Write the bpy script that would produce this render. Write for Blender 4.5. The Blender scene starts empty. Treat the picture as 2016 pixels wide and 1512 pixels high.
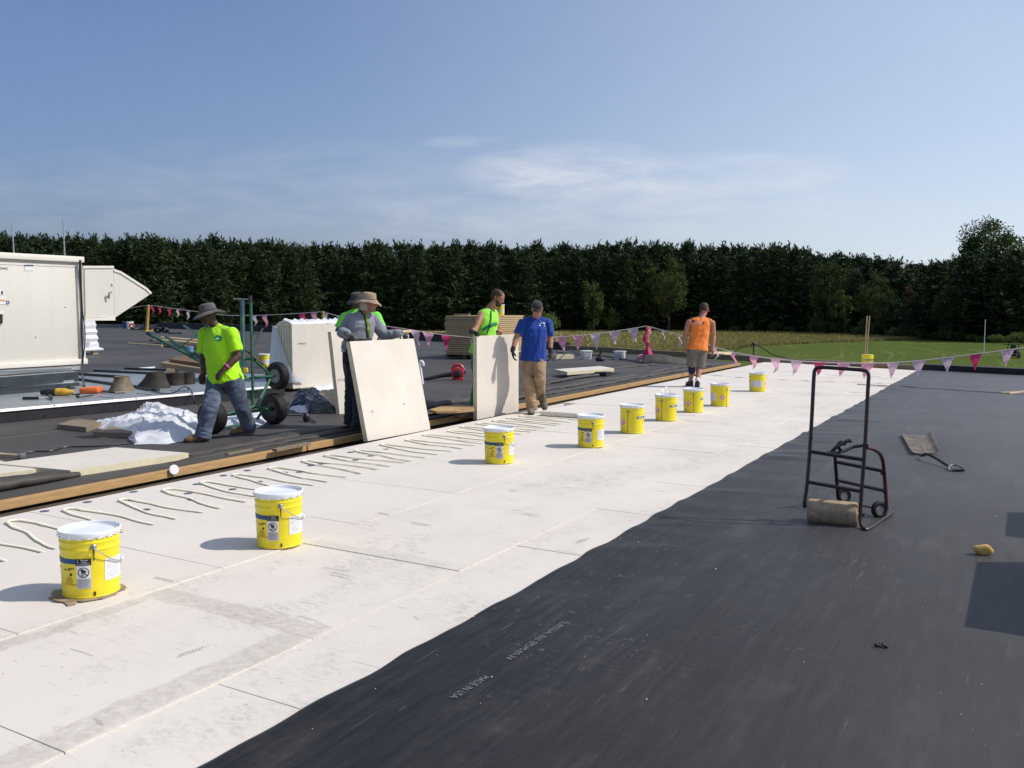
import bpy, bmesh, math, random
from mathutils import Vector, Matrix, noise
from mathutils.bvhtree import BVHTree
PI = math.pi
R_ = math.radians
V = Vector
scene = bpy.context.scene
COL = scene.collection
random.seed(7)

# ------------------------------------------------------------------ camera
F_PX, CX, CY, HZ, CAM_H = 1743.0, 1008.0, 756.0, 608.0, 1.52
PITCH = math.atan((CY - HZ) / F_PX)
YAW = R_(30.2)
cam_data = bpy.data.cameras.new('camera')
cam = bpy.data.objects.new('camera', cam_data)
COL.objects.link(cam)
cam.location = (0, 0, CAM_H)
cam.rotation_euler = (PI / 2 - PITCH, 0, YAW)
cam_data.sensor_width = 36
cam_data.lens = 36 * F_PX / 2016
cam_data.clip_end = 6000
cam_data.clip_start = 0.05
scene.camera = cam

# ------------------------------------------------------------------ sun, sky, exposure
SUN_EL = R_(45)
SUN_H = V((0.875, 0.484, 0)).normalized()          # horizontal direction towards the sun
SUN_DIR = (SUN_H * math.cos(SUN_EL) + V((0, 0, math.sin(SUN_EL)))).normalized()
sun = bpy.data.lights.new('sun', 'SUN')
sun.energy = 4.0
sun.angle = R_(0.5)
sun.color = (1.0, 0.94, 0.86)
sun_o = bpy.data.objects.new('sun', sun)
COL.objects.link(sun_o)
sun_o.location = (20, 10, 40)
sun_o.rotation_euler = SUN_DIR.to_track_quat('Z', 'Y').to_euler()

world = bpy.data.worlds.new('World')
scene.world = world
world.use_nodes = True
wn, wl = world.node_tree.nodes, world.node_tree.links
wn.clear()
sky = wn.new('ShaderNodeTexSky')
sky.sky_type = 'NISHITA'
sky.sun_disc = False
sky.sun_elevation = SUN_EL
sky.sun_rotation = math.atan2(SUN_H.x, SUN_H.y)
sky.altitude = 100
sky.air_density = 0.9
sky.dust_density = 1.6
sky.ozone_density = 6.0
bg = wn.new('ShaderNodeBackground')
bg.inputs['Strength'].default_value = 0.13
wout = wn.new('ShaderNodeOutputWorld')

HAZE_K, HAZE_F, HAZE_C = 6.0, 0.95, (1.75, 2.0, 2.65, 1)
HAZE_S = (6.1, 6.85, 7.25, 1)
VEIL_P, VEIL_F, VEIL_C = 1.5, 0.9, (6.5, 7.2, 8.0, 1)
def px_ray(x, y):
    fw = V((-math.sin(YAW) * math.cos(PITCH), math.cos(YAW) * math.cos(PITCH), -math.sin(PITCH)))
    rt = V((math.cos(YAW), math.sin(YAW), 0))
    up = rt.cross(fw)
    return fw + rt * ((x - CX) / F_PX) - up * ((y - CY) / F_PX)

# thin cirrus: noise on a plane of directions around the place in the sky where the cloud hangs
def wmath(op, a, b=None, clamp=False):
    n = wn.new('ShaderNodeMath'); n.operation = op; n.use_clamp = clamp
    for i, v in enumerate((a, b)):
        if v is None: continue
        if isinstance(v, (int, float)): n.inputs[i].default_value = v
        else: wl.new(v, n.inputs[i])
    return n.outputs[0]
tc = wn.new('ShaderNodeTexCoord')
def wdot(vec):
    n = wn.new('ShaderNodeVectorMath'); n.operation = 'DOT_PRODUCT'
    wl.new(tc.outputs['Generated'], n.inputs[0]); n.inputs[1].default_value = vec
    return n.outputs['Value']
c_f = px_ray(1250, 355).normalized()
c_r = c_f.cross(V((0, 0, 1))).normalized()
c_u = c_r.cross(c_f)
df = wmath('MAXIMUM', wdot(c_f), 0.05)
cu = wmath('DIVIDE', wdot(c_r), df)
cv = wmath('DIVIDE', wdot(c_u), df)
comb = wn.new('ShaderNodeCombineXYZ')
wl.new(cu, comb.inputs[0]); wl.new(cv, comb.inputs[1])
mp = wn.new('ShaderNodeMapping'); wl.new(comb.outputs[0], mp.inputs[0])
mp.inputs['Scale'].default_value = (5.0, 22.0, 1.0)
mp.inputs['Rotation'].default_value = (0, 0, -0.06)
nz = wn.new('ShaderNodeTexNoise'); wl.new(mp.outputs[0], nz.inputs['Vector'])
nz.inputs['Scale'].default_value = 1.6; nz.inputs['Detail'].default_value = 9; nz.inputs['Roughness'].default_value = 0.62
nz.inputs['Distortion'].default_value = 0.35
def ell(u0, v0, a, b):
    du = wmath('DIVIDE', wmath('SUBTRACT', cu, u0), a)
    dv = wmath('DIVIDE', wmath('SUBTRACT', cv, v0), b)
    r = wmath('ADD', wmath('MULTIPLY', du, du), wmath('MULTIPLY', dv, dv))
    return wmath('MAXIMUM', wmath('SUBTRACT', 1.0, r), 0.0)
m1 = ell(-0.075, 0.012, 0.13, 0.034)
m2 = ell(0.10, 0.005, 0.15, 0.026)
m3 = ell(0.0, -0.035, 0.34, 0.04)
m4 = ell(-0.19, 0.045, 0.05, 0.008)
mm = wmath('ADD', wmath('ADD', m1, wmath('MULTIPLY', m2, 0.8)), wmath('ADD', wmath('MULTIPLY', m3, 0.6), wmath('MULTIPLY', m4, 0.6)))
nn = wmath('MULTIPLY', wmath('SUBTRACT', nz.outputs['Fac'], 0.33), 2.6, True)
cfac = wmath('MULTIPLY', wmath('MULTIPLY', mm, nn), 0.80, True)
# faint streaks elsewhere low in the sky
m5 = ell(-0.45, -0.01, 0.55, 0.07)
cf2 = wmath('MULTIPLY', wmath('MULTIPLY', m5, nn), 0.18, True)
cfac = wmath('ADD', cfac, cf2, True)
mixc = wn.new('ShaderNodeMix'); mixc.data_type = 'RGBA'
# low grey haze along the horizon and a bright veil painted into the sky towards the sun
sep = wn.new('ShaderNodeSeparateXYZ'); wl.new(tc.outputs['Generated'], sep.inputs[0])
elev = wmath('MAXIMUM', sep.outputs[2], 0.0)
hz = wmath('MULTIPLY', wmath('POWER', 2.718, wmath('MULTIPLY', elev, -HAZE_K)), HAZE_F, True)
mixh = wn.new('ShaderNodeMix'); mixh.data_type = 'RGBA'
tint = wn.new('ShaderNodeMix'); tint.data_type = 'RGBA'; tint.blend_type = 'MULTIPLY'; tint.inputs[0].default_value = 1.0
wl.new(sky.outputs[0], tint.inputs[6]); tint.inputs[7].default_value = (0.88, 0.885, 0.985, 1)
wl.new(hz, mixh.inputs[0]); wl.new(tint.outputs[2], mixh.inputs[6]); 
wmr = wn.new('ShaderNodeMapRange'); wmr.interpolation_type = 'SMOOTHSTEP'
wmr.inputs['From Min'].default_value = -0.32; wmr.inputs['From Max'].default_value = 0.42
wl.new(wdot(SUN_DIR), wmr.inputs['Value'])
mixq = wn.new('ShaderNodeMix'); mixq.data_type = 'RGBA'; wl.new(wmr.outputs[0], mixq.inputs[0])
mixq.inputs[6].default_value = HAZE_C; mixq.inputs[7].default_value = HAZE_S
wl.new(mixq.outputs[2], mixh.inputs[7])
sd = wmath('MAXIMUM', wdot(SUN_DIR), 0.0)
veil = wmath('MINIMUM', wmath('MULTIPLY', wmath('POWER', sd, VEIL_P), VEIL_F), 0.30)
mixv = wn.new('ShaderNodeMix'); mixv.data_type = 'RGBA'
wl.new(veil, mixv.inputs[0]); wl.new(mixh.outputs[2], mixv.inputs[6]); mixv.inputs[7].default_value = VEIL_C
wl.new(cfac, mixc.inputs[0]); wl.new(mixv.outputs[2], mixc.inputs[6])
mixc.inputs[7].default_value = (5.9, 6.1, 6.6, 1)
wl.new(mixc.outputs[2], bg.inputs['Color'])
wl.new(bg.outputs[0], wout.inputs[0])

vs = scene.view_settings
vs.view_transform = 'Standard'
vs.look = 'None'
vs.exposure = 0.0
vs.gamma = 1.0

# ------------------------------------------------------------------ pixel <-> place helpers
CAM = V((0, 0, CAM_H))
def G(x, y, z=0.0):
    d = px_ray(x, y)
    return CAM + d * ((z - CAM_H) / d.z)
def D(x, y, dep):
    return CAM + px_ray(x, y) * dep
FW = px_ray(CX, CY)
def depth(p):
    return (V(p) - CAM).dot(FW)

# ------------------------------------------------------------------ mesh helpers
def newbm():
    return bmesh.new()
def box(bm, c, s, rot=None, bevel=0.0):
    c, s = V(c), V(s)
    m = Matrix.Translation(c) @ (rot.to_4x4() if rot is not None else Matrix.Identity(4)) @ Matrix.Diagonal((s.x, s.y, s.z, 1))
    r = bmesh.ops.create_cube(bm, size=1.0, matrix=m)
    if bevel > 0:
        es = list({e for v in r['verts'] for e in v.link_edges})
        bmesh.ops.bevel(bm, geom=es, offset=bevel, segments=2, affect='EDGES', profile=0.5)
def frame_for(t, up=None):
    t = t.normalized()
    u = up if up is not None else (V((0, 0, 1)) if abs(t.z) < 0.9 else V((1, 0, 0)))
    a = u.cross(t)
    if a.length < 1e-5: a = V((1, 0, 0)).cross(t)
    a.normalize()
    return a, t.cross(a)
def ring_loft(bm, rings, cap=True):
    vr = [[bm.verts.new(p) for p in r] for r in rings]
    n = len(vr[0])
    for a, b in zip(vr, vr[1:]):
        for i in range(n):
            j = (i + 1) % n
            bm.faces.new((a[i], a[j], b[j], b[i]))
    if cap:
        bm.faces.new(list(reversed(vr[0])))
        bm.faces.new(vr[-1])
def tube(bm, pts, rad, seg=8, asp=1.0, up=None, cap=True):
    pts = [V(p) for p in pts]
    n = len(pts)
    if not isinstance(rad, (list, tuple)): rad = [rad] * n
    rings = []
    a0 = None
    for i, p in enumerate(pts):
        t = (pts[min(i + 1, n - 1)] - pts[max(i - 1, 0)])
        if t.length < 1e-9: t = V((0, 0, 1))
        if up is not None or a0 is None:
            a, b = frame_for(t, up)
        else:
            t = t.normalized()
            a = (a0 - t * a0.dot(t)); 
            if a.length < 1e-6: a, b = frame_for(t)
            a.normalize(); b = t.cross(a)
        a0 = a
        rings.append([p + a * (rad[i] * math.cos(2 * PI * k / seg)) + b * (rad[i] * asp * math.sin(2 * PI * k / seg)) for k in range(seg)])
    ring_loft(bm, rings, cap)
def lathe(bm, prof, seg=32, c=(0, 0, 0), axis=None, cap=True):
    c = V(c)
    if axis is None: a, b, t = V((1, 0, 0)), V((0, 1, 0)), V((0, 0, 1))
    else:
        t = V(axis).normalized(); a, b = frame_for(t)
    rings = []
    for r, z in prof:
        rings.append([c + t * z + a * (r * math.cos(2 * PI * k / seg)) + b * (r * math.sin(2 * PI * k / seg)) for k in range(seg)])
    ring_loft(bm, rings, cap)
def torus(bm, c, axis, R, r, seg=28, rs=10):
    c = V(c); t = V(axis).normalized(); a, b = frame_for(t)
    rows = []
    for i in range(seg):
        u = a * math.cos(2 * PI * i / seg) + b * math.sin(2 * PI * i / seg)
        rows.append([bm.verts.new(c + u * (R + r * math.cos(2 * PI * k / rs)) + t * (r * math.sin(2 * PI * k / rs))) for k in range(rs)])
    for i in range(seg):
        for k in range(rs):
            bm.faces.new((rows[i][k], rows[(i + 1) % seg][k], rows[(i + 1) % seg][(k + 1) % rs], rows[i][(k + 1) % rs]))
def ellipsoid(bm, c, rx, ry, rz, M=None, u=14, v=9):
    m = Matrix.Translation(V(c)) @ (M.to_4x4() if M is not None else Matrix.Identity(4)) @ Matrix.Diagonal((rx, ry, rz, 1))
    bmesh.ops.create_uvsphere(bm, u_segments=u, v_segments=v, radius=1.0, matrix=m)
def poly_prism(bm, pts, off):
    """closed polygon of 3D points extruded by vector off"""
    off = V(off)
    a = [bm.verts.new(V(p)) for p in pts]
    b = [bm.verts.new(V(p) + off) for p in pts]
    n = len(a)
    bm.faces.new(a); bm.faces.new(list(reversed(b)))
    for i in range(n):
        j = (i + 1) % n
        bm.faces.new((a[j], a[i], b[i], b[j]))
def hexa(bm, p):
    """box from eight corner points: 0-3 bottom loop, 4-7 top loop"""
    v = [bm.verts.new(V(q)) for q in p]
    for f in ((3, 2, 1, 0), (4, 5, 6, 7), (0, 1, 5, 4), (1, 2, 6, 5), (2, 3, 7, 6), (3, 0, 4, 7)):
        bm.faces.new([v[i] for i in f])
def slab(bm, o, a, b, c):
    """parallelepiped with corner o and edges a, b, c"""
    o, a, b, c = V(o), V(a), V(b), V(c)
    hexa(bm, [o, o + a, o + a + b, o + b, o + c, o + a + c, o + a + b + c, o + b + c])

def root_loc(o):
    while o.parent: o = o.parent
    return o.location.copy()
def finish(bm, mats, name, parent=None, smooth=35, shift=True):
    bmesh.ops.recalc_face_normals(bm, faces=bm.faces)
    me = bpy.data.meshes.new(name)
    if parent is not None and shift:
        bmesh.ops.translate(bm, verts=bm.verts, vec=-root_loc(parent))
    bm.to_mesh(me); bm.free()
    for m in (mats if isinstance(mats, (list, tuple)) else [mats]): me.materials.append(m)
    if smooth:
        me.polygons.foreach_set('use_smooth', [True] * len(me.polygons))
        me.set_sharp_from_angle(angle=R_(smooth))
    o = bpy.data.objects.new(name, me)
    COL.objects.link(o)
    if parent is not None: o.parent = parent
    return o
def mesh_obj(me, mats, name, parent=None, smooth=True, shift=True):
    if parent is not None and shift:
        me.transform(Matrix.Translation(-root_loc(parent)))
    me.materials.clear()
    for m in (mats if isinstance(mats, (list, tuple)) else [mats]): me.materials.append(m)
    if smooth: me.polygons.foreach_set('use_smooth', [True] * len(me.polygons))
    me.name = name
    o = bpy.data.objects.new(name, me)
    COL.objects.link(o)
    if parent is not None: o.parent = parent
    return o
def tag(o, label, cat, group=None):
    o['label'] = label; o['category'] = cat
    if group: o['group'] = group
    return o
def thing(name, label, cat, loc=(0, 0, 0), group=None, rz=0.0):
    o = bpy.data.objects.new(name, None); COL.objects.link(o)
    o.location = V(loc); o.rotation_euler = (0, 0, rz); o.empty_display_size = 0.1
    return tag(o, label, cat, group)
def single(bm, mats, name, label, cat, loc, group=None, smooth=35):
    """a thing that is one mesh, its origin at loc"""
    bmesh.ops.translate(bm, verts=bm.verts, vec=-V(loc))
    o = finish(bm, mats, name, None, smooth)
    o.location = V(loc)
    return tag(o, label, cat, group)
def structure(o, kind='structure'):
    o['kind'] = kind
    return o
def copy_tree(o, parent=None):
    c = o.copy(); COL.objects.link(c); c.parent = parent
    for ch in list(o.children): copy_tree(ch, c)
    return c

# ------------------------------------------------------------------ materials
def mat(name, col, rough=0.6, spec=0.5, var=0.12, vscale=6.0, bump=0.0, bscale=40.0, metal=0.0, col2=None, trans=0.0, stretch=None, sheen=0.0, coat=0.0):
    m = bpy.data.materials.new(name); m.use_nodes = True
    n, l = m.node_tree.nodes, m.node_tree.links
    b = n['Principled BSDF']
    b.inputs['Roughness'].default_value = rough
    b.inputs['Specular IOR Level'].default_value = spec
    b.inputs['Metallic'].default_value = metal
    if sheen: b.inputs['Sheen Weight'].default_value = sheen
    if coat: b.inputs['Coat Weight'].default_value = coat
    t = n.new('ShaderNodeTexCoord')
    src = t.outputs['Object']
    if stretch:
        mpn = n.new('ShaderNodeMapping'); mpn.inputs['Scale'].default_value = stretch
        l.new(src, mpn.inputs[0]); src = mpn.outputs[0]
    nz = n.new('ShaderNodeTexNoise'); nz.inputs['Scale'].default_value = vscale; nz.inputs['Detail'].default_value = 6
    nz.inputs['Roughness'].default_value = 0.6
    l.new(src, nz.inputs['Vector'])
    rp = n.new('ShaderNodeValToRGB')
    c = col
    a = tuple(max(0, x * (1 - 2 * var)) for x in c) if col2 is None else col2
    d = tuple(min(1, x * (1 + var)) for x in c)
    rp.color_ramp.elements[0].position = 0.3; rp.color_ramp.elements[0].color = (*a, 1)
    rp.color_ramp.elements[1].position = 0.68; rp.color_ramp.elements[1].color = (*d, 1)
    l.new(nz.outputs['Fac'], rp.inputs[0]); l.new(rp.outputs[0], b.inputs['Base Color'])
    if bump:
        nb = n.new('ShaderNodeTexNoise'); nb.inputs['Scale'].default_value = bscale; nb.inputs['Detail'].default_value = 4
        l.new(src, nb.inputs['Vector'])
        bp = n.new('ShaderNodeBump'); bp.inputs['Strength'].default_value = bump; bp.inputs['Distance'].default_value = 0.02
        l.new(nb.outputs['Fac'], bp.inputs['Height']); l.new(bp.outputs[0], b.inputs['Normal'])
    if trans:
        b.inputs['Transmission Weight'].default_value = 0.0
        tr = n.new('ShaderNodeBsdfTranslucent'); l.new(rp.outputs[0], tr.inputs[0])
        mx = n.new('ShaderNodeMixShader'); mx.inputs[0].default_value = trans
        l.new(b.outputs[0], mx.inputs[1]); l.new(tr.outputs[0], mx.inputs[2])
        l.new(mx.outputs[0], n['Material Output'].inputs['Surface'])
    return m

class NB:
    """small node-building helper for the larger surface materials"""
    def __init__(s, name):
        s.m = bpy.data.materials.new(name); s.m.use_nodes = True
        s.n, s.l = s.m.node_tree.nodes, s.m.node_tree.links
        s.b = s.n['Principled BSDF']
        s.obj = s.n.new('ShaderNodeTexCoord').outputs['Object']
    def mapping(s, scale=(1, 1, 1), rot=(0, 0, 0), loc=(0, 0, 0)):
        q = s.n.new('ShaderNodeMapping'); q.inputs['Scale'].default_value = scale; q.inputs['Rotation'].default_value = rot; q.inputs['Location'].default_value = loc
        s.l.new(s.obj, q.inputs[0]); return q.outputs[0]
    def noise(s, scale, detail=6, rough=0.6, vec=None, dist=0.0):
        q = s.n.new('ShaderNodeTexNoise'); q.inputs['Scale'].default_value = scale; q.inputs['Detail'].default_value = detail
        q.inputs['Roughness'].default_value = rough; q.inputs['Distortion'].default_value = dist
        s.l.new(vec if vec is not None else s.obj, q.inputs['Vector']); return q.outputs['Fac']
    def math(s, op, a, b=0.0, clamp=False):
        q = s.n.new('ShaderNodeMath'); q.operation = op; q.use_clamp = clamp
        for i, v in enumerate((a, b)):
            if isinstance(v, (int, float)): q.inputs[i].default_value = v
            else: s.l.new(v, q.inputs[i])
        return q.outputs[0]
    def band(s, val, lo, hi, soft=0.01):
        """1 where lo < val < hi"""
        q = s.n.new('ShaderNodeMapRange'); q.inputs['From Min'].default_value = lo - soft; q.inputs['From Max'].default_value = lo + soft
        s.l.new(val, q.inputs['Value'])
        r = s.n.new('ShaderNodeMapRange'); r.inputs['From Min'].default_value = hi - soft; r.inputs['From Max'].default_value = hi + soft
        s.l.new(val, r.inputs['Value'])
        return s.math('SUBTRACT', q.outputs[0], r.outputs[0], True)
    def step(s, val, lo, hi):
        q = s.n.new('ShaderNodeMapRange'); q.inputs['From Min'].default_value = lo; q.inputs['From Max'].default_value = hi
        s.l.new(val, q.inputs['Value']); return q.outputs[0]
    def xyz(s):
        q = s.n.new('ShaderNodeSeparateXYZ'); s.l.new(s.obj, q.inputs[0]); return q.outputs
    def mix(s, fac, a, b):
        q = s.n.new('ShaderNodeMix'); q.data_type = 'RGBA'
        if isinstance(fac, (int, float)): q.inputs[0].default_value = fac
        else: s.l.new(fac, q.inputs[0])
        for i, v in ((6, a), (7, b)):
            if isinstance(v, tuple): q.inputs[i].default_value = (*v, 1)
            else: s.l.new(v, q.inputs[i])
        return q.outputs[2]
    def bump(s, h, strength, dist=0.02):
        q = s.n.new('ShaderNodeBump'); q.inputs['Strength'].default_value = strength; q.inputs['Distance'].default_value = dist
        s.l.new(h, q.inputs['Height']); s.l.new(q.outputs[0], s.b.inputs['Normal'])
    def color(s, c): s.l.new(c, s.b.inputs['Base Color'])
    def rough(s, v):
        if isinstance(v, (int, float)): s.b.inputs['Roughness'].default_value = v
        else: s.l.new(v, s.b.inputs['Roughness'])

# white facer of the insulation boards, dirty with foot traffic
k = NB('board_facer')
x, y, z = k.xyz()
base = k.mix(k.step(k.noise(0.9, 4), 0.3, 0.7), (0.635, 0.583, 0.515), (0.70, 0.645, 0.575))
grime = k.step(k.noise(1.6, 8, 0.7, k.mapping((1.0, 0.7, 1), (0, 0, 0.5))), 0.47, 0.72)
fine = k.step(k.noise(26, 8, 0.8, k.mapping((0.6, 1.3, 1), (0, 0, 0.7))), 0.44, 0.72)
walk = k.band(x, -4.06, -1.0, 0.08)
gf = k.math('MULTIPLY', k.math('MULTIPLY', grime, fine), k.math('ADD', k.math('MULTIPLY', walk, 0.95), 0.22), True)
c1 = k.mix(gf, base, (0.26, 0.23, 0.19))
# scuffs: thin dark strokes
sc = k.step(k.noise(7, 3, 0.5, k.mapping((0.5, 3.5, 1), (0, 0, -0.35)), 1.2), 0.66, 0.72)
c1 = k.mix(k.math('MULTIPLY', sc, k.math('ADD', k.math('MULTIPLY', walk, 0.4), 0.06)), c1, (0.22, 0.2, 0.17))
sp = k.step(k.noise(34, 2, 0.5), 0.735, 0.76)
c1 = k.mix(k.math('MULTIPLY', k.math('MULTIPLY', sp, 0.75), walk), c1, (0.12, 0.11, 0.10))
# grey residue bands along some joints
rag = k.math('MULTIPLY', k.math('SUBTRACT', k.noise(4.0, 5, 0.6), 0.5), 0.16)
xr, yr = k.math('ADD', x, rag), k.math('ADD', y, rag)
b1 = k.math('MULTIPLY', k.band(xr, -2.97, -2.80, 0.012), k.band(y, 1.2, 2.96, 0.05))
b2 = k.math('MULTIPLY', k.band(xr, -3.99, -3.90, 0.012), k.band(y, 1.7, 2.95, 0.05))
b3 = k.math('MULTIPLY', k.band(yr, 2.97, 3.13, 0.012), k.band(x, -4.0, -2.82, 0.02))
b4 = k.math('MULTIPLY', k.math('MULTIPLY', k.band(yr, 4.18, 4.30, 0.03), k.band(x, -4.0, -2.9, 0.05)), 0.6)
bb = k.math('ADD', k.math('ADD', b1, b2), k.math('ADD', b3, b4), True)
streak = k.step(k.noise(22, 4, 0.7, k.mapping((1, 1, 1), (0, 0, 0.3))), 0.25, 0.65)
c1 = k.mix(k.math('MULTIPLY', k.math('MULTIPLY', bb, streak), 0.50), c1, (0.35, 0.31, 0.265))
k.color(c1); k.rough(0.75); k.b.inputs['Specular IOR Level'].default_value = 0.25
k.bump(k.noise(60, 4), 0.12, 0.004)
M_FACER = k.m

M_FOAM = mat('foam_core', (0.76, 0.72, 0.62), 0.85, 0.2, 0.06, 30, 0.3, 200)
M_BOARDFACE = mat('clean_facer', (0.64, 0.59, 0.51), 0.75, 0.25, 0.04, 2.0, 0.06, 60)
M_BOARDEDGE = mat('board_edge', (0.66, 0.60, 0.42), 0.85, 0.2, 0.06, 14)

# new black rubber membrane: dull, dusty, scuffed lengthwise
k = NB('rubber_membrane')
x, y, z = k.xyz()
tone = k.step(k.noise(0.5, 6, 0.6), 0.3, 0.7)
dust_and_sheen = k.math('ADD', k.step(k.math('ADD', x, k.math('MULTIPLY', k.math('SUBTRACT', k.noise(0.6, 5, 0.6), 0.5), 1.6)), -2.0, -0.2), 0.0)  # dustier to the right; the sun's sheen there is painted in too
base = k.mix(dust_and_sheen, k.mix(tone, (0.007, 0.0075, 0.0085), (0.012, 0.012, 0.0135)), k.mix(tone, (0.036, 0.034, 0.033), (0.050, 0.047, 0.044)))
dust = k.step(k.noise(3.0, 9, 0.72, k.mapping((1.6, 0.35, 1), (0, 0, 0.06))), 0.50, 0.80)
dust2 = k.step(k.noise(1.1, 5, 0.6), 0.40, 0.75)
c1 = k.mix(k.math('MULTIPLY', k.math('MULTIPLY', dust, dust2), 0.85), base, (0.135, 0.125, 0.11))
fs = k.step(k.noise(5.0, 9, 0.8, k.mapping((5.0, 0.30, 1), (0, 0, 0.05))), 0.42, 0.75)
c1 = k.mix(k.math('MULTIPLY', fs, 0.22), c1, (0.11, 0.105, 0.10))
fs2 = k.step(k.noise(7.0, 8, 0.8, k.mapping((0.35, 4.0, 1), (0, 0, -0.12))), 0.52, 0.80)
c1 = k.mix(k.math('MULTIPLY', k.math('MULTIPLY', fs2, dust2), 0.28), c1, (0.14, 0.13, 0.12))
sc = k.step(k.noise(8, 4, 0.6, k.mapping((3.0, 0.28, 1), (0, 0, 0.10)), 0.8), 0.66, 0.74)
c1 = k.mix(k.math('MULTIPLY', sc, 0.30), c1, (0.22, 0.21, 0.20))
sc2 = k.step(k.noise(26, 5, 0.8, k.mapping((1, 0.7, 1), (0, 0, 0.8))), 0.60, 0.74)
near = k.step(k.noise(0.7, 2), 0.47, 0.62)
c1 = k.mix(k.math('MULTIPLY', k.math('MULTIPLY', sc2, near), 0.60), c1, (0.30, 0.285, 0.26))
crs = k.band(k.math('ADD', x, k.math('MULTIPLY', k.math('SUBTRACT', k.noise(1.5, 4), 0.5), 0.12)), -1.62, -1.55, 0.04)
c1 = k.mix(k.math('MULTIPLY', k.math('MULTIPLY', crs, k.step(k.noise(3.0, 5, 0.7), 0.4, 0.7)), 0.13), c1, (0.25, 0.24, 0.22))
k.color(c1)
k.rough(k.math('ADD', k.math('MULTIPLY', k.noise(2.2, 5, 0.6, k.mapping((1.5, 0.4, 1))), 0.20), 0.50))
k.b.inputs['Specular IOR Level'].default_value = 0.25
k.b.inputs['Sheen Weight'].default_value = 0.42; k.b.inputs['Sheen Roughness'].default_value = 0.24; k.b.inputs['Sheen Tint'].default_value = (1.0, 0.94, 0.88, 1)
k.bump(k.math('ADD', k.noise(2.5, 5, 0.55, k.mapping((1.4, 0.5, 1))), k.math('MULTIPLY', k.noise(90, 2), 0.05)), 0.22, 0.015)
M_EPDM = k.m

# weathered grey-black membrane of the old roof, with lap seams
k = NB('old_membrane')
x, y, z = k.xyz()
tone = k.step(k.noise(0.35, 7, 0.65), 0.3, 0.72)
base = k.mix(tone, (0.042, 0.040, 0.039), (0.095, 0.090, 0.085))
brown = k.step(k.noise(0.8, 6, 0.7, k.mapping((1, 0.5, 1))), 0.52, 0.78)
nearf = k.band(x, -12.0, -7.0, 0.8)
c1 = k.mix(k.math('MULTIPLY', k.math('MULTIPLY', brown, nearf), 0.75), base, (0.095, 0.072, 0.050))
pal = k.step(k.noise(2.4, 6, 0.7), 0.62, 0.80)
c1 = k.mix(k.math('MULTIPLY', pal, 0.35), c1, (0.16, 0.145, 0.125))
fr = k.math('FRACT', k.math('DIVIDE', k.math('ADD', x, k.math('MULTIPLY', k.noise(0.3, 2), 0.12)), 3.05))
lap = k.band(fr, 0.485, 0.515, 0.008)
c1 = k.mix(k.math('MULTIPLY', lap, 0.5), c1, (0.018, 0.018, 0.02))
lapb = k.band(fr, 0.518, 0.535, 0.006)
c1 = k.mix(k.math('MULTIPLY', lapb, 0.35), c1, (0.20, 0.19, 0.18))
k.color(c1); k.rough(0.68); k.b.inputs['Specular IOR Level'].default_value = 0.2
k.bump(k.noise(3.5, 6), 0.3, 0.02)
M_OLD = k.m

# torn-up substrate in the trench
k = NB('substrate')
c1 = k.mix(k.step(k.noise(3, 7, 0.7, k.mapping((2, 0.5, 1))), 0.35, 0.7), (0.035, 0.028, 0.022), (0.14, 0.10, 0.065))
k.color(c1); k.rough(0.9); k.bump(k.noise(18, 5), 0.5, 0.02)
M_SUB = k.m

def wood(name, c_lo, c_hi, axis_scale):
    k = NB(name)
    g = k.noise(9, 6, 0.65, k.mapping(axis_scale), 0.6)
    c1 = k.mix(k.step(g, 0.3, 0.7), c_lo, c_hi)
    st = k.step(k.noise(1.3, 5, 0.6), 0.55, 0.8)
    c1 = k.mix(k.math('MULTIPLY', st, 0.75), c1, tuple(v * 0.30 for v in c_lo))
    k.color(c1); k.rough(0.7); k.b.inputs['Specular IOR Level'].default_value = 0.3
    k.bump(g, 0.2, 0.006)
    return k.m
M_NAILER = wood('pine_nailer', (0.33, 0.20, 0.085), (0.54, 0.345, 0.155), (9, 0.6, 9))
M_WOOD_NEW = wood('new_lumber', (0.62, 0.45, 0.24), (0.74, 0.58, 0.36), (1.0, 8, 8))
M_WOOD_GREY = wood('weathered_lumber', (0.16, 0.125, 0.085), (0.27, 0.215, 0.15), (8, 0.8, 8))
M_WOOD_DARK = wood('dark_plywood', (0.10, 0.06, 0.035), (0.19, 0.12, 0.07), (1.2, 5, 5))
M_FIBRE = wood('fibreboard', (0.38, 0.265, 0.13), (0.58, 0.43, 0.235), (0.6, 0.6, 14))
M_BLACKTUBE = mat('black_paint', (0.012, 0.010, 0.012), 0.38, 0.5, 0.3, 30, 0.15, 90, col2=(0.035, 0.012, 0.012))
M_REDBLACK = mat('worn_maroon_paint', (0.085, 0.016, 0.018), 0.4, 0.5, 0.3, 25, 0.1, 80, col2=(0.012, 0.010, 0.011))
M_RUBBER = mat('tyre_rubber', (0.018, 0.018, 0.018), 0.65, 0.35, 0.2, 20, 0.1, 80)
M_GALV = mat('galvanised', (0.42, 0.43, 0.44), 0.42, 0.5, 0.1, 9, metal=0.7)
M_STEEL = mat('dull_steel', (0.30, 0.30, 0.31), 0.45, 0.5, 0.2, 30, metal=0.6)
M_PLATE = mat('plate_steel', (0.16, 0.18, 0.24), 0.35, 0.5, 0.2, 60, metal=0.5)
M_WHITE = mat('white_paint', (0.78, 0.80, 0.82), 0.4, 0.5, 0.04, 12)
M_PLASTICW = mat('white_plastic', (0.76, 0.77, 0.78), 0.35, 0.5, 0.03, 8)
M_BLACK = mat('black_plastic', (0.016, 0.016, 0.018), 0.45, 0.5, 0.15, 20)
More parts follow.
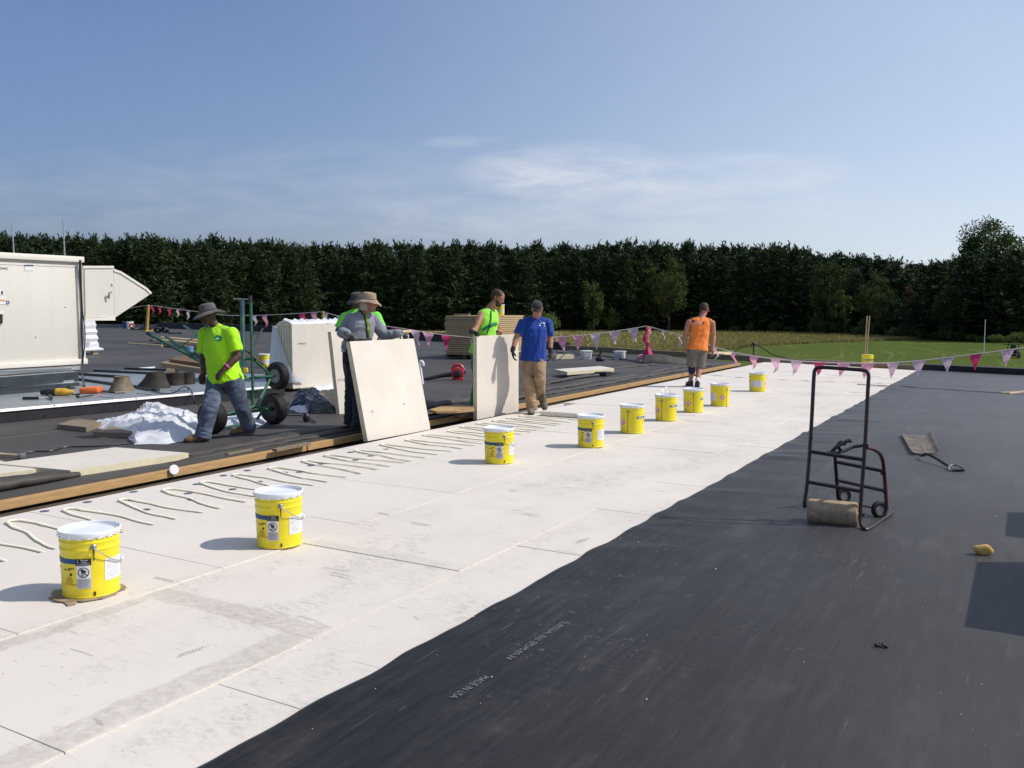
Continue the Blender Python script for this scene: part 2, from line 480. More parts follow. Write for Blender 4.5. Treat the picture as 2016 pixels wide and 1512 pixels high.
M_YELLOW = mat('pail_yellow', (0.80, 0.66, 0.018), 0.32, 0.5, 0.05, 7, 0.03, 14)
M_BLUE = mat('label_blue', (0.012, 0.065, 0.20), 0.5, 0.4, 0.05, 20)
M_LABELW = mat('label_paper', (0.76, 0.75, 0.74), 0.6, 0.3, 0.05, 20)
M_LABELG = mat('label_grey', (0.42, 0.41, 0.44), 0.6, 0.3, 0.05, 20)
M_INK = mat('ink', (0.02, 0.02, 0.022), 0.6, 0.3, 0.05, 20)
M_INKFAINT = mat('faint_ink', (0.17, 0.16, 0.155), 0.7, 0.2, 0.1, 60)
M_OCHRE = mat('label_ochre', (0.55, 0.36, 0.02), 0.5, 0.4, 0.05, 20)
M_PINKL = mat('label_pink', (0.72, 0.26, 0.36), 0.5, 0.4, 0.05, 20)
M_RUST = mat('rusty_drip', (0.10, 0.045, 0.02), 0.6, 0.3, 0.3, 30)
M_HVAC = mat('beige_sheet_metal', (0.64, 0.605, 0.535), 0.42, 0.4, 0.022, 1.4, 0.02, 2.0, stretch=(2.2, 2.2, 0.35))
M_HVAC_T = mat('cream_trim', (0.72, 0.68, 0.60), 0.45, 0.4, 0.03, 4)
M_CORR = mat('cardboard', (0.36, 0.27, 0.17), 0.85, 0.2, 0.2, 12)
# ================================================================== THE SETTING
ZL = -3.2                     # lawn level below the roof
Z_OLD = -0.03
# lawn ---------------------------------------------------------------
k = NB('mown_lawn')
x, y, z = k.xyz()
n1 = k.step(k.noise(0.09, 6, 0.65), 0.3, 0.7)
base = k.mix(n1, (0.052, 0.080, 0.010), (0.080, 0.108, 0.017))
fine = k.step(k.noise(1.4, 6, 0.7), 0.3, 0.75)
c1 = k.mix(k.math('MULTIPLY', fine, 0.5), base, (0.095, 0.125, 0.036))
# mower tracks: pale curved lines
cx_, cy_ = G(1350, 690, ZL).x - 60, G(1350, 690, ZL).y - 10
dx = k.math('SUBTRACT', x, cx_); dy = k.math('SUBTRACT', y, cy_)
rr = k.math('SQRT', k.math('ADD', k.math('MULTIPLY', dx, dx), k.math('MULTIPLY', dy, dy)))
rr = k.math('ADD', rr, k.math('MULTIPLY', k.noise(0.05, 3), 3.0))
fr = k.math('FRACT', k.math('DIVIDE', rr, 4.6))
trk = k.math('ADD', k.band(fr, 0.20, 0.26, 0.02), k.math('MULTIPLY', k.band(fr, 0.44, 0.48, 0.02), 0.7), True)
trk = k.math('MULTIPLY', trk, k.step(k.noise(0.12, 4, 0.7), 0.40, 0.62))
c1 = k.mix(k.math('MULTIPLY', trk, 0.5), c1, (0.20, 0.22, 0.10))
k.color(c1); k.rough(0.9); k.b.inputs['Specular IOR Level'].default_value = 0.04
k.bump(k.noise(9, 5), 0.6, 0.05)
M_LAWN = k.m
bm = newbm()
N = 40; S = 2600
gv = [[bm.verts.new((-S + 2 * S * i / N, -S + 2 * S * j / N, ZL)) for i in range(N + 1)] for j in range(N + 1)]
for j in range(N):
    for i in range(N):
        bm.faces.new((gv[j][i], gv[j][i + 1], gv[j + 1][i + 1], gv[j + 1][i]))
structure(finish(bm, M_LAWN, 'lawn', smooth=0))

# tall tan grass between the mown lawn and the wood -----------------------
M_HAY = mat('hay_ground', (0.235, 0.205, 0.082), 0.95, 0.1, 0.15, 0.4)
edge_px = [(900, 706), (1100, 702), (1250, 697), (1400, 692), (1500, 681), (1600, 676), (1700, 672.5), (1800, 668.5), (1880, 666.0), (1960, 664.5)]
near_e = [G(a, b, ZL) for a, b in edge_px]
near_e = [near_e[0] + V((-70, -12, 0)), near_e[0] + V((-30, -5, 0))] + near_e
far_e = [V((p.x * 1.0, p.y, ZL)) for p in near_e]
far_px = [(900, 640), (1100, 645), (1250, 646), (1400, 647), (1500, 650), (1600, 652), (1700, 655), (1800, 659), (1880, 662), (1960, 663.5)]
far_e = [G(a, b, ZL) for a, b in far_px]
far_e = [far_e[0] + V((-120, 20, 0)), far_e[0] + V((-50, 8, 0))] + far_e
bm = newbm()
va = [bm.verts.new((p.x, p.y, ZL + 0.02)) for p in near_e]
vb = [bm.verts.new((p.x, p.y, ZL + 0.02)) for p in far_e]
for i in range(len(va) - 1):
    bm.faces.new((va[i], va[i + 1], vb[i + 1], vb[i]))
structure(finish(bm, M_HAY, 'hay_field', smooth=0))
M_TALLG = mat('tall_grass', (0.25, 0.228, 0.09), 0.9, 0.1, 0.1, 0.2, trans=0.45, col2=(0.21, 0.197, 0.072))
bm = newbm()
rg = random.Random(3)
for i in range(42000):
    s = rg.random() ** 0.8 * (len(va) - 2.001) + 1
    a = int(s); f = s - a
    p0 = near_e[a].lerp(near_e[a + 1], f); p1 = far_e[a].lerp(far_e[a + 1], f)
    p = p0.lerp(p1, rg.random() ** 1.7)
    h = rg.uniform(0.22, 0.5); w = rg.uniform(0.08, 0.20); an = rg.uniform(0, PI)
    d = V((math.cos(an) * w, math.sin(an) * w, 0)); l = V((rg.uniform(-.12, .12), rg.uniform(-.12, .12), h))
    bm.faces.new((bm.verts.new(p - d), bm.verts.new(p + d), bm.verts.new(p + l)))
structure(finish(bm, M_TALLG, 'tall_grass', smooth=0), 'stuff')

# building under the roof -----------------------------------------------------
FAR = [G(120, 644.5, Z_OLD), G(310, 646, Z_OLD), G(600, 656, Z_OLD), G(880, 673, Z_OLD), G(1110, 689, Z_OLD), G(1490, 711.5, 0), G(1812, 729, 0), G(2016, 740, 0), G(2330, 756, 0)]
LEFT_END = V((FAR[0].x - 6, -6, 0))
outline = [V((7.0, -6, 0)), V((7.0, FAR[-1].y - 0.2, 0))] + [V((p.x, p.y, 0)) for p in reversed(FAR) if p.x < 6.9] + [V((FAR[0].x - 6, FAR[0].y - 14, 0)), LEFT_END]
M_WALL = mat('brick_wall', (0.30, 0.20, 0.15), 0.85, 0.2, 0.15, 3)
bld = thing('building', 'low flat building under the roofers, its edge boards facing the mown lawn', 'building', (0, 24, ZL))
bm = newbm()
poly_prism(bm, [V((p.x, p.y, -0.16)) for p in outline], (0, 0, ZL + 0.16))
o = finish(bm, [M_WALL, M_SUB], 'wall', bld, smooth=0)
for p in o.data.polygons:
    if abs(p.normal.z) > 0.9 and p.center.z > 1: p.material_index = 1
M_PARA = mat('parapet_rubber', (0.020, 0.020, 0.024), 0.6, 0.4, 0.2, 4)
def parapet(name, a, b, h, w, m, z0, jig=0.0, label=None):
    bm = newbm()
    a, b = V((a.x, a.y, z0)), V((b.x, b.y, z0))
    t = (b - a).normalized(); nrm = V((-t.y, t.x, 0)) * w
    if nrm.dot(FW) < 0: nrm = -nrm
    n = max(2, int((b - a).length / 1.2))
    r = random.Random(11)
    prev = None
    for i in range(n + 1):
        p = a.lerp(b, i / n); hh = h + r.uniform(-jig, jig)
        q = [bm.verts.new(p), bm.verts.new(p + V((0, 0, hh))), bm.verts.new(p + nrm + V((0, 0, hh))), bm.verts.new(p + nrm)]
        if prev:
            for u in range(4):
                bm.faces.new((prev[u], prev[(u + 1) % 4], q[(u + 1) % 4], q[u]))
        else: bm.faces.new(q)
        prev = q
    bm.faces.new(list(reversed(prev)))
    o = finish(bm, m, name, bld, smooth=30)
    if label: o['label'] = label
    return o
parapet('parapet', FAR[6], FAR[8], 0.16, 0.35, M_PARA, -0.01, 0.006, 'black rubber covered parapet beside the lawn')
parapet('edge_board', FAR[4], FAR[5], 0.17, 0.14, M_WOOD_GREY, -0.02, 0.02, 'weathered brown edge board')
parapet('edge_board', FAR[5], FAR[6], 0.13, 0.14, M_WOOD_GREY, -0.01, 0.01, 'brown edge board behind the yellow pail')
parapet('parapet', FAR[2], FAR[3], 0.42, 0.3, M_PARA, -0.05, 0.01)
parapet('parapet', FAR[3], FAR[4], 0.30, 0.3, M_PARA, -0.05, 0.01)
parapet('parapet', FAR[1], FAR[2], 0.46, 0.3, M_PARA, -0.05, 0.01)
M_PARAG = mat('parapet_flashing', (0.16, 0.165, 0.175), 0.5, 0.5, 0.1, 1)
parapet('parapet', FAR[0], FAR[1], 0.30, 0.3, M_PARAG, -0.05, 0.0, 'low grey metal capped parapet')

# old roof membrane (left of the strip being replaced) --------------------------
EDGE_X = -7.27
far_l = [p for p in FAR if p.x < EDGE_X]
poly = [V((EDGE_X, -5, 0))] + [V((EDGE_X, 25.7, 0))] + [V((p.x, p.y, 0)) for p in reversed(far_l)] + [V((FAR[0].x - 5.9, FAR[0].y - 14, 0)), V((FAR[0].x - 5.9, -5, 0))]
bm = newbm()
poly_prism(bm, [p + V((0, 0, Z_OLD)) for p in poly], (0, 0, -0.12))
structure(finish(bm, M_OLD, 'old_roof_membrane', smooth=0))

# insulation deck: rows of square boards -------------------------------------
def far_y(xx):
    pts = sorted(((p.x, p.y) for p in FAR), key=lambda q: q[0])
    for (x0, y0), (x1, y1) in zip(pts, pts[1:]):
        if x0 <= xx <= x1: return y0 + (y1 - y0) * (xx - x0) / (x1 - x0)
    return pts[-1][1]
def deck_column(bm, x0, x1, y_start, y_end, ztop, thick=0.065, gap=0.0022, seed=1):
    r = random.Random(seed)
    yy = y_start
    while yy < y_end - 0.05:
        y2 = min(yy + 1.22, y_end)
        dz = r.uniform(-0.002, 0.002)
        e0 = min(y2, far_y(x0) - 0.05); e1 = min(y2, far_y(x1) - 0.05)
        if e0 > yy and e1 > yy:
            g = gap
            b0 = [V((x0 + g, yy + g, ztop - thick)), V((x1 - g, yy + g, ztop - thick)), V((x1 - g, e1 - g, ztop - thick)), V((x0 + g, e0 - g, ztop - thick))]
            t0 = [V((p.x, p.y, ztop + dz + r.uniform(-0.0012, 0.0012))) for p in b0]
            hexa(bm, b0 + t0)
        yy += 1.22
def facer_slots(o):
    for p in o.data.polygons:
        if abs(p.normal.z) < 0.5: p.material_index = 1
bm = newbm()
deck_column(bm, -2.79, -1.57, -2.47, 24.6, 0.000, seed=3)
deck_column(bm, -1.57, -0.35, -2.0, 24.6, 0.000, seed=4)
deck_column(bm, -4.01, -2.79, -1.91 - 1.22, 24.8, 0.004, seed=5)
deck_column(bm, -5.25, -4.01, -2.57, 25.0, 0.008, seed=6)
deck_column(bm, -6.22, -5.25, 11.52, 12.74, 0.006, seed=7)
deck_column(bm, -6.45, -5.25, 12.74, 25.4, 0.006, seed=17)
o = finish(bm, [M_FACER, M_FOAM], 'insulation_deck', smooth=0); facer_slots(o); structure(o)
bm = newbm()
deck_column(bm, -6.72, -5.50, -2.1, 26.0, -0.065, seed=8)
deck_column(bm, -5.50, -4.30, -2.1, 26.0, -0.066, seed=9)
o = finish(bm, [M_FACER, M_FOAM], 'lower_insulation_deck', smooth=0); facer_slots(o); structure(o)

# new black membrane, its left edge wavy ---------------------------------------
bm = newbm()
def edge_x(yy):
    return -2.30 + 0.010 * noise.noise(V((yy * 0.9, 3.1, 0))) + 0.008 * noise.noise(V((yy * 3.1, 9.1, 0))) + 0.016 * (abs(math.sin(yy * 5.2 + 1.5 * noise.noise(V((yy * .7, 2, 2)))) ) - .6) * (0.35 + 0.65 * (0.5 + noise.noise(V((yy * .5, 6, 6)))))
xs = [0, 0.012, 0.03, 0.06, 0.10, 0.16, 0.23, 0.32, 0.45, 0.7, 1.1, 1.8, 2.6, 3.6, 5.0, 7.5]
ys = []
yy = -2.0
while yy < 24.4:
    ys.append(yy); yy += 0.035
rows = []
for yy in ys:
    ex = edge_x(yy); row = []
    lift = 0.5 + 0.5 * noise.noise(V((yy * 3.4, 0.3, 1.7)))
    lift2 = 0.5 + 0.5 * noise.noise(V((yy * 1.3, 7.3, 4.7)))
    w = lift ** 2.2 * (0.35 + 0.65 * lift2)
    for d in xs:
        sk = noise.noise(V(((yy - d * 0.5) * 3.2, 5.5, 2.2)))
        zz = 0.008 + 0.044 * w * math.exp(-d * 6) + 0.024 * max(0, sk) ** 1.2 * math.exp(-((d - 0.22) / 0.26) ** 2)
        zz += 0.004 * noise.noise(V((yy * 0.8, d * 1.2, 1.1)))* (1 if d > .05 else 0)
        yl = min(yy, far_y(min(ex + d, 6.8)) - 0.02)
        row.append(bm.verts.new((ex + d, yl, zz + 0.004)))
    rows.append(row)
for a, b in zip(rows, rows[1:]):
    for i in range(len(xs) - 1):
        bm.faces.new((a[i], a[i + 1], b[i + 1], b[i]))
o = finish(bm, M_EPDM, 'black_membrane', smooth=60)
md = o.modifiers.new('thick', 'SOLIDIFY'); md.thickness = 0.0016; md.offset = -1
structure(o)
# pale strip along the near edge of the sheet
bm = newbm()
pr = None
for yy in ys:
    if yy > 6.2: break
    ex = edge_x(yy); wd = 0.004 + 0.012 * max(0, noise.noise(V((yy * 2.1, 2, 8)))+.2)
    q = (bm.verts.new((ex - wd, yy, 0.0075)), bm.verts.new((ex + 0.004, yy, 0.0095)))
    if pr: bm.faces.new((pr[0], pr[1], q[1], q[0]))
    pr = q
structure(finish(bm, mat('pale_edge', (0.62, 0.64, 0.68), 0.5), 'membrane_selvedge', smooth=0))
# lap seam across the membrane
bm = newbm()
a, b = G(1688, 756.5, 0.012), G(2100, 782, 0.012)
n = 40; pr = None
for i in range(n + 1):
    p = a.lerp(b, i / n); wd = 0.03 + 0.02 * noise.noise(V((i * 0.37, 1, 1)))
    zz = 0.016 + 0.03 * max(0, noise.noise(V((i * 0.23 + 4, 2, 3))))
    q = [bm.verts.new((p.x, p.y - wd, 0.013)), bm.verts.new((p.x, p.y - wd * .2, zz + 0.006)), bm.verts.new((p.x, p.y + wd * 1.5, 0.014))]
    if pr:
        bm.faces.new((pr[0], pr[1], q[1], q[0])); bm.faces.new((pr[1], pr[2], q[2], q[1]))
    pr = q
structure(finish(bm, M_EPDM, 'membrane_lap', smooth=60))

# ================================================================== TREES
def leafmat(name, col, col2, tr=0.25):
    k = NB(name)
    oi = k.n.new('ShaderNodeObjectInfo')
    nz = k.noise(0.9, 4)
    f = k.math('ADD', k.math('MULTIPLY', k.step(nz, 0.3, 0.7), 0.75), k.math('MULTIPLY', k.math('POWER', oi.outputs['Random'], 2.0), 0.7), True)
    c = k.mix(f, col, col2)
    k.color(c); k.rough(0.7); k.b.inputs['Specular IOR Level'].default_value = 0.2
    t = k.n.new('ShaderNodeBsdfTranslucent'); k.l.new(c, t.inputs[0])
    mx = k.n.new('ShaderNodeMixShader'); mx.inputs[0].default_value = tr
    k.l.new(k.b.outputs[0], mx.inputs[1]); k.l.new(t.outputs[0], mx.inputs[2])
    k.l.new(mx.outputs[0], k.n['Material Output'].inputs['Surface'])
    return k.m
M_PINE = leafmat('pine_needles', (0.019, 0.035, 0.015), (0.044, 0.070, 0.027), 0.12)
M_PINE_TIP = leafmat('pine_new_growth', (0.040, 0.062, 0.022), (0.065, 0.09, 0.03), 0.2)
M_LEAF = leafmat('broad_leaves', (0.028, 0.052, 0.013), (0.062, 0.098, 0.022), 0.25)
M_LEAF2 = leafmat('bright_leaves', (0.055, 0.095, 0.02), (0.10, 0.15, 0.035), 0.3)
M_DRY = leafmat('dry_needles', (0.06, 0.045, 0.03), (0.10, 0.075, 0.045), 0.2)
M_BARK = mat('bark', (0.065, 0.05, 0.038), 0.9, 0.1, 0.3, 5)

def card(bm, p, d, w, mi):
    """a slim leaf-like quad from p along d"""
    s = d.cross(V((rt.gauss(0, 1), rt.gauss(0, 1), rt.gauss(0, 1))))
    if s.length < 1e-6: return
    s = s.normalized() * w
    f = bm.faces.new((bm.verts.new(p - s * .4), bm.verts.new(p + d * .5 - s), bm.verts.new(p + d), bm.verts.new(p + d * .5 + s)))
    f.material_index = mi
rt = random.Random(5)
def make_pine(H, seed, dense=1.0, tip=0.22):
    """unit: metres; returns crown mesh and trunk mesh"""
    global rt
    rt = random.Random(seed)
    bm = newbm()
    lv = int(H * 2.3)
    for i in range(lv):
        t = i / (lv - 1)
        zc = H * (0.03 + 0.95 * t)
        Lm = (0.22 + 4.2 * (1 - t) ** 0.5 * min(1, .62 + t * 1.6)) * rt.uniform(0.55, 1.15) * (0.85 + 0.4 * noise.noise(V((zc * .8, seed, 2))))
        nb = 8 if t < 0.8 else 6
        a0 = rt.uniform(0, 2 * PI)
        for j in range(nb):
            an = a0 + 2 * PI * j / nb + rt.uniform(-.35, .35)
            L = Lm * rt.uniform(0.5, 1.2)
            rise = 0.12 + 0.75 * t
            dirv = V((math.cos(an), math.sin(an), rise)).normalized()
            m = max(2, int(L / 0.5 * dense))
            for q in range(m):
                f = (q + 0.6) / m
                p = V((0, 0, zc)) + dirv * (L * f) + V((rt.gauss(0, .10), rt.gauss(0, .10), rt.gauss(0, .10) - 0.25 * f * f * (1 - t)))
                mi = 1 if (f > 0.75 and rt.random() < tip) else 0
                for c in range(6):
                    dd = (dirv * 0.6 + V((rt.gauss(0, .55), rt.gauss(0, .55), rt.gauss(0.32, .5)))).normalized() * rt.uniform(0.35, 0.75)
                    card(bm, p, dd, rt.uniform(0.05, 0.12), mi)
    for q in range(8):                                   # leader shoots
        b = V((rt.gauss(0, .45), rt.gauss(0, .45), H * rt.uniform(0.88, 0.98)))
        for c in range(14):
            card(bm, b + V((0, 0, rt.uniform(0, 1.3))), V((rt.gauss(0, .2), rt.gauss(0, .2), rt.uniform(.3, .8))), 0.07, 0)
    me = bpy.data.meshes.new('crown'); bm.to_mesh(me); bm.free()
    bm = newbm()
    tube(bm, [(0, 0, 0), (0.03, 0, H * .3), (0, 0.04, H * .6), (0, 0, H * .97)], [H * .017, H * .013, H * .008, 0.02], 8)
    for i in range(26):                                   # bare lower limbs
        zc = H * rt.uniform(0.05, 0.6); an = rt.uniform(0, 2 * PI); L = rt.uniform(1.0, 2.4) * (1 - zc / H)
        tube(bm, [(0, 0, zc), (math.cos(an) * L, math.sin(an) * L, zc + .2)], [0.035, 0.012], 5)
    mt = bpy.data.meshes.new('trunk'); bm.to_mesh(mt); bm.free()
    return me, mt
def make_broad(H, crown_r, seed, base=0.12, leaf=0.30, nclump=60, per=95, flat=1.0):
    global rt
    rt = random.Random(seed)
    bm = newbm(); tb = newbm()
    zc0 = H * (base + (1 - base) / 2); rz = H * (1 - base) / 2
    tube(tb, [(0, 0, 0), (0.08, 0.03, H * .25), (0, 0.1, H * .55)], [H * .022, H * .017, H * .010], 8)
    for i in range(nclump):
        an = rt.uniform(0, 2 * PI); ph = math.asin(rt.uniform(-0.95, 1)); rad = rt.uniform(0.45, 1.0) ** 0.6
        lob = 0.82 + 0.28 * noise.noise(V((math.cos(an) * 1.3, math.sin(an) * 1.3, ph * 1.2 + seed)))
        p = V((math.cos(an) * math.cos(ph) * crown_r * rad * lob, math.sin(an) * math.cos(ph) * crown_r * rad * lob, zc0 + math.sin(ph) * rz * rad * lob))
        cr = crown_r * rt.uniform(0.16, 0.30)
        if i < 26:
            mid = V((p.x * .4, p.y * .4, H * .3 + (p.z - H * .3) * .55))
            tube(tb, [(0, 0, H * rt.uniform(.15, .5)), mid, p], [H * .008, H * .005, 0.02], 5)
        mi = 1 if rt.random() < 0.3 else 0
        for c in range(per):
            u = V((rt.gauss(0, 1), rt.gauss(0, 1), rt.gauss(0, .8)))
            u = u.normalized() * (cr * rt.random() ** 0.45)
            dd = (u * 0.6 + V((rt.gauss(0, .3), rt.gauss(0, .3), rt.gauss(-.1, .3)))).normalized() * leaf * rt.uniform(.6, 1.3)
            card(bm, p + u, dd, leaf * rt.uniform(.22, .4), mi)
    me = bpy.data.meshes.new('crown'); bm.to_mesh(me); bm.free()
    mt = bpy.data.meshes.new('trunk'); tb.to_mesh(mt); tb.free()
    return me, mt
def finish_tree(pair, mats):
    c, t = pair
    for m in mats: c.materials.append(m)
    t.materials.append(M_BARK)
    return c, t
PINES = [finish_tree(make_pine(14.0, 20 + i, 1.0, 0.10 + 0.12 * (i % 3)), (M_PINE, M_PINE_TIP)) for i in range(6)]
BROADS = [finish_tree(make_broad(13.0, 3.6, 40 + i, 0.06), (M_LEAF, M_LEAF2)) for i in range(3)]
BIG = finish_tree(make_broad(21.0, 6.2, 61, 0.50, 0.42, 66, 120), (M_LEAF, M_LEAF2))
SAPL = [finish_tree(make_broad(5.0, 1.5, 70 + i, 0.05, 0.24, 34, 70), (M_LEAF2, M_LEAF)) for i in range(2)]
M_BUSHL = leafmat('bush_leaves', (0.085, 0.135, 0.035), (0.14, 0.19, 0.06), 0.3)
BUSH = [finish_tree(make_broad(2.2, 1.7, 80 + i, 0.02, 0.20, 30, 70), (M_BUSHL, M_LEAF2)) for i in range(3)]
DEAD = finish_tree(make_pine(7.0, 90, 0.6, 0.5), (M_DRY, M_PINE))

def interp(pts, v):
    for (a, p), (b, q) in zip(pts, pts[1:]):
        if a <= v <= b: return p + (q - p) * (v - a) / (b - a)
    return pts[0][1] if v < pts[0][0] else pts[-1][1]
YTOP = [(-80, 486), (60, 490), (160, 486), (300, 488), (470, 484), (620, 492), (850, 490), (1000, 490), (1220, 487), (1330, 488), (1470, 492), (1560, 500), (1640, 508), (1720, 521), (1790, 530), (1850, 526), (1900, 519), (1960, 516), (2100, 505)]
DIST = [(-80, 196), (1400, 196), (1500, 195), (1600, 187), (1700, 175), (1800, 162), (1880, 153), (1960, 149), (2120, 147)]
def at_bearing(px, dist):
    d = px_ray(px, HZ); d = V((d.x, d.y, 0)).normalized()
    return V((d.x * dist, d.y * dist, ZL))
tree_used = {}
def place_tree(pair, name, px, dist, ytop, h0, label, cat, group, rz, wid=1.0):
    p = at_bearing(px, dist)
    H = (HZ - ytop) / F_PX * dist * 0.985 + CAM_H - ZL
    s = H / h0
    root = thing(name, label, cat, p, group)
    root.rotation_euler = (0, 0, rz)
    w = s ** 0.6 * wid * (1.22 if name == 'pine_tree' else 1.0)
    root.scale = (w, w, s)
    for me, nm in ((pair[0], 'crown'), (pair[1], 'trunk')):
        o = bpy.data.objects.new(nm, me); COL.objects.link(o); o.parent = root
    return root
rp = random.Random(21)
PINE_KINDS = ['dark green pine standing in the front row of the wood, branches down to the grass',
              'dark pine with a pointed crown in the front row of the dense wood']
px = -70
i = 0
broad_px = [1312, 1648, 1735, 1868]
while px < 2090:
    d = interp(DIST, px) + rp.uniform(-4, 4)
    yt = interp(YTOP, px) + rp.uniform(-6, 30)
    isb = any(abs(px - b) < 26 for b in broad_px)
    if isb:
        place_tree(BROADS[i % 3], 'broadleaf_tree', px, d - 3, yt + (4 if px < 1700 else 14), 13.0,
                   'round leafy tree brighter green than the pines it grows among', 'tree', 'leafy trees in the wood', rp.uniform(0, 6), 1.0)
    else:
        place_tree(PINES[i % 6], 'pine_tree', px, d, yt, 14.0, 'dark green pine in the front row of the wood behind the roof', 'tree', 'pines in the front row of the wood', rp.uniform(0, 6), rp.uniform(1.15, 1.6))
    i += 1
    px += rp.uniform(24, 40)
px = -60
while px < 2090:
    d = interp(DIST, px) + rp.uniform(7, 13)
    place_tree(PINES[(i * 5 + 2) % 6], 'pine_tree', px, d, interp(YTOP, px) + rp.uniform(-6, 10), 14.0, 'pine top showing between the trees of the front row', 'tree', 'pines further back in the wood', rp.uniform(0, 6), rp.uniform(1.2, 1.7))
    i += 1
    px += rp.uniform(22, 36)
px = -60
while px < 2090:
    d = interp(DIST, px) + rp.uniform(20, 28)
    place_tree(PINES[(i * 5 + 1) % 6], 'pine_tree', px, d, interp(YTOP, px) + rp.uniform(-3, 8), 14.0, 'pine top showing between the trees of the front row', 'tree', 'pines further back in the wood', rp.uniform(0, 6), rp.uniform(1.3, 1.9))
    i += 1
    px += rp.uniform(22, 38)
place_tree(BIG, 'broadleaf_tree', 1948, 190, 446, 21.0, 'tallest tree, a round leafy crown rising above the wood at the right', 'tree', None, 1.0, 1.0)
place_tree(BROADS[1], 'broadleaf_tree', 2030, 158, 492, 13.0, 'leafy tree cut by the right border, beside the tallest tree', 'tree', None, 2.0, 1.25)
place_tree(SAPL[0], 'sapling', 1168, 186, 545, 5.0, 'pale green sapling before the dark pines, behind the worker in blue', 'tree', None, 0.4, 1.0)
place_tree(SAPL[1], 'sapling', 1655, 172, 565, 5.0, 'bright green young tree at the foot of the pines, left of the poles', 'tree', None, 1.4, 1.1)
place_tree(DEAD, 'dry_pine', 1790, 156, 580, 7.0, 'reddish brown dry pine at the edge of the wood', 'tree', None, 0.3, 1.1)
bushes = [(1075, 660, 612), (1205, 648, 606), (1525, 652, 632), (1555, 652, 640), (1608, 653, 622), (1632, 654, 628), (1668, 655, 636), (1692, 656, 640), (1716, 657, 618), (1728, 657, 630), (1762, 660, 641),
          (1792, 661, 634), (1815, 662, 646), (1842, 663, 650), (1868, 664, 644), (1885, 664, 648), (1918, 665, 652), (1935, 666, 655), (1965, 667, 652), (1992, 668, 654), (2012, 669, 648), (1448, 650, 640), (1480, 651, 636), (1400, 649, 641)]
for j, (bx, by, bt) in enumerate(bushes):
    a = PITCH * 0 + math.atan((by - HZ) / F_PX)
    dist = (CAM_H - ZL) / math.tan(a)
    dist = min(dist, interp(DIST, bx) - 6)
    place_tree(BUSH[j % 3], 'bush', bx, dist, bt, 2.2, 'light green bush at the edge of the wood above the tan grass', 'bush', 'bushes along the wood', j * 1.3, 0.95)
# ================================================================== PRINTED WRITING
TMP = bpy.data.scenes.new('workbench')          # an empty scene to evaluate modifiers and text in
def text_mesh(s, size=1.0):
    cu_ = bpy.data.curves.new('t', 'FONT'); cu_.body = s; cu_.size = size; cu_.align_x = 'LEFT'; cu_.resolution_u = 2
    o = bpy.data.objects.new('t', cu_); TMP.collection.objects.link(o)
    TMP.view_layers[0].update(); dg = TMP.view_layers[0].depsgraph
    me = bpy.data.meshes.new_from_object(o.evaluated_get(dg))
    bpy.data.objects.remove(o); bpy.data.curves.remove(cu_)
    return me
def text_flat(s, p0, p1, height, m, parent, name, z):
    """text lying flat, running from p0 to p1"""
    me = text_mesh(s)
    xs_ = [v.co.x for v in me.vertices]; ys_ = [v.co.y for v in me.vertices]
    w = max(xs_) - min(xs_); x0 = min(xs_)
    d = V((p1.x - p0.x, p1.y - p0.y, 0)); L = d.length; d.normalize(); u = V((-d.y, d.x, 0))
    for v in me.vertices:
        q = V((p0.x, p0.y, z)) + d * ((v.co.x - x0) / w * L) + u * (v.co.y / 0.72 * height)
        v.co = q
    return mesh_obj(me, m, name, parent, smooth=False)
MEM = bpy.data.objects['black_membrane']
M_PRINT = mat('membrane_print', (0.19, 0.20, 0.215), 0.7, 0.2, 0.3, 60, col2=(0.08, 0.08, 0.09))
text_flat('MADE IN USA', G(951, 1337), G(884, 1380), 0.036, M_PRINT, MEM, 'print', 0.0165)
text_flat('SURESEAL 060 EPDM-09-74', G(1108, 1229), G(994, 1303), 0.034, M_PRINT, MEM, 'print', 0.0165)
DECK = bpy.data.objects['insulation_deck']
for (a, b, h) in (((303, 1139), (346, 1148), .020), ((354, 1293), (413, 1273), .018), ((651, 1129), (694, 1139), .022), ((808, 1029), (846, 1036.5), .024), ((744, 1011), (767, 1015.5), .024), ((1028, 1012), (1060, 1017), .026), ((1000, 965), (1016, 968), .03), ((1140, 1068), (1163, 1061), .025)):
    text_flat('SMYRNA 1', G(*a, 0.01), G(*b, 0.01), h, M_INKFAINT, DECK, 'stamp', 0.0155)

# ================================================================== YELLOW PAILS
PAIL_H = 0.345
def prof_r(z):
    r = 0.1405 + 0.0065 * z / PAIL_H
    for zc, a in ((0.255, 0.0035), (0.292, 0.0035)):
        r += a * math.exp(-((z - zc) / 0.006) ** 2)
    return r
def wrap(bm, pts, off=0.0016, step=None):
    """flat patch given as (angle in degrees, z) polygon wrapped round the pail, off proud of it"""
    vs_ = [bm.verts.new(((prof_r(min(z, .24)) + off) * math.cos(R_(a)), (prof_r(min(z, .24)) + off) * math.sin(R_(a)), z)) for a, z in pts]
    bm.faces.new(vs_)
def wrap_rect(bm, a0, a1, z0, z1, off=0.0016):
    n = max(1, int((a1 - a0) / 6))
    for i in range(n):
        u, w = a0 + (a1 - a0) * i / n, a0 + (a1 - a0) * (i + 1) / n
        wrap(bm, [(u, z0), (w, z0), (w, z1), (u, z1)], off)
def wrap_ring(bm, ac, zc, r0, r1, off, n=24):
    ka = math.degrees(1 / 0.143)
    for i in range(n):
        t0, t1 = 2 * PI * i / n, 2 * PI * (i + 1) / n
        wrap(bm, [(ac + ka * r * math.cos(t), zc + r * math.sin(t)) for r, t in ((r0, t0), (r1, t0), (r1, t1), (r0, t1))], off)
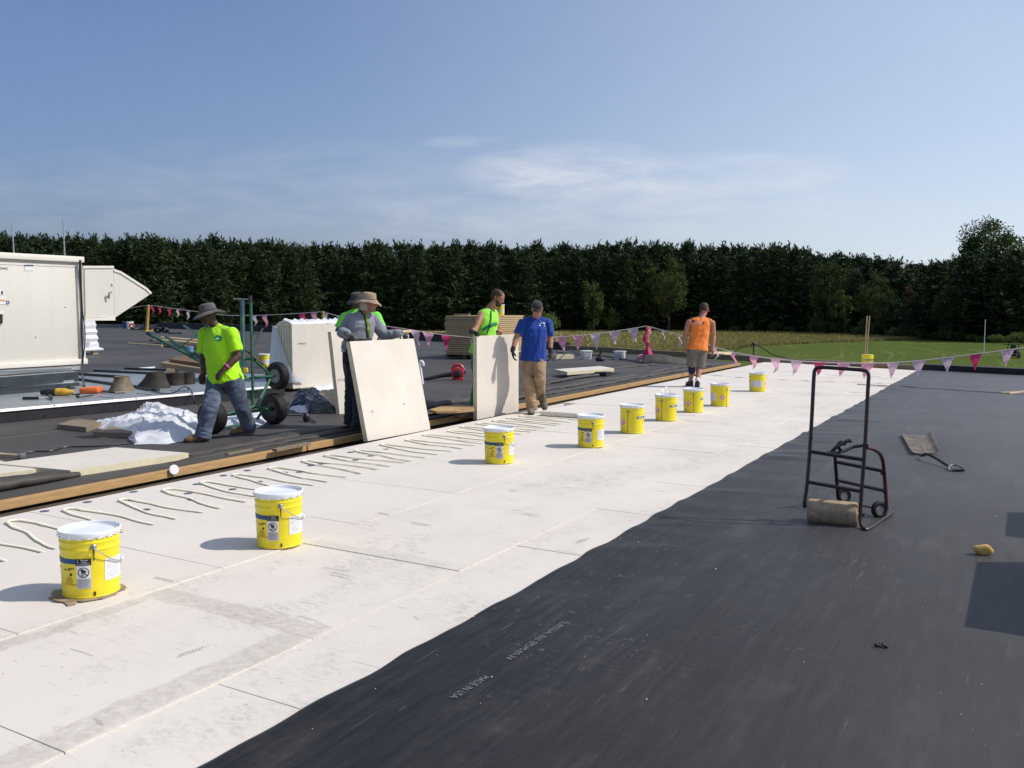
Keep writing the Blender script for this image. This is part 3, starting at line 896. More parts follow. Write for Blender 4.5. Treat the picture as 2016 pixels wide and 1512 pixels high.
def wrap_poly(bm, ac, zc, pts, off):
    ka = math.degrees(1 / 0.143)
    wrap(bm, [(ac + ka * px_, zc + pz_) for px_, pz_ in pts], off)
def pail_proto():
    root = thing('paint_pail', '', 'pail')
    bm = newbm()
    zs = [0, .003, .006, .012] + [0.02 + i * 0.02 for i in range(11)] + [.245, .249, .252, .255, .258, .261, .266, .276, .284, .288, .292, .296, .300, .306, .316, .328]
    lathe(bm, [(0.136, 0.0), (0.1425, 0.002), (0.1425, 0.008), (0.1408, 0.010)] + [(prof_r(z), z) for z in zs[3:]], 40)
    finish(bm, M_YELLOW, 'body', root, smooth=40)
    # lid: rim curl, recessed top, crimped lug skirt
    bm = newbm()
    lathe(bm, [(0.1465, .318), (0.1515, .322), (0.1535, .330), (0.1550, .338), (0.1555, .343), (0.1540, .3475), (0.1500, .3485), (0.1462, .346), (0.1448, .331), (0.1390, .328), (0.1345, .334), (0.1300, .336), (0.1255, .330), (0.05, .331), (0.004, .3315)], 44)
    lid = finish(bm, M_WHITE, 'lid', root, smooth=40)
    bm = newbm()
    for i in range(18):
        a = 360 * i / 18
        pts = []
        for (da, z, r) in ((-8.5, .332, .1545), (8.5, .332, .1545), (8.8, .320, .1535), (6, .313, .1515), (-6, .313, .1515), (-8.8, .320, .1535)):
            pts.append(V((r * math.cos(R_(a + da)), r * math.sin(R_(a + da)), z)))
        poly_prism(bm, pts, V((math.cos(R_(a)), math.sin(R_(a)), 0)) * -0.003)
    nf_ = len(bm.faces)
    for i in range(36):
        a = 10 * i + 5; r = .1548
        c = V((r * math.cos(R_(a)), r * math.sin(R_(a)), .322 + (.003 if i % 2 else -.003)))
        ellipsoid(bm, c, .0022, .0022, .003, None, 6, 4)
    bm.faces.ensure_lookup_table()
    for f_ in bm.faces[nf_:]: f_.material_index = 1
    finish(bm, [M_WHITE, M_STEEL], 'lug_skirt', root, smooth=0).parent = lid
    # ears and bail
    for a in (105, 285):
        bm = newbm(); d = V((math.cos(R_(a)), math.sin(R_(a)), 0))
        lathe(bm, [(.016, 0), (.0155, .005), (.011, .009), (.006, .011), (.0055, .020), (.001, .021)], 16, d * 0.1445 + V((0, 0, .272)), d)
        finish(bm, M_STEEL, 'ear', root)
        bm = newbm()
        wrap_rect(bm, a - 1.4, a + 1.6, .235, .262, .0045); wrap_rect(bm, a - 0.8, a + 1.2, .20, .235, .003)
        wrap_rect(bm, a - 2, a + 2.2, .0125, .035, .003)
        if a == 285: wrap_rect(bm, a - 0.9, a + 0.9, .035, .235, .0022)
        finish(bm, M_RUST, 'drip', root, smooth=0)
    # labels
    bm = newbm(); wrap_rect(bm, 330, 430, .185, .212); finish(bm, M_BLUE, 'blue_band', root, smooth=0)
    bm = newbm()
    for (a0, a1, z0, z1) in ((338, 352, .192, .206), (356, 366, .192, .206)):
        wrap_rect(bm, a0, a1, z0, z1, .0026)
    finish(bm, M_LABELW, 'band_lettering', root, smooth=0)
    bm = newbm()
    for (a0, a1, z0, z1) in ((412, 426, .158, .163), (398, 418, .150, .154), (366, 384, .155, .160)):
        wrap_rect(bm, a0, a1, z0, z1)
    wrap_ring(bm, 418, .128, 0, .008, .0018, 10)
    wrap_ring(bm, 372, .128, 0, .007, .0018, 10)
    finish(bm, M_INK, 'print', root, smooth=0)
    bm = newbm()
    wrap_ring(bm, 413, .094, 0.006, .022, .0018, 12); wrap_rect(bm, 398, 432, .07, .078)
    finish(bm, M_OCHRE, 'ochre_print', root, smooth=0)
    wl_ = newbm(); wrap_rect(wl_, 71, 99, .055, .186, .0022); lab = finish(wl_, M_LABELW, 'warning_label', root, smooth=0)
    bm = newbm(); wrap_rect(bm, 70, 100, .178, .213, .003); finish(bm, M_INK, 'heading', root, smooth=0).parent = lab
    bm = newbm()
    for i, (a0, a1) in enumerate(((80, 94), (82, 92), (78, 97))):
        wrap_rect(bm, a0, a1, .204 - i * .0095, .2075 - i * .0095, .0036)
    for i in range(3): wrap_ring(bm, 74.5, .206 - i * .0105, 0, .0035, .0036, 8)
    finish(bm, M_LABELG, 'heading_text', root, smooth=0).parent = lab
    bm = newbm(); wrap_rect(bm, 72, 98, .058, .108, .003); finish(bm, M_LABELG, 'small_print', root, smooth=0).parent = lab
    bm = newbm()
    for i in range(6): wrap_rect(bm, 75, 96 - (i * 37 % 9), .100 - i * .0072, .102 - i * .0072, .0036)
    finish(bm, M_STEEL, 'text_row', root, smooth=0).parent = lab
    bm = newbm(); wrap_ring(bm, 85, .141, .0235, .0275, .0036)
    wrap_poly(bm, 85, .141, [(-.019, .017), (-.015, .020), (.020, -.016), (.016, -.019)], .0038)
    wrap_poly(bm, 85, .141, [(-.014, .016), (-.004, .018), (.012, .008), (.012, -.004), (.004, .002), (-.003, -.002), (.002, -.012), (-.008, -.008), (-.010, .003)], .0034)
    wrap_poly(bm, 85, .141, [(-.016, -.013), (.004, -.015), (.004, -.019), (-.010, -.019)], .0034)
    finish(bm, M_INK, 'prohibition_sign', root, smooth=0).parent = lab
    bm = newbm(); wrap_rect(bm, 126, 216, .082, .198); wl2 = finish(bm, M_LABELW, 'white_label', root, smooth=0)
    bm = newbm()
    for i in range(9):
        wrap_rect(bm, 131 + (i % 3) * 2, 168 - (i * 5 % 8), .188 - i * .011, .191 - i * .011, .0024)
    finish(bm, M_LABELG, 'text_row', root, smooth=0).parent = wl2
    bm = newbm()
    for i in range(9):
        wrap_rect(bm, 176, 208 - (i * 7 % 11), .188 - i * .011, .191 - i * .011, .0024)
    finish(bm, M_LABELG, 'text_row', root, smooth=0).parent = wl2
    bm = newbm(); wrap_poly(bm, 256, .135, [(0, -.045), (.045, 0), (0, .045), (-.045, 0)], .0024); dm = finish(bm, M_PINKL, 'hazard_diamond', root, smooth=0)
    bm = newbm(); wrap_poly(bm, 256, .150, [(-.008, -.01), (.008, -.01), (.009, .002), (0, .016), (-.009, .002)], .0032)
    wrap_rect(bm, 248, 264, .131, .136, .0032)
    finish(bm, M_LABELW, 'flame_sign', root, smooth=0).parent = dm
    return root
def add_bail(root, tilt):
    """wire handle hinged on the two ears; tilt 0 hangs down on the +195 deg side, 180 stands up"""
    bm = newbm()
    ax = V((math.cos(R_(105)), math.sin(R_(105)), 0)); side = V((math.cos(R_(195)), math.sin(R_(195)), 0))
    t = R_(tilt); w = side * math.sin(t) - V((0, 0, 1)) * math.cos(t)
    if tilt < 60: w = (side * 1.0 + V((0, 0, -1.25 + tilt / 60))).normalized()
    pts = []
    for i in range(25):
        a = PI * i / 24
        pts.append(V((0, 0, .272)) + ax * (0.166 * math.cos(a)) + w * (0.168 * math.sin(a) ** 0.8 * (1.0 if tilt > 60 else 1.0)))
    if tilt < 60:                            # keep the wire outside the body
        for p in pts:
            h = math.hypot(p.x, p.y)
            if h < .155: p.x *= .155 / h; p.y *= .155 / h
    tube(bm, pts, .0028, 6)
    b = finish(bm, M_GALV, 'bail', root, shift=False)
    bm = newbm(); tube(bm, pts[10:15], .0095, 8)
    finish(bm, M_PLASTICW, 'grip', root, shift=False).parent = b
PAILS = [  # centre x, front foot y, angle of the label side facing the camera, bail tilt, label
    (181, 1181, 99, 20, 'nearest yellow pail, on a flattened piece of cardboard at the left border'),
    (551, 1081, 101, 25, 'second nearest yellow pail, alone on bare white board with a long blue shadow'),
    (983, 914, 84, 20, 'yellow pail at the right end of the glue lines, in front of the sleeveless worker'),
    (1163, 881.5, 96, -1, 'yellow pail with warning sign and dark drip, just right of the blue shirted worker'),
    (1244, 854, 306, -1, 'yellow pail with faded pink diamond, left of the pail with its handle up'),
    (1311, 829, 309, 178, 'yellow pail with its wire handle standing straight up above the lid'),
    (1365, 812.5, 285, -1, 'yellow pail right below the feet of the orange shirted worker'),
    (1417, 800, 240, -1, 'yellow pail with a bright pink diamond in the middle, eighth of the row'),
    (1491, 771, 178, -1, 'farthest yellow pail of the row, standing alone nearest the pennants'),
]
proto = pail_proto()
pail_obs = []
for i, (x_, y_, phi, tilt, lab) in enumerate(PAILS):
    o = proto if i == 0 else copy_tree(proto)
    pail_obs.append((o, tilt))
for (o, tilt), (x_, y_, phi, t_, lab) in zip(pail_obs, PAILS):
    p = G(x_, y_, 0.013); dh = V((p.x, p.y, 0)).normalized()
    p = p + dh * 0.141
    o.location = (p.x, p.y, 0.013 + (0.008 if y_ > 1100 else 0))
    face = math.degrees(math.atan2(-dh.y, -dh.x))
    _q = random.Random(int(x_)); o.rotation_euler = (R_(_q.uniform(-.5, .5)), R_(_q.uniform(-.5, .5)), R_(face - phi)); o.scale = (1, 1, _q.uniform(.985, 1.015))
    tag(o, lab, 'pail', 'yellow pails along the white strip')
for o, tilt in pail_obs:
    if tilt >= 0: add_bail(o, tilt)
PAIL_PROTO = proto
def more_pail(p, phi, lab, scale=1.0):
    o = copy_tree(proto)
    for ch in list(o.children):
        if ch.name.startswith('bail'):
            for g in list(ch.children): bpy.data.objects.remove(g)
            bpy.data.objects.remove(ch)
    dh = V((p.x, p.y, 0)).normalized()
    o.location = p; o.rotation_euler = (0, 0, math.atan2(-dh.y, -dh.x) - R_(phi))
    tag(o, lab, 'pail', 'yellow pails standing apart'); return o
# cardboard under the nearest pail
p1_ = pail_obs[0][0].location
bm = newbm()
rc = random.Random(4); pts = []
for i in range(22):
    a = 2 * PI * i / 22; r = 0.152 + rc.uniform(-.012, .022) + (.028 if 3.6 < a < 4.9 else 0)
    pts.append(V((p1_.x + r * math.cos(a), p1_.y + r * math.sin(a), 0.0135 + rc.uniform(0, .004))))
poly_prism(bm, pts, (0, 0, 0.0065))
for (dx_, dy_, rz_) in ((-.05, -.155, .1), (.06, -.165, -.3), (-.13, -.08, .7)):
    box(bm, (p1_.x + dx_, p1_.y + dy_, .018), (.10, .045, .005), Matrix.Rotation(rz_, 3, 'Z') @ Matrix.Rotation(.15, 3, 'X'))
single(bm, M_CORR, 'cardboard_piece', 'torn brown cardboard flattened under the nearest yellow pail', 'cardboard', (p1_.x, p1_.y, .0135), smooth=0)

# ================================================================== FOAM ADHESIVE AND PLATES
M_GLUE = mat('foam_adhesive', (0.90, 0.85, 0.66), 0.6, 0.3, 0.03, 20)
turns = [-0.9 + 0, 3.73 - .9, 3.73 - .45]
tY = [2.85, 3.29, 3.73, 4.18, 4.62, 5.08, 5.47, 5.88, 6.32, 6.79, 7.18, 7.59, 8.07, 8.52, 8.98, 9.42, 9.85, 10.25, 10.62, 10.98, 11.30]
bm = newbm(); rg = random.Random(9)
for yt in tY:
    # hairpin: out along one leg, round the turn at the left, back along the other
    pts = []; wob = rg.uniform(0, 9)
    hw = 0.095 + rg.uniform(-.022, .022); rs_ = rg.uniform(-.05, .05)
    x_l = -6.40 + rg.uniform(-.05, .03); x_r = -5.235
    def leg(sgn, u):
        xx = x_r + (x_l - x_r) * u
        w_ = (1 - u); return V((xx, yt + (sgn * hw * .55) * u + (.015 + rs_ * .5 if sgn > 0 else -.27 + rs_) * (w_ ** .8) + .035 * math.sin(u * 6.0 + .6 * wob) * w_ * u * 3 + .014 * noise.noise(V((u * 5, wob, sgn))), -0.056))
    for i in range(15): pts.append(leg(-1, i / 15))
    c = V((x_l, yt, -0.052)); e = leg(-1, 1)
    for i in range(9):
        a = -PI / 2 - PI * i / 8
        pts.append(V((x_l + hw * .75 * math.cos(a), yt + hw * .55 * math.sin(a), -0.052)))
    for i in range(15): pts.append(leg(1, 1 - (i + 1) / 15))
    rad = [0.0115 * (1 + .5 * noise.noise(V((q * .9, wob, 4)))) * (1.25 if 12 < q < 27 else 1) for q in range(len(pts))]
    tube(bm, pts, rad, 8, 0.55, up=V((0, 0, 1)))
single(bm, M_GLUE, 'foam_adhesive', 'cream foam glue squeezed out in hairpin lines on the lower boards', 'adhesive', (-5.9, 6, -.065), smooth=60)
plate_px = [(88, 1006), (178, 1029), (172, 988), (260, 984), (287, 1003), (263, 968), (370, 971), (377, 983), (387, 953), (440, 936), (458, 963), (487, 926), (510, 948), (560, 930), (632, 913), (612, 916), (590, 929), (700, 905), (760, 884), (730, 897), (690, 890), (840, 875), (905, 862), (1005, 841), (1046, 850), (1105, 829), (960, 858)]
pb = None
for (x_, y_) in plate_px:
    p = G(x_, y_, -0.062)
    if pb is None:
        bm = newbm(); lathe(bm, [(.036, 0), (.036, .0015), (.030, .0035), (.016, .002), (.012, .004), (.002, .005)], 18)
        pb = finish(bm, M_PLATE, 'fastener_plate'); o = pb
    else:
        o = pb.copy(); COL.objects.link(o)
    o.location = (p.x, p.y, -0.064)
    tag(o, 'round grey metal fastener plate screwed into the lower boards beside the glue lines', 'fastener', 'fastener plates among the glue lines')

# ================================================================== EDGE LUMBER, FOLDED MEMBRANE
bm = newbm()
cuts = [-2.5, 2.4, 7.62, 12.4, 17.2, 22.0, 25.6]
for i, (a, b) in enumerate(zip(cuts, cuts[1:])):
    bm = newbm()
    j = 0.012 * ((i * 7) % 3 - 1)
    box(bm, (-7.235 + j * .5, (a + b) / 2, -.090 + j * .25), (.075, b - a - .012, .075), Matrix.Rotation(.0016 * ((i % 3) - 1), 3, 'Z'), .004)
    lab = ['orange pine edge board nearest the left border, along the trench', 'orange pine edge board below the lying white board and the striding worker',
           'orange pine edge board behind the two standing white boards', 'orange pine edge board between the blue and orange shirted workers', 'orange pine edge board just left of the orange shirted worker', 'short far edge board beyond the orange shirted worker'][i]
    single(bm, M_NAILER, 'edge_lumber', lab, 'lumber', (-7.075, (a + b) / 2, -.13), 'edge boards along the trench', smooth=0)
M_FOLD = mat('folded_rubber', (0.034, 0.030, 0.027), 0.6, 0.4, 0.2, 3, 0.5, 14, col2=(0.065, 0.055, 0.045))
def fold(x0, y0, y1, r0, amp, seed, label, zc=0.0, flat=0.6, ramp=0.5):
    bm = newbm(); pts = []; rad = []
    n = max(8, int((y1 - y0) / 0.12))
    for i in range(n + 1):
        t = i / n; yy = y0 + (y1 - y0) * t
        xx = x0 + amp * noise.noise(V((yy * .45, seed, 1.0)))
        rr = r0 * (1 + .45 * noise.noise(V((yy * .7, seed, 7.0))) + .12 * noise.noise(V((yy * 2.7, seed, 3.0))))
        rr *= min(1, .35 + t / ramp * 3) * min(1, .35 + (1 - t) / ramp * 3)
        pts.append(V((xx, yy, Z_OLD + zc + rr * flat * .9))); rad.append(rr)
    tube(bm, pts, rad, 14, flat, up=V((0, 0, 1)))
    for v in bm.verts:
        v.co += V((noise.noise(v.co * 5.0), 0, noise.noise(v.co * 6.0 + V((5, 5, 5))))) * (.018)
        v.co.z = max(v.co.z, Z_OLD + .001)
    return single(bm, M_FOLD, 'folded_membrane', label, 'roofing membrane', ((x0), (y0 + y1) / 2, Z_OLD), 'rolled back strips of old membrane', smooth=60)
fold(-7.56, 2.0, 5.0, .11, .03, 1, 'rolled end of old black membrane below the lying white boards', -.01, .6)
fold(-7.46, 5.9, 9.0, .075, .05, 2, 'narrow fold of dark membrane beside the edge lumber under the striding worker', -.02, .34)
fold(-7.70, 5.6, 10.2, .10, .05, 3, 'thick fold of brownish membrane by the boots of the striding worker', -.02, .34)
fold(-7.55, 9.0, 14.0, .11, .06, 4, 'dark rolled membrane between the two standing white boards', -.01, .42)
fold(-7.95, 9.6, 13.4, .16, .10, 5, 'wide hump of crumpled membrane behind the standing white boards', -.02, .55)
fold(-7.52, 13.2, 24.0, .10, .05, 6, 'long fold of membrane running along the far edge lumber', -.02, .4, .3)
fold(-7.95, 13.5, 19.5, .15, .12, 7, 'broad low ridge of loose membrane right of the blue shirted worker', -.03, .35)
fold(-8.6, 16.0, 20.0, .07, .25, 8, 'thin dark wrinkle of membrane below the lying grey board', -.01, .6)
fold(-7.9, 20.0, 24.6, .10, .15, 9, 'crumpled membrane heap near the orange shirted worker', -.02, .42)
fold(-9.1, 20.5, 23.6, .08, .25, 10, 'loose membrane flap lying left of the orange shirted worker', -.02, .42)
# flap standing up by the draped post
bm = newbm(); n = 24; pr = None
a, b = G(1265, 716, Z_OLD), G(1352, 716, Z_OLD)
for i in range(n + 1):
    t = i / n; p = a.lerp(b, t); h = .30 * math.sin(PI * min(1, t * .8 + .2)) ** .6 * (1 - .5 * t)
    q = [bm.verts.new(p + V((0, 0, 0))), bm.verts.new(p + V((-.12, .2, h * .7 + .03 * noise.noise(V((t * 6, 1, 1)))))), bm.verts.new(p + V((-.1, .45, h + .03 * noise.noise(V((t * 7, 2, 1)))))), bm.verts.new(p + V((.05, .8, h * .5)))]
    if pr:
        for u in range(3): bm.faces.new((pr[u], pr[u + 1], q[u + 1], q[u]))
    pr = q
o = single(bm, M_FOLD, 'membrane_flap', 'black membrane flap turned up beside the pink draped post', 'roofing membrane', a, smooth=60)
md = o.modifiers.new('thick', 'SOLIDIFY'); md.thickness = .006
# tan plywood scrap in the folds
bm = newbm()
pts = [G(845, 806, .10), G(872, 799, .10), G(905, 797, .10), G(932, 799, .10), G(934, 806, .09), G(900, 809, .09), G(860, 810, .09)]
poly_prism(bm, pts, (0, 0, -.03))
single(bm, M_NAILER, 'plywood_scrap', 'orange tan wood scrap lying on the folds left of the sleeveless worker', 'wood scrap', pts[3], smooth=0)
# broken wood along the trench
for (a_, b_, w_, lab_) in (((545, 884), (612, 871), .07, 'splintered brown wood offcut lying by the edge boards below the walking man'), ((450, 893), (498, 884), .05, 'short grey splinter of wood beside the edge boards left of the first glue loops'), ((905, 818), (930, 812), .10, 'brown wood offcut in the trench left of the upright board')):
    a, b = G(*a_, -.015), G(*b_, -.015); bm = newbm(); d = (b - a).normalized(); s_ = V((-d.y, d.x, 0)) * w_
    slab(bm, a, b - a, s_, (0, 0, -.03)); single(bm, M_WOOD_GREY, 'wood_offcut', lab_, 'wood scrap', a, smooth=0)
# white round lid leaning on the edge lumber
bm = newbm(); p = G(388, 927, -.03)
lathe(bm, [(.045, 0), (.05, .004), (.046, .010), (.002, .012)], 20, V((-7.17, p.y, -.05)), V((1, -.25, .25)))
single(bm, M_PLASTICW, 'plastic_disc', 'small white plastic disc leaning against the orange edge board', 'disc', (-7.17, p.y, -.1))

# ================================================================== INSULATION BOARDS (loose)
T = 0.065
def board(o_, a, b, c, label, group=None, stamp=True, name='insulation_board'):
    """slab with corner o_, edges a (length), b (width), c (thickness); broad faces carry the facer"""
    bm = newbm(); slab(bm, o_, a, b, c)
    ob = single(bm, [M_BOARDFACE, M_BOARDEDGE], name, label, 'insulation board', o_, group, smooth=0)
    nrm = V(c).normalized()
    for p in ob.data.polygons:
        if abs(p.normal.dot(nrm)) < 0.8: p.material_index = 1
    return ob
def stamp_on(ob, p, d, u, s, h, off):
    me = text_mesh(s)
    xs_ = [v.co.x for v in me.vertices]
    for v in me.vertices:
        v.co = p + d * (v.co.x * h) + u * (v.co.y * h) + off
    return mesh_obj(me, M_INKFAINT, 'stamp', ob, smooth=False)
# board held by the man in the grey sweatshirt: leans back
lean = V((-.255, .0, 1.19)).normalized() * 1.22
o_ = V((-6.80, 8.24, -.064)); nrm = V((0, 1, 0)).cross(lean).normalized()
if nrm.x < 0: nrm = -nrm
HB1 = board(o_, V((.05, 1.22, 0)), lean, -nrm * T, 'white insulation board leaning back, held by the man in the grey sweatshirt', 'insulation boards held upright')
stamp_on(HB1, o_ + V((.05, 1.22, 0)) * .12 + lean * .27, V((0, 1, 0)), lean.normalized(), 'SMYRNA 1', .04, nrm * .002)
stamp_on(HB1, o_ + V((.05, 1.22, 0)) * .62 + lean * .30, V((0, 1, 0)), lean.normalized(), 'SMYRNA 1', .04, nrm * .002)
HB2 = board(V((-6.90, 10.84, -.095)), V((0, 1.22, 0)), V((0, 0, 1.22)), V((-T, 0, 0)), 'white insulation board standing upright with a man shaped shadow, gripped by the sleeveless worker', 'insulation boards held upright')
lean3 = V((-.14, 0, 1.21)).normalized() * 1.22
HB3 = board(V((-8.72, 9.93, Z_OLD)), V((0, 1.22, 0)), lean3, V((-T, 0, 0)), 'white insulation board leaning behind the man in the grey sweatshirt', 'insulation boards held upright')
stamp_on(HB3, V((-8.72, 9.96, Z_OLD)) + lean3 * .40, V((0, 1, 0)), lean3.normalized(), 'UL CLASSIFIED', .05, V((.003, 0, 0)))
# boards lying on the old roof at the left
za = .035
A_, B_, C_, D_ = G(139, 926, za), G(371, 891.5, za), G(216, 880.5, za), G(0, 914, za)
board(A_, B_ - A_, D_ - A_ + V((-.1, 0, 0)), V((0, 0, -T)), 'large white insulation board lying flat on membrane near the left border', 'insulation boards lying on the old roof')
A2, B2 = G(-110, 946, za - .01), G(71, 923.5, za - .01)
board(A2, B2 - A2, V((-1.1, .15, 0)), V((0, 0, -T)), 'white insulation board cut by the left border, tucked against the larger lying board', 'insulation boards lying on the old roof')
A3, B3 = G(113, 845, Z_OLD), G(170, 851, Z_OLD)
bm = newbm(); slab(bm, A3, B3 - A3, V((-.35, .5, 0)), V((0, 0, T)))
single(bm, M_WOOD_GREY, 'grey_board_piece', 'short grey board end poking out at the left of the crumpled white plastic', 'board scrap', A3, smooth=0)
A3, B3 = G(183, 860, Z_OLD), G(256, 862, Z_OLD)
bm = newbm(); slab(bm, A3, B3 - A3, V((-.3, .5, 0)), V((0, 0, T * .9)))
single(bm, M_WOOD_GREY, 'grey_board_piece', 'grey board end under the front of the crumpled white plastic', 'board scrap', A3, smooth=0)
# grey board lying right of the blue worker, propped
za = .12
A4, B4, C4 = G(1117, 732, za), G(1209, 725, za), G(1092, 727, za)
ob = board(A4, B4 - A4, C4 - A4, V((0, 0, -.075)), 'grey white board lying on blocks right of the blue shirted worker', 'insulation boards lying on the old roof')
bm = newbm(); box(bm, G(1185, 736, Z_OLD + .05), (.35, .3, .10)); single(bm, M_BLACK, 'support_block', 'dark block holding up the grey white board right of the blue shirted worker', 'block', G(1185, 736, Z_OLD), smooth=0)
# bundle on edge with plastic, at the left of the men
_bc = G(577, 765.5, Z_OLD + .06); bx, by = _bc.x - .40, _bc.y
for i in range(6):
    x1 = bx + .40 - i * .067
    ob = board(V((x1, by, Z_OLD + .06)), V((0, 2.30, 0)), V((0, 0, 1.20)), V((-.058, 0, 0)), 'front board of the white bundle standing on edge behind the green cart' if i == 0 else 'board standing on edge within the plastic wrapped white bundle', 'boards of the bundle behind the green cart')
    if i == 0: stamp_on(ob, V((x1, by + .15, Z_OLD + .88)), V((0, 1, 0)), V((0, 0, 1)), 'SMYRNA 1', .05, V((.003, 0, 0))); stamp_on(ob, V((x1, by + 1.45, Z_OLD + .92)), V((0, 1, 0)), V((0, 0, 1)), 'SMYRNA 1', .05, V((.003, 0, 0)))
for yy in (by + .25, by + 1.9):
    bm = newbm(); box(bm, (bx + .15, yy, Z_OLD + .03), (.75, .09, .058))
    single(bm, M_WOOD_NEW, 'bearer', 'pale wood bearer under the near end of the white bundle' if yy < by + 1 else 'pale wood bearer under the far end of the white bundle', 'lumber', (bx + .15, yy, Z_OLD), smooth=0)
# second bundle behind the men
b2 = G(690, 700, Z_OLD)
ex = D(805, 652, 20.0)
for i in range(5):
    board(V((ex.x - i * .067, ex.y - 2.44, Z_OLD + .06)), V((0, 2.44, 0)), V((0, 0, ex.z - Z_OLD - .10)), V((-.0655, 0, 0)), 'board of the second bundle, standing behind the man in the grey sweatshirt', 'boards of the second bundle')
bm = newbm(); box(bm, (ex.x - .16, ex.y - 1.22, ex.z + .0), (.42, 2.5, .05))
single(bm, M_WOOD_NEW, 'top_plank', 'pale plank lying on top of the second bundle behind the grey sweatshirt', 'lumber', (ex.x - .16, ex.y - 1.22, ex.z - .03), smooth=0)
# unseen box shaped stacks added right of the frame to cast shadows into it
for (x0, y0, y1, h, lb) in ((.50, 5.02, 6.28, .86, 'unseen box shaped stack added outside the right border to cast the large square shadow'), (.45, 6.95, 7.75, .62, 'low unseen box shaped stack added outside the right border to cast the smaller shadow')):
    bm = newbm()
    for i in range(int(h / .068)): box(bm, (x0 + .62, (y0 + y1) / 2, .047 + i * .068), (1.22, y1 - y0, .066))
    single(bm, M_BOARDFACE, 'shadow_stack', lb, 'shadow caster', (x0 + .6, (y0 + y1) / 2, .012), smooth=0)

# fibreboard stack on a pallet, seen behind the sleeveless worker
cz = Z_OLD + .13
cor = G(952, 708, Z_OLD)
la = V((-1, 0, 0)) * 1.42; lb_ = V((0, 1, 0)) * 2.45
nsh = 19; th_ = 1.22 / nsh
rs = random.Random(2)
for i in range(nsh):
    j = V((rs.uniform(-.02, .02), rs.uniform(-.02, .02), 0))
    bm = newbm(); slab(bm, cor + j + V((0, 0, .13 + i * th_)), la, lb_, (0, 0, th_ * .80))
    single(bm, M_FIBRE, 'fibreboard_sheet', 'brown sheet in the tall stack behind the sleeveless worker', 'sheet', cor + j + V((0, 0, .13 + i * th_)), 'sheets of the brown stack', smooth=0)
pl = thing('pallet', 'dark wooden pallet under the tall brown stack', 'pallet', cor + la * .5 + lb_ * .5)
for f in (.04, .5, .96):
    bm = newbm(); slab(bm, cor + la * f + V((.04, 0, .02)), V((-.1, 0, 0)), lb_, (0, 0, .085)); finish(bm, M_WOOD_DARK, 'runner', pl, smooth=0)
for f in (.02, .27, .52, .77, .94):
    bm = newbm(); slab(bm, cor + lb_ * f + V((0, 0, .107)), la, V((0, .1, 0)), (0, 0, .02)); finish(bm, M_WOOD_DARK, 'deck_board', pl, smooth=0)
top = cor + V((0, 0, .13 + 1.22))
more_pail(D(984, 617, depth(cor) + .9) * 1.0, 100, 'yellow pail standing on top of the tall brown stack')
bpy_last = [o for o in COL.objects if o.get('label') == 'yellow pail standing on top of the tall brown stack'][0]
bpy_last.location.z = top.z - th_ * .14
bpy_last.scale = (1.0, 1.0, 1.0)
bm = newbm(); slab(bm, top + la + V((.2, .2, -.005)), V((.5, .1, 0)), V((-.02, .12, 0)), (0, 0, .05)); single(bm, M_WOOD_GREY, 'plank', 'short grey plank on top of the tall brown stack', 'lumber', top + la, smooth=0)
# ================================================================== MEMBRANE ROLLER CART
def pth(pts, r=2):
    """round the corners of a polyline"""
    pts = [V(p) for p in pts]
    for _ in range(r):
        q = [pts[0]]
        for a, b in zip(pts, pts[1:]):
            q += [a.lerp(b, .25), a.lerp(b, .75)]
        q.append(pts[-1]); pts = q
    return pts
gL, gR = G(1588, 1030), G(1700, 1041)
dL, dR = depth(gL), depth(gR)
bL, bR = G(1655, 992), G(1733, 1021)
eL, eR = depth(bL), depth(bR)
ct = thing('roller_cart', 'black tubular cart with a tan roller between its feet, standing on the black membrane', 'roller cart', (gL + gR) * .5)
CR = .0135
bm = newbm()
P0 = [D(1584, 1000, dL), D(1584, 985, dL), D(1588, 966, dL), D(1597, 850, dL), D(1602, 745, dL), D(1604, 724, dL), D(1622, 723, dL * .85 + dR * .15), D(1655, 725.5, (dL + dR) / 2), D(1694, 728, dR * .85 + dL * .15), D(1711, 731, dR), D(1709, 760, dR), D(1703, 880, dR), D(1693, 1005, dR), G(1695, 1034, .03), G(1703, 1044, .018), G(1713, 1040, .018), G(1735, 1024, .018), G(1757, 1009, .03)]
tube(bm, pth(P0, 3), CR, 10)
finish(bm, M_BLACKTUBE, 'handle_frame', ct)
def bar(name, a, b, r=CR, m=M_BLACKTUBE, parent=ct, seg=8):
    bm = newbm(); tube(bm, [a, b], r, seg); return finish(bm, m, name, parent)
bar('cross_bar', D(1597, 889, dL), D(1699, 905, dR)); bar('cross_bar', D(1590, 948.5, dL), D(1695, 967.5, dR))
bm = newbm()
tube(bm, pth([D(1706, 881, dR), D(1722, 884, dR * .8 + eR * .2), D(1737, 897, dR * .4 + eR * .6), D(1741, 930, eR), D(1746, 1003, eR)], 2), CR, 10)
finish(bm, M_REDBLACK, 'rear_frame', ct)
bar('rear_post', D(1643, 889, eL * .6 + dL * .4), D(1650, 980, eL))
bar('rear_bar', D(1644, 909, eL * .7 + dL * .3), D(1737, 927, eR)); bar('rear_bar', D(1646, 945, eL), D(1741, 966, eR))
bar('axle', D(1655, 986, eL), D(1733, 1003, eR), .008)
axd = (D(1733, 1003, eR) - D(1655, 986, eL)).normalized()
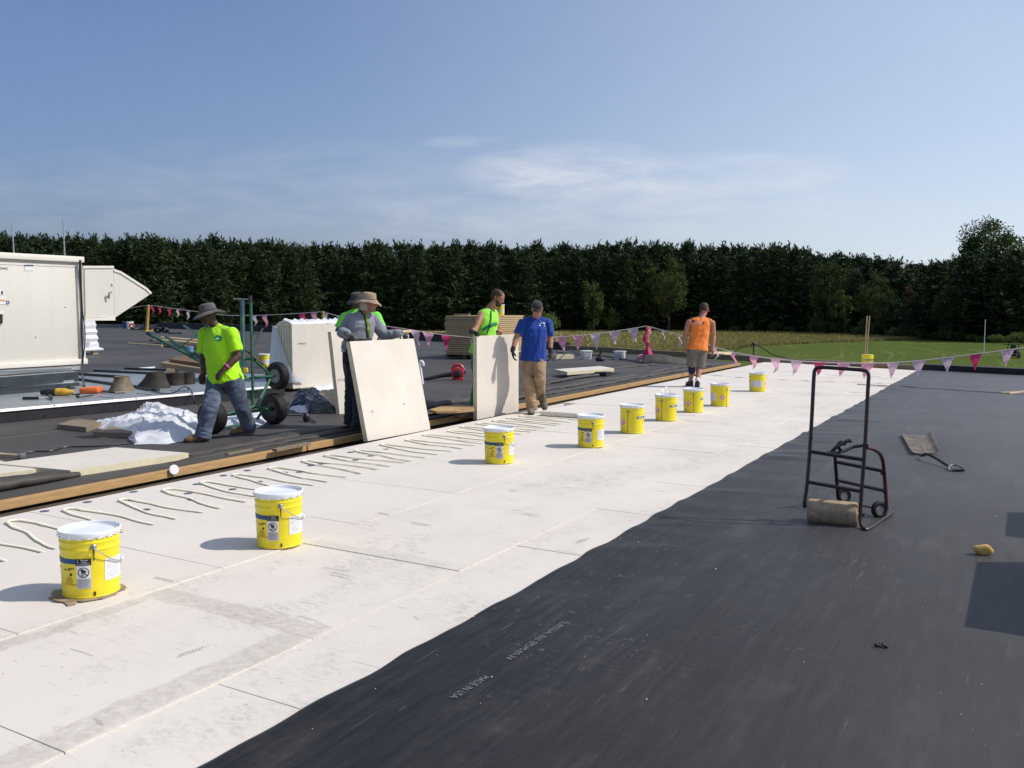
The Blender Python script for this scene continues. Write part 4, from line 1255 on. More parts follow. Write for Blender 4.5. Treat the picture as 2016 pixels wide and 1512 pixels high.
for (x_, y_, dd) in ((1661, 982, eL), (1731, 1004, eR)):
    bm = newbm(); c = D(x_, y_, dd); c.z = .066
    torus(bm, c, axd, .046, .019, 26, 10); w_ = finish(bm, M_RUBBER, 'wheel', ct, smooth=60)
    bm = newbm(); lathe(bm, [(.034, -.012), (.034, .012)], 18, c, axd); finish(bm, M_STEEL, 'rim', ct).parent = w_
# roller
ra, rb = gL + V((.0, .02, .088)), gR + V((-.05, .03, .088))
ax = (rb - ra).normalized(); Lr = (rb - ra).length
M_ROLLER = mat('roller_sleeve', (0.40, 0.305, 0.19), 0.8, 0.2, 0.2, 14, 0.2, 60)
M_RCORE = mat('roller_core', (0.62, 0.34, 0.20), 0.7, 0.2, 0.1, 20)
bm = newbm(); lathe(bm, [(.070, 0), (.082, .006), (.086, .02), (.086, Lr - .02), (.084, Lr - .004), (.079, Lr)], 32, ra, ax)
rl = finish(bm, M_ROLLER, 'roller', ct, smooth=40)
bm = newbm(); lathe(bm, [(.076, 0), (.076, .004), (.02, .005), (.014, .012), (.002, .013)], 24, rb + ax * .0008, ax); finish(bm, M_RCORE, 'end_cap', ct).parent = rl
bm = newbm(); lathe(bm, [(.012, 0), (.012, .05)], 10, rb, ax); finish(bm, M_BLACK, 'spindle', ct)
# folded lifting clamp tied on the upper bar
bm = newbm()
tube(bm, pth([D(1634, 893, dL), D(1646, 880, dL * .95 + dR * .05), D(1660, 872, dL), D(1673, 866, dL), D(1676, 870, dL)], 2), .013, 8)
tube(bm, pth([D(1640, 888, dL), D(1650, 874, dL), D(1657, 868, dL), D(1664, 876, dL)], 2), .010, 8)
tube(bm, [D(1645, 893, dL), D(1662, 888, dL), D(1680, 880, dR), D(1706, 876, dR)], .011, 8)
box(bm, D(1637, 892, dL), (.05, .04, .03), Matrix.Rotation(.6, 3, 'Z'), .005)
box(bm, D(1652, 882, dL), (.06, .02, .025), Matrix.Rotation(.9, 3, 'Y'), .005)
finish(bm, M_BLACK, 'clamp', ct)
bar('clamp_rod', D(1655, 891, dL * .98), D(1683, 879, dR), .006, M_STEEL)
for (a_, b_) in ((1597, 862), (1706, 876), (1737, 930), (1741, 966)):      # bolts
    bm = newbm(); ellipsoid(bm, D(a_, b_, (dR if a_ > 1600 else dL) if a_ < 1720 else eR), .014, .014, .02, None, 8, 6); finish(bm, M_BLACKTUBE, 'bolt', ct)

# ================================================================== SHOVEL
q = [G(1773, 860), G(1834, 860), G(1850, 898), G(1794, 899)]
sh = thing('shovel', 'worn flat scoop shovel with a short black handle lying on the black membrane', 'shovel', (q[0] + q[2]) * .5)
bm = newbm(); nu, nv = 12, 10; rows = []
for j in range(nv + 1):
    v_ = j / nv; row = []
    for i in range(nu + 1):
        u_ = i / nu
        p = q[0].lerp(q[1], u_).lerp(q[3].lerp(q[2], u_), v_)
        zz = .020 + .022 * (abs(u_ - .5) * 2) ** 3 + .05 * max(0, v_ - .7) ** 1.5 + (.03 * max(0, u_ - .85) / .15)
        for rc_ in (.3, .5, .7):
            zz += .010 * math.exp(-((u_ - rc_) / .035) ** 2) * min(1, max(0, (v_ - .25) * 4)) 
        row.append(bm.verts.new((p.x, p.y, zz)))
    rows.append(row)
for a, b in zip(rows, rows[1:]):
    for i in range(nu): bm.faces.new((a[i], a[i + 1], b[i + 1], b[i]))
o = finish(bm, mat('worn_shovel', (0.15, 0.12, 0.085), 0.6, 0.4, 0.3, 9, col2=(0.045, 0.038, 0.03)), 'blade', sh, smooth=40)
md = o.modifiers.new('thick', 'SOLIDIFY'); md.thickness = .003
def Gz(x_, y_, z_): return G(x_, y_, z_)
bm = newbm(); tube(bm, pth([Gz(1812, 896, .04), Gz(1816, 897, .06), Gz(1824, 893, .085), Gz(1836, 898, .075), Gz(1868, 918, .035)], 2), .014, 10); finish(bm, M_BLACK, 'shaft', sh)
bm = newbm()
a, b, c = Gz(1868, 918, .035), Gz(1873, 926, .02), Gz(1897, 922, .03)
tube(bm, pth([a, Gz(1878, 914, .045), Gz(1896, 921, .03)], 1), .009, 8); tube(bm, pth([a, Gz(1868, 926, .02), Gz(1874, 927, .02)], 1), .009, 8)
finish(bm, M_STEEL, 'yoke', sh)
bm = newbm(); tube(bm, [Gz(1872, 926.5, .02), Gz(1898, 925, .03)], .014, 10); finish(bm, M_BLACK, 'grip', sh)

# small litter on the membrane
bm = newbm(); p = G(1934, 1092, .012)
ellipsoid(bm, p + V((0, 0, .03)), .058, .034, .036, Matrix.Rotation(.5, 3, 'Z'), 14, 9)
for v in bm.verts:
    v.co += V((noise.noise(v.co * 18), noise.noise(v.co * 18 + V((3, 3, 3))), noise.noise(v.co * 18 + V((7, 1, 3))))) * .016
    v.co.z = max(v.co.z, .0125)
single(bm, mat('hardened_foam', (0.72, 0.47, 0.14), 0.65, 0.3, 0.12, 30), 'foam_chunk', 'orange yellow lump of hardened foam on the black membrane at the right', 'foam lump', p, smooth=60)
bm = newbm(); p = G(1733, 1274, .012); rd = random.Random(5)
for i in range(9): ellipsoid(bm, p + V((rd.gauss(0, .012), rd.gauss(0, .010), .006 + rd.random() * .006)), rd.uniform(.005, .012), rd.uniform(.004, .009), rd.uniform(.004, .008), None, 7, 5)
single(bm, M_BLACK, 'rubber_crumb', 'black clump of rubber scrap on the membrane below the foam lump', 'debris', p)
bm = newbm(); rd = random.Random(15)
for i in range(60):
    if rd.random() < .6:
        p = G(rd.uniform(900, 2010), 800 + 700 * rd.random() ** 1.6, .0145)
        if p.x < -2.2 or p.x > 1.2: continue
    else:
        p = V((rd.uniform(-2.4, -2.1), rd.uniform(1.9, 9), .014))
    s = rd.choice((.0015, .002, .0025, .003, .004)) * rd.uniform(.7, 1.3)
    box(bm, p + V((0, 0, s * .35)), (s * rd.uniform(.8, 2.2), s, s * .7), Matrix.Rotation(rd.uniform(0, 3), 3, 'Z') @ Matrix.Rotation(rd.uniform(-.4, .4), 3, 'X'))
structure(finish(bm, mat('foam_crumb', (0.68, 0.66, 0.60), 0.8), 'foam_crumbs', smooth=0), 'stuff')
for (a_, b_, lb) in (((1972, 772), (2016, 770.5), 'thin tan wooden strip lying by the right border, the nearer straight one'), ((1990, 774), (2030, 768), 'thin tan wooden strip lying slanted across another at the right border')):
    a, b = G(*a_, .03), G(*b_, .03); bm = newbm(); d = (b - a).normalized(); s_ = V((-d.y, d.x, 0)) * .045
    slab(bm, a, b - a, s_, (0, 0, -.016)); single(bm, M_WOOD_NEW, 'wood_strip', lb, 'lumber', a, smooth=0)

# ================================================================== GREEN FOUR WHEEL CART STOOD ON END
M_GREEN = mat('green_paint', (0.018, 0.115, 0.060), 0.45, 0.5, 0.25, 9, 0.1, 60, col2=(0.02, 0.06, 0.045))
M_GREENW = mat('worn_green_pipe', (0.06, 0.16, 0.09), 0.5, 0.5, 0.3, 3.0, col2=(0.02, 0.035, 0.14), stretch=(1, 1, 2))
gA, gB = G(419, 853, Z_OLD), G(540, 834, Z_OLD)
axv = (gB - gA).normalized(); fwd = V((-axv.y, axv.x, 0))
if fwd.dot(FW) > 0: fwd = -fwd
dA, dB = depth(gA), depth(gB)
gc = thing('green_cart', 'green steel cart with four fat tyres standing behind the man in the bucket hat', 'hand cart', (gA + gB) * .5)
def tyre(c, R, w, hub_m, hub_r):
    bm = newbm(); lathe(bm, [(R * .52, -w * .42), (R * .70, -w * .5), (R * .88, -w * .47), (R * .97, -w * .30), (R, -w * .10), (R, w * .10), (R * .97, w * .30), (R * .88, w * .47), (R * .70, w * .5), (R * .52, w * .42), (R * .52, -w * .42)], 36, c, axv, cap=False)
    for rr_ in (-.2, 0, .2): torus(bm, c + axv * (w * rr_), axv, R * (1.0 if rr_ == 0 else .985), .006, 36, 6)
    t = finish(bm, M_RUBBER, 'wheel', gc, smooth=50)
    bm = newbm(); lathe(bm, [(R * .53, -w * .30), (hub_r, -w * .34), (hub_r * .9, -w * .18), (.03, -w * .12), (.03, -w * .4), (.012, -w * .42), (.012, w * .42), (.03, w * .4), (.03, w * .12), (hub_r * .9, w * .18), (hub_r, w * .34), (R * .53, w * .30)], 28, c, axv)
    finish(bm, hub_m, 'hub', gc, smooth=30).parent = t
    bm = newbm(); torus(bm, c - axv * (w * .33), axv, R * .54, .008, 28, 6); torus(bm, c + axv * (w * .33), axv, R * .54, .008, 28, 6)
    finish(bm, M_GALV, 'rim', gc).parent = t
M_HUBG = mat('pale_hub', (0.30, 0.33, 0.30), 0.5, 0.4, 0.1, 12)
RW = .205
wA, wB = gA + V((0, 0, RW)), gB + V((0, 0, RW + .0))
tyre(wA, RW, .17, M_BLACK, .10); tyre(wB, RW, .17, M_BLACK, .10)
uB = D(546, 740, dB - .02); uA = uB - axv * .85
tyre(uA, .185, .13, M_HUBG, .09); tyre(uB, .185, .13, M_HUBG, .09)
def gt(name, a, b, r=.02, m=M_GREEN):
    bm = newbm(); tube(bm, [a, b] if not isinstance(a, list) else a, r, 10); return finish(bm, m, name, gc)
dM = (dA + dB) / 2
gt('lower_axle', wA, wB, .018); gt('upper_axle', uA, uB, .016)
# side frames: two triangles carrying the axles
n1, n2 = D(497, 706, dM), D(497, 798, dM)
gt('side_tube', D(500, 708, dM), D(532, 738, dB - .1), .020); gt('side_tube', D(496, 742, dM), D(538, 741, dB - .1), .018); gt('side_tube', D(534, 742, dB - .1), D(504, 802, dM), .020)
gt('side_tube', D(490, 770, dM), D(512, 770, dM), .016); gt('side_tube', D(490, 772, dM), D(500, 800, dM), .016)
gt('side_tube', D(480, 708, dM - .2), uA, .020); gt('side_tube', D(500, 800, dM), wB - axv * .12, .020); gt('side_tube', D(500, 800, dM), wA + axv * .12, .02)
gt('side_tube', D(484, 706, dM), D(500, 708, dM), .018); gt('side_tube', D(506, 826, dM), D(522, 800, dM), .018); gt('cross_tube', D(436, 842, dM - .3), D(480, 836, dM), .018)
gt('mast', D(477, 590, dM), D(479, 720, dM), .030, M_GREENW); gt('mast', D(493.5, 588, dM), D(498.5, 806, dM), .019)
gt('head_bar', D(460, 588.5, dM), D(496, 589.5, dM), .010, M_STEEL)
gt('mast_cap', D(493, 582, dM), D(493.5, 595, dM), .022, M_BLACK)
gt('stay', D(492, 652, dM), D(508, 658, dM), .010); gt('stay', D(495, 690, dM), D(517, 647, dM + .3), .014, M_BLACK); gt('stay', D(484, 690, dM), D(525, 722, dM), .012, mat('rusty_rod', (0.20, 0.10, 0.055), 0.7, 0.3, 0.3, 20))
# long handles running up and away to the left
gt('handle_tube', D(292, 657, dM + .3), D(402, 716, dM), .020); gt('handle_tube', D(326, 662, dM + .7), D(404, 714, dM), .018)
gt('handle_tube', D(362, 641, dM + .9), D(404, 668, dM), .014); gt('handle_brace', D(358, 680, dM + .4), D(388, 660, dM + .5), .008)
gt('handle_tube', D(382, 694, dM + .1), D(408, 712, dM), .016); gt('handle_tube', D(402, 716, dM), D(484, 742, dM), .02); gt('handle_tube', D(378, 706, dM + .1), D(378, 694, dM + .1), .03, M_GREEN)
gt('grip', D(290, 655, dM + .3), D(304, 663.5, dM + .29), .026, M_BLACK)
# cane shaped hook leaning near by
bm = newbm(); hb = G(832, 756, Z_OLD); hd = depth(hb)
tube(bm, pth([hb, D(828, 728, hd), D(826, 716, hd), D(829, 710, hd), D(833, 715, hd), D(833, 720, hd)], 2), .03, 10)
single(bm, M_PLASTICW, 'vent_pipe', 'white gooseneck pipe standing beside the leaning white board', 'pipe', hb)

# ================================================================== PLASTIC SHEETS, BAG
def crumple(outline_px, z0, hmax, seed, m, name, label, cat, res=70, fold_s=4.0, lean=None):
    pts = [G(a, b, z0) for a, b in outline_px]
    cx_, cy_ = sum(p.x for p in pts) / len(pts), sum(p.y for p in pts) / len(pts)
    bm = newbm(); rings = []
    nr, na = 44, 170
    def edge(an):
        d = V((math.cos(an), math.sin(an)));  best = .05
        for a, b in zip(pts, pts[1:] + pts[:1]):
            e = V((b.x - a.x, b.y - a.y)); r = V((a.x - cx_, a.y - cy_))
            den = d.x * e.y - d.y * e.x
            if abs(den) < 1e-9: continue
            t = (r.x * e.y - r.y * e.x) / den; u = (r.x * d.y - r.y * d.x) / den
            if t > 0 and 0 <= u <= 1: best = max(best, t)
        return best
    for j in range(nr + 1):
        f = j / nr; row = []
        for i in range(na):
            an = 2 * PI * i / na; R = edge(an) * (1 + .06 * noise.noise(V((math.cos(an) * 5, math.sin(an) * 5, seed))))
            x_ = cx_ + math.cos(an) * R * f; y_ = cy_ + math.sin(an) * R * f
            q = V((x_ * fold_s, y_ * fold_s, seed))
            rid = 1 - abs(noise.noise(q)) * 2; rid2 = 1 - abs(noise.noise(q * 2.3 + V((3, 1, 7)))) * 2
            h = hmax * (1 - f ** 3.5) * (.50 + .40 * noise.noise(q * .5) + .22 * rid + .13 * rid2)
            h += .010 * noise.noise(q * 4) * (1 - f ** 6)
            row.append(bm.verts.new((x_ + .05 * noise.noise(q * 1.7 + V((9, 0, 0))), y_ + .05 * noise.noise(q * 1.7 + V((0, 9, 0))), max(z0 + .004, z0 + h))))
        rings.append(row)
    for a, b in zip(rings, rings[1:]):
        for i in range(na):
            k_ = (i + 1) % na
            try: bm.faces.new((a[i], a[k_], b[k_], b[i]))
            except ValueError: pass
    return single(bm, m, name, label, cat, (cx_, cy_, z0), smooth=75)
M_SHEET = mat('white_plastic_film', (0.80, 0.81, 0.84), 0.28, 0.5, 0.02, 4, 0.8, 9, trans=0.18)
crumple([(173, 838), (235, 854), (262, 868), (262, 876), (330, 876), (392, 862), (420, 838), (400, 822), (340, 812), (300, 806), (255, 822), (210, 830)], Z_OLD, .25, 3.3, M_SHEET, 'plastic_sheet', 'crumpled white plastic sheet heaped behind the boots of the man in the bucket hat', 'plastic sheet')
crumple([(425, 842), (500, 846), (525, 834), (520, 812), (470, 812), (432, 820)], Z_OLD, .09, 8.1, M_SHEET, 'plastic_sheet', 'flat white plastic under the green cart', 'plastic sheet')
M_BAG = mat('black_film', (0.010, 0.011, 0.014), 0.22, 0.6, 0.2, 6, 0.3, 18)
crumple([(570, 806), (610, 814), (660, 812), (655, 800), (640, 790), (590, 786), (574, 790)], Z_OLD, .31, 5.7, M_BAG, 'plastic_bag', 'black plastic bag slumped in front of the white bundle', 'bag', fold_s=3.2)
crumple([(566, 806), (590, 813), (625, 811), (600, 803)], Z_OLD, .10, 6.7, M_SHEET, 'plastic_sheet', 'clear white plastic scrap showing under the black bag', 'plastic sheet')
# wrap hanging from the bundle: draped film over its near end and along its foot
M_FILM = mat('wrap_film', (0.72, 0.75, 0.80), 0.25, 0.5, 0.02, 4, 0.2, 14, trans=0.35)
bm = newbm(); pr = None
n = 30
for i in range(n + 1):
    t = i / n
    row = []
    for j in range(17):
        s = j / 16
        zt = 1.17 - 1.05 * s
        wd = .40 * (1 - s) ** 1.5 + .03
        # from the near left corner sweeping down to the right along the front face
        xx = bx - .06 - .05 * s + (.10 + .52 * s ** 1.2) * t + .015 * noise.noise(V((t * 6, s * 4, 2)))
        yy = by - .03 - .12 * s * (1 - t) + max(0, xx - (bx + .41)) * 3.2 + .02 * noise.noise(V((t * 8, s * 5, 4)))
        xx = min(xx, bx + .425 + .03 * s * t)
        row.append(bm.verts.new((xx, yy, Z_OLD + .06 + zt)))
    if pr:
        for j in range(16): bm.faces.new((pr[j], pr[j + 1], row[j + 1], row[j]))
    pr = row
single(bm, M_FILM, 'wrap_film', 'white plastic wrap hanging down the shaded end of the white bundle', 'plastic wrap', (bx, by, Z_OLD), smooth=50)
def film_strip(a, b, w, h, seed, label, z0):
    bm = newbm(); n = 40; pr = None; t_ = (V(b) - V(a)); s_ = V((-t_.y, t_.x, 0)).normalized()
    for i in range(n + 1):
        p = V(a) + t_ * (i / n); row = []
        for j in range(9):
            u_ = j / 8 - .5
            row.append(bm.verts.new(p + s_ * (u_ * w) + V((0, 0, z0 + h * (1 - (2 * u_) ** 2) * (.4 + .9 * abs(noise.noise(V((i * .35, j * .6, seed)))) ) + .02 * noise.noise(V((i * 1.1, j * 1.3, seed)))))))
        if pr:
            for j in range(8): bm.faces.new((pr[j], pr[j + 1], row[j + 1], row[j]))
        pr = row
    return single(bm, M_SHEET, 'plastic_sheet', label, 'plastic sheet', a, smooth=40)
film_strip((bx + .52, by + .35, 0), (bx + .52, by + 2.2, 0), .34, .12, 2, 'white plastic gathered along the foot of the white bundle', Z_OLD + .01)
film_strip((bx + .16, by + .05, 0), (bx + .2, by + 2.2, 0), .40, .13, 9, 'white plastic bunched on top of the white bundle', Z_OLD + 1.262)

# ================================================================== LEAF BLOWER
bp = G(903, 748, Z_OLD); bd = depth(bp)
lb = thing('leaf_blower', 'red leaf blower with a long black tube lying between the standing boards', 'leaf blower', bp)
M_RED = mat('red_plastic', (0.42, 0.022, 0.035), 0.4, 0.5, 0.1, 12)
vw = V((bp.x, bp.y, 0)).normalized()
bm = newbm(); lathe(bm, [(.02, -.09), (.125, -.08), (.14, -.04), (.14, .04), (.125, .08), (.02, .09)], 24, D(901, 736, bd), vw); finish(bm, M_RED, 'housing', lb)
bm = newbm(); lathe(bm, [(.085, 0), (.085, .02), (.06, .03), (.02, .035)], 18, D(901, 737, bd - .09), -vw); finish(bm, M_BLACK, 'fan_cover', lb)
bm = newbm(); tube(bm, pth([D(889, 738, bd), D(891, 724, bd), D(897, 718, bd), D(908, 719, bd), D(913, 729, bd)], 2), .035, 10); finish(bm, M_RED, 'handle', lb)
bm = newbm(); box(bm, D(902, 746, bd), (.24, .18, .05), Matrix.Rotation(YAW, 3, 'Z'), .01); finish(bm, M_RED, 'base', lb)
bm = newbm(); tube(bm, [D(890, 737, bd), D(872, 739, bd), D(834, 747, bd - .1)], [.055, .045, .038], 12); finish(bm, M_BLACK, 'tube', lb)
bm = newbm(); ellipsoid(bm, D(915, 733, bd), .03, .03, .03); finish(bm, M_BLACK, 'fuel_cap', lb)

# ================================================================== THINGS STANDING ON THE OLD ROOF, FAR BACK
def tub(x_, y_, lab, rz):
    p = G(x_, y_, Z_OLD); root = thing('plastic_tub', lab, 'tub', p, 'white tubs far across the roof', rz)
    bm = newbm(); rings = []
    for z_, s in ((0, .125), (.02, .13), (.24, .15)):
        rings.append([V((s * a, s * b, z_)) for a, b in ((-1, -.8), (-.8, -1), (.8, -1), (1, -.8), (1, .8), (.8, 1), (-.8, 1), (-1, .8))])
    ring_loft(bm, rings); finish(bm, M_PLASTICW, 'body', root, shift=False, smooth=30)
    bm = newbm(); box(bm, (0, 0, .252), (.32, .32, .026), None, .006); finish(bm, M_WHITE, 'lid', root, shift=False, smooth=30)
    bm = newbm(); box(bm, (0, -.1425, .14), (.2, .012, .12), Matrix.Rotation(-.08, 3, 'X')); finish(bm, M_LABELG, 'label', root, shift=False, smooth=0)
    return root
tub(1154, 707, 'white square tub with a grey label, left of the two far across the roof', YAW + .25)
tub(1220, 708, 'white square tub standing nearest the pink draped post', YAW - .45)
bm = newbm(); p = G(1181, 711, Z_OLD); dd = depth(p)
tube(bm, [p, D(1181, 699, dd)], [.07, .045], 8); tube(bm, [D(1181, 700, dd), D(1182, 694, dd), D(1184, 691, dd)], .03, 8); ellipsoid(bm, p + V((0, 0, .06)), .15, .12, .08)
single(bm, M_BLACK, 'hand_tool', 'small black upright tool standing between the two white tubs', 'tool', p)
def plank(a_, b_, w, h, lab, m=M_WOOD_NEW, z=Z_OLD, name='plank', cat='lumber', grp=None, vec=None):
    a, b = G(*a_, z), G(*b_, z); bm = newbm(); d = (b - a).normalized(); s = V((-d.y, d.x, 0)) * w
    if s.dot(FW) < 0: s = -s
    slab(bm, a, b - a, s, (0, 0, h)); return single(bm, m, name, lab, cat, a, grp, smooth=0)
plank((1095, 707), (1130, 706), .28, .12, 'pale board scrap lying left of the white tubs', M_BOARDEDGE)
plank((250, 678.5), (318, 683), .10, .08, 'single pale plank lying alone beyond the metal platform')
plank((360, 683), (377, 683.5), .12, .08, 'short pale wood block under the long plank pile')
for i in range(3):
    plank((294 + i * 3, 672 - i * .2), (420 + i * 4, 683 - i * .2), .30, .09 , 'grey plank in the flat pile behind the man in the bucket hat', M_WOOD_GREY if i < 2 else M_WOOD_NEW, Z_OLD + .09 * i, grp='flat plank pile')
plank((314, 667), (425, 676), .18, .09, 'pale new plank on top of the flat pile behind the man in the bucket hat', M_WOOD_NEW, Z_OLD + .27)
# dark cable spool pair
for (x_, lab) in ((309, 'open black hose coil, left of a pair lying far behind the green handles'), (323, 'black hose coil, right of a pair lying far behind the green handles')):
    p = G(x_, 656, Z_OLD); bm = newbm()
    for q_ in range(3): torus(bm, p + V((.03 * q_, .05 * q_, .20)), V((p.x, p.y, 0)).normalized() + V((.4 * (x_ > 315), 0, .25)), .15, .05, 20, 6)
    single(bm, M_BLACK, 'hose_coil', lab, 'hose', p)
plank((330, 657), (342, 658), .5, .1, 'black flat sheet beside the hose coils', M_BLACK)
# blue and white pails far at the left parapet
def plain_pail(x_, y_, r, h, m, lab, m2=None, z=Z_OLD):
    p = G(x_, y_, z); root = thing('plastic_pail', lab, 'pail', p)
    bm = newbm(); lathe(bm, [(r * .86, 0), (r * .98, h * .85), (r * 1.05, h * .86), (r * 1.05, h * .94), (r, h * .95), (r, h), (.01, h)], 24); finish(bm, m, 'body', root, shift=False)
    bm = newbm(); lathe(bm, [(r * 1.04, h * .96), (r * 1.05, h * 1.01), (r * .9, h * 1.02), (.01, h * 1.02)], 24); finish(bm, m2 or m, 'lid', root, shift=False)
    return root
M_BLUEP = mat('pale_blue_plastic', (0.13, 0.26, 0.42), 0.4, 0.5, 0.08, 6)
M_BLUED = mat('dark_blue_plastic', (0.04, 0.08, 0.20), 0.45, 0.5, 0.08, 6)
plain_pail(373, 708, .13, .40, M_BLUEP, 'pale blue upright canister behind the plank stack on the platform')
plain_pail(249, 647, .30, .55, M_BLUED, 'dark blue pail far away by the left parapet')
plain_pail(255, 647, .30, .55, M_PLASTICW, 'white pail far away by the left parapet, touching the dark blue one')
p = G(260, 648, Z_OLD); bm = newbm(); torus(bm, p + V((0, 0, .22)), V((p.x, p.y, 0)).normalized(), .16, .07, 18, 8); single(bm, M_RED, 'hose_coil', 'small red hose coil beside the white pail at the left parapet', 'hose', p)
p = G(278, 649, Z_OLD); bm = newbm(); rd = random.Random(8)
for i in range(14): ellipsoid(bm, p + V((rd.uniform(-.9, 1.1), rd.uniform(-.4, .4), .09)), rd.uniform(.1, .25), rd.uniform(.1, .25), rd.uniform(.06, .2), None, 8, 6)
single(bm, M_BLACK, 'rubbish_heap', 'dark low heap of scraps at the foot of the left yellow post', 'debris', p)
p = G(288, 648, Z_OLD); bm = newbm(); lathe(bm, [(.16, 0), (.2, .6), (.19, .6), (.15, .05)], 16, p); single(bm, M_BLACK, 'bin', 'dark bin standing just behind the left yellow post', 'bin', p)
pb_ = G(521, 723, Z_OLD)
more_pail(V((pb_.x, pb_.y, Z_OLD + .01)), 150, 'yellow pail half hidden behind the upper tyre of the green cart')
pp = G(1707, 723, 0.02)
yp = more_pail(V((pp.x, pp.y, .02)), 20, 'yellow pail at the far edge board with two tall sticks in it')
for ch in list(yp.children):
    if ch.name.startswith('lid'):
        for g in list(ch.children): bpy.data.objects.remove(g)
        bpy.data.objects.remove(ch)
for (a_, b_, lab) in (((1702, 706), (1707, 622), 'left of two tall thin sticks standing in the far yellow pail'), ((1705, 706), (1712, 622), 'right of two tall thin sticks standing in the far yellow pail')):
    bm = newbm(); dd = depth(pp); a = D(*a_, dd); a.z = max(a.z, .05); tube(bm, [a - V((0, 0, .12)), D(*b_, dd + .1)], .015, 8); single(bm, mat('tan_stick', (0.40, 0.30, 0.15), 0.7), 'stick', lab, 'stick', a)
# thin stay pole with guy cables at the roof edge
ps = G(1483, 708, 0); ds = depth(ps)
sp_ = thing('cable_stay', 'thin black upright with drooping cables at the roof edge right of the orange shirt', 'cable stay', ps)
bm = newbm(); tube(bm, [ps, D(1484, 677, ds)], .02, 6); ellipsoid(bm, D(1484, 676.5, ds), .06, .06, .04); finish(bm, M_BLACK, 'post', sp_)
bm = newbm(); tube(bm, pth([D(1440, 697, ds), D(1462, 682, ds), D(1484, 677, ds)], 2), .012, 5); finish(bm, M_BLACK, 'cable', sp_)
bm = newbm(); tube(bm, pth([D(1484, 677, ds), D(1500, 684, ds), D(1520, 698, ds), D(1545, 705, ds), D(1600, 712, ds - .3)], 2), .016, 5); finish(bm, M_BLACK, 'cable', sp_)
plank((1425, 704), (1442, 700), .5, .12, 'pale board offcut lying at the roof edge right of the orange shirted worker', M_WOOD_NEW, 0)
# ================================================================== METAL PLATFORM AND ROOFTOP UNIT
ZP = 0.16
def XP(x_, y_, X0):
    """point of the pixel's ray on the vertical plane X = X0"""
    d = px_ray(x_, y_); return CAM + d * (X0 / d.x)
M_PLAT = mat('grey_coated_metal', (0.24, 0.275, 0.29), 0.38, 0.5, 0.10, 1.5, 0.05, 3, metal=0.15)
M_TRIM = mat('bright_edge_trim', (0.66, 0.62, 0.60), 0.30, 0.5, 0.05, 8, metal=0.6)
pa, pb2 = G(-120, 816.5, ZP), G(560, 758, ZP)
pc, pd_ = G(560, 738, ZP), G(-120, 742, ZP)
plat = thing('metal_platform', 'low platform of grey metal panels with a bright front edge, carrying tools and rubber boots', 'platform', ((pa + pb2) * .5).xy.to_3d() + V((0, 0, Z_OLD)))
mid_b = G(240, 729, ZP); mid_c = G(150, 736, ZP)
bm = newbm(); poly_prism(bm, [V((p.x, p.y, ZP)) for p in (pa, pb2, pc, mid_b, mid_c, pd_)], (0, 0, Z_OLD - ZP + .005))
o = finish(bm, [M_PLAT, M_PARA], 'deck', plat, smooth=0)
for p in o.data.polygons:
    if abs(p.normal.z) < .5: p.material_index = 1
e = (pb2 - pa).normalized(); out = V((e.y, -e.x, 0))
if out.x < 0: out = -out
bm = newbm()
hexa(bm, [pa + out * .001 + V((0, 0, -.030)), pb2 + out * .001 + V((0, 0, -.030)), pb2 + V((0, 0, .004)), pa + V((0, 0, .004)), pa + out * .022 + V((0, 0, -.032)), pb2 + out * .022 + V((0, 0, -.032)), pb2 + out * .010 + V((0, 0, .004)), pa + out * .010 + V((0, 0, .004))])
finish(bm, M_TRIM, 'edge_trim', plat, smooth=0)
M_RIB = mat('dark_rib', (0.035, 0.045, 0.055), 0.45, 0.5, 0.15, 6)
for (a_, b_) in (((186, 732), (300, 737)), ((246, 727.5), (345, 731)), ((157, 738.5), (240, 744)), ((157, 749), (312, 771)), ((255, 762), (298, 770))):
    a, b = G(*a_, ZP), G(*b_, ZP); d = (b - a).normalized(); s = V((-d.y, d.x, 0)) * .05
    bm = newbm(); slab(bm, a - s * .5 + V((0, 0, .002)), b - a, s, (0, 0, .045)); finish(bm, M_RIB, 'rib', plat, smooth=0)
for x_ in (223, 298, 365):
    a = G(x_, 784 - (x_ - 223) * .087, ZP + .003); bm = newbm(); slab(bm, a + out * -.01, -out * .42, e * .008, (0, 0, .005)); finish(bm, M_RIB, 'panel_seam', plat, smooth=0)
for (x_, y_) in ((107, 798), (160, 794), (268, 785)):
    bm = newbm(); ellipsoid(bm, G(x_, y_, ZP + .006), .014, .014, .008); finish(bm, M_RUST, 'rivet', plat)

XH = G(170, 745, ZP).x
hc = XP(168, 713, XH); YH = hc.y; zb = hc.z; zt = XP(161, 513.5, XH).z
hv = thing('rooftop_unit', 'large beige rooftop air handler cut by the left border, with a pointed rain hood', 'rooftop unit', (XH - 1, YH - 2, ZP))
YL = YH - 7
bm = newbm(); box(bm, (XH - 1.15, (YH + YL) / 2, (zb + zt) / 2), (2.3, YH - YL, zt - zb), None, .012); finish(bm, M_HVAC, 'cabinet', hv, smooth=30)
bm = newbm(); box(bm, (XH - 1.15, (YH + YL) / 2, zt + .022), (2.42, YH - YL + .06, .11), None, .01)
box(bm, (XH - 1.13, (YH + YL) / 2, zb + .02), (2.38, YH - YL + .03, .10), None, .006)
finish(bm, M_HVAC_T, 'trim', hv, smooth=30)
bm = newbm(); box(bm, (XH + .008, YH - .055, (zb + zt) / 2), (.03, .11, zt - zb - .02), None, .004); finish(bm, M_HVAC_T, 'corner_post', hv, smooth=0)
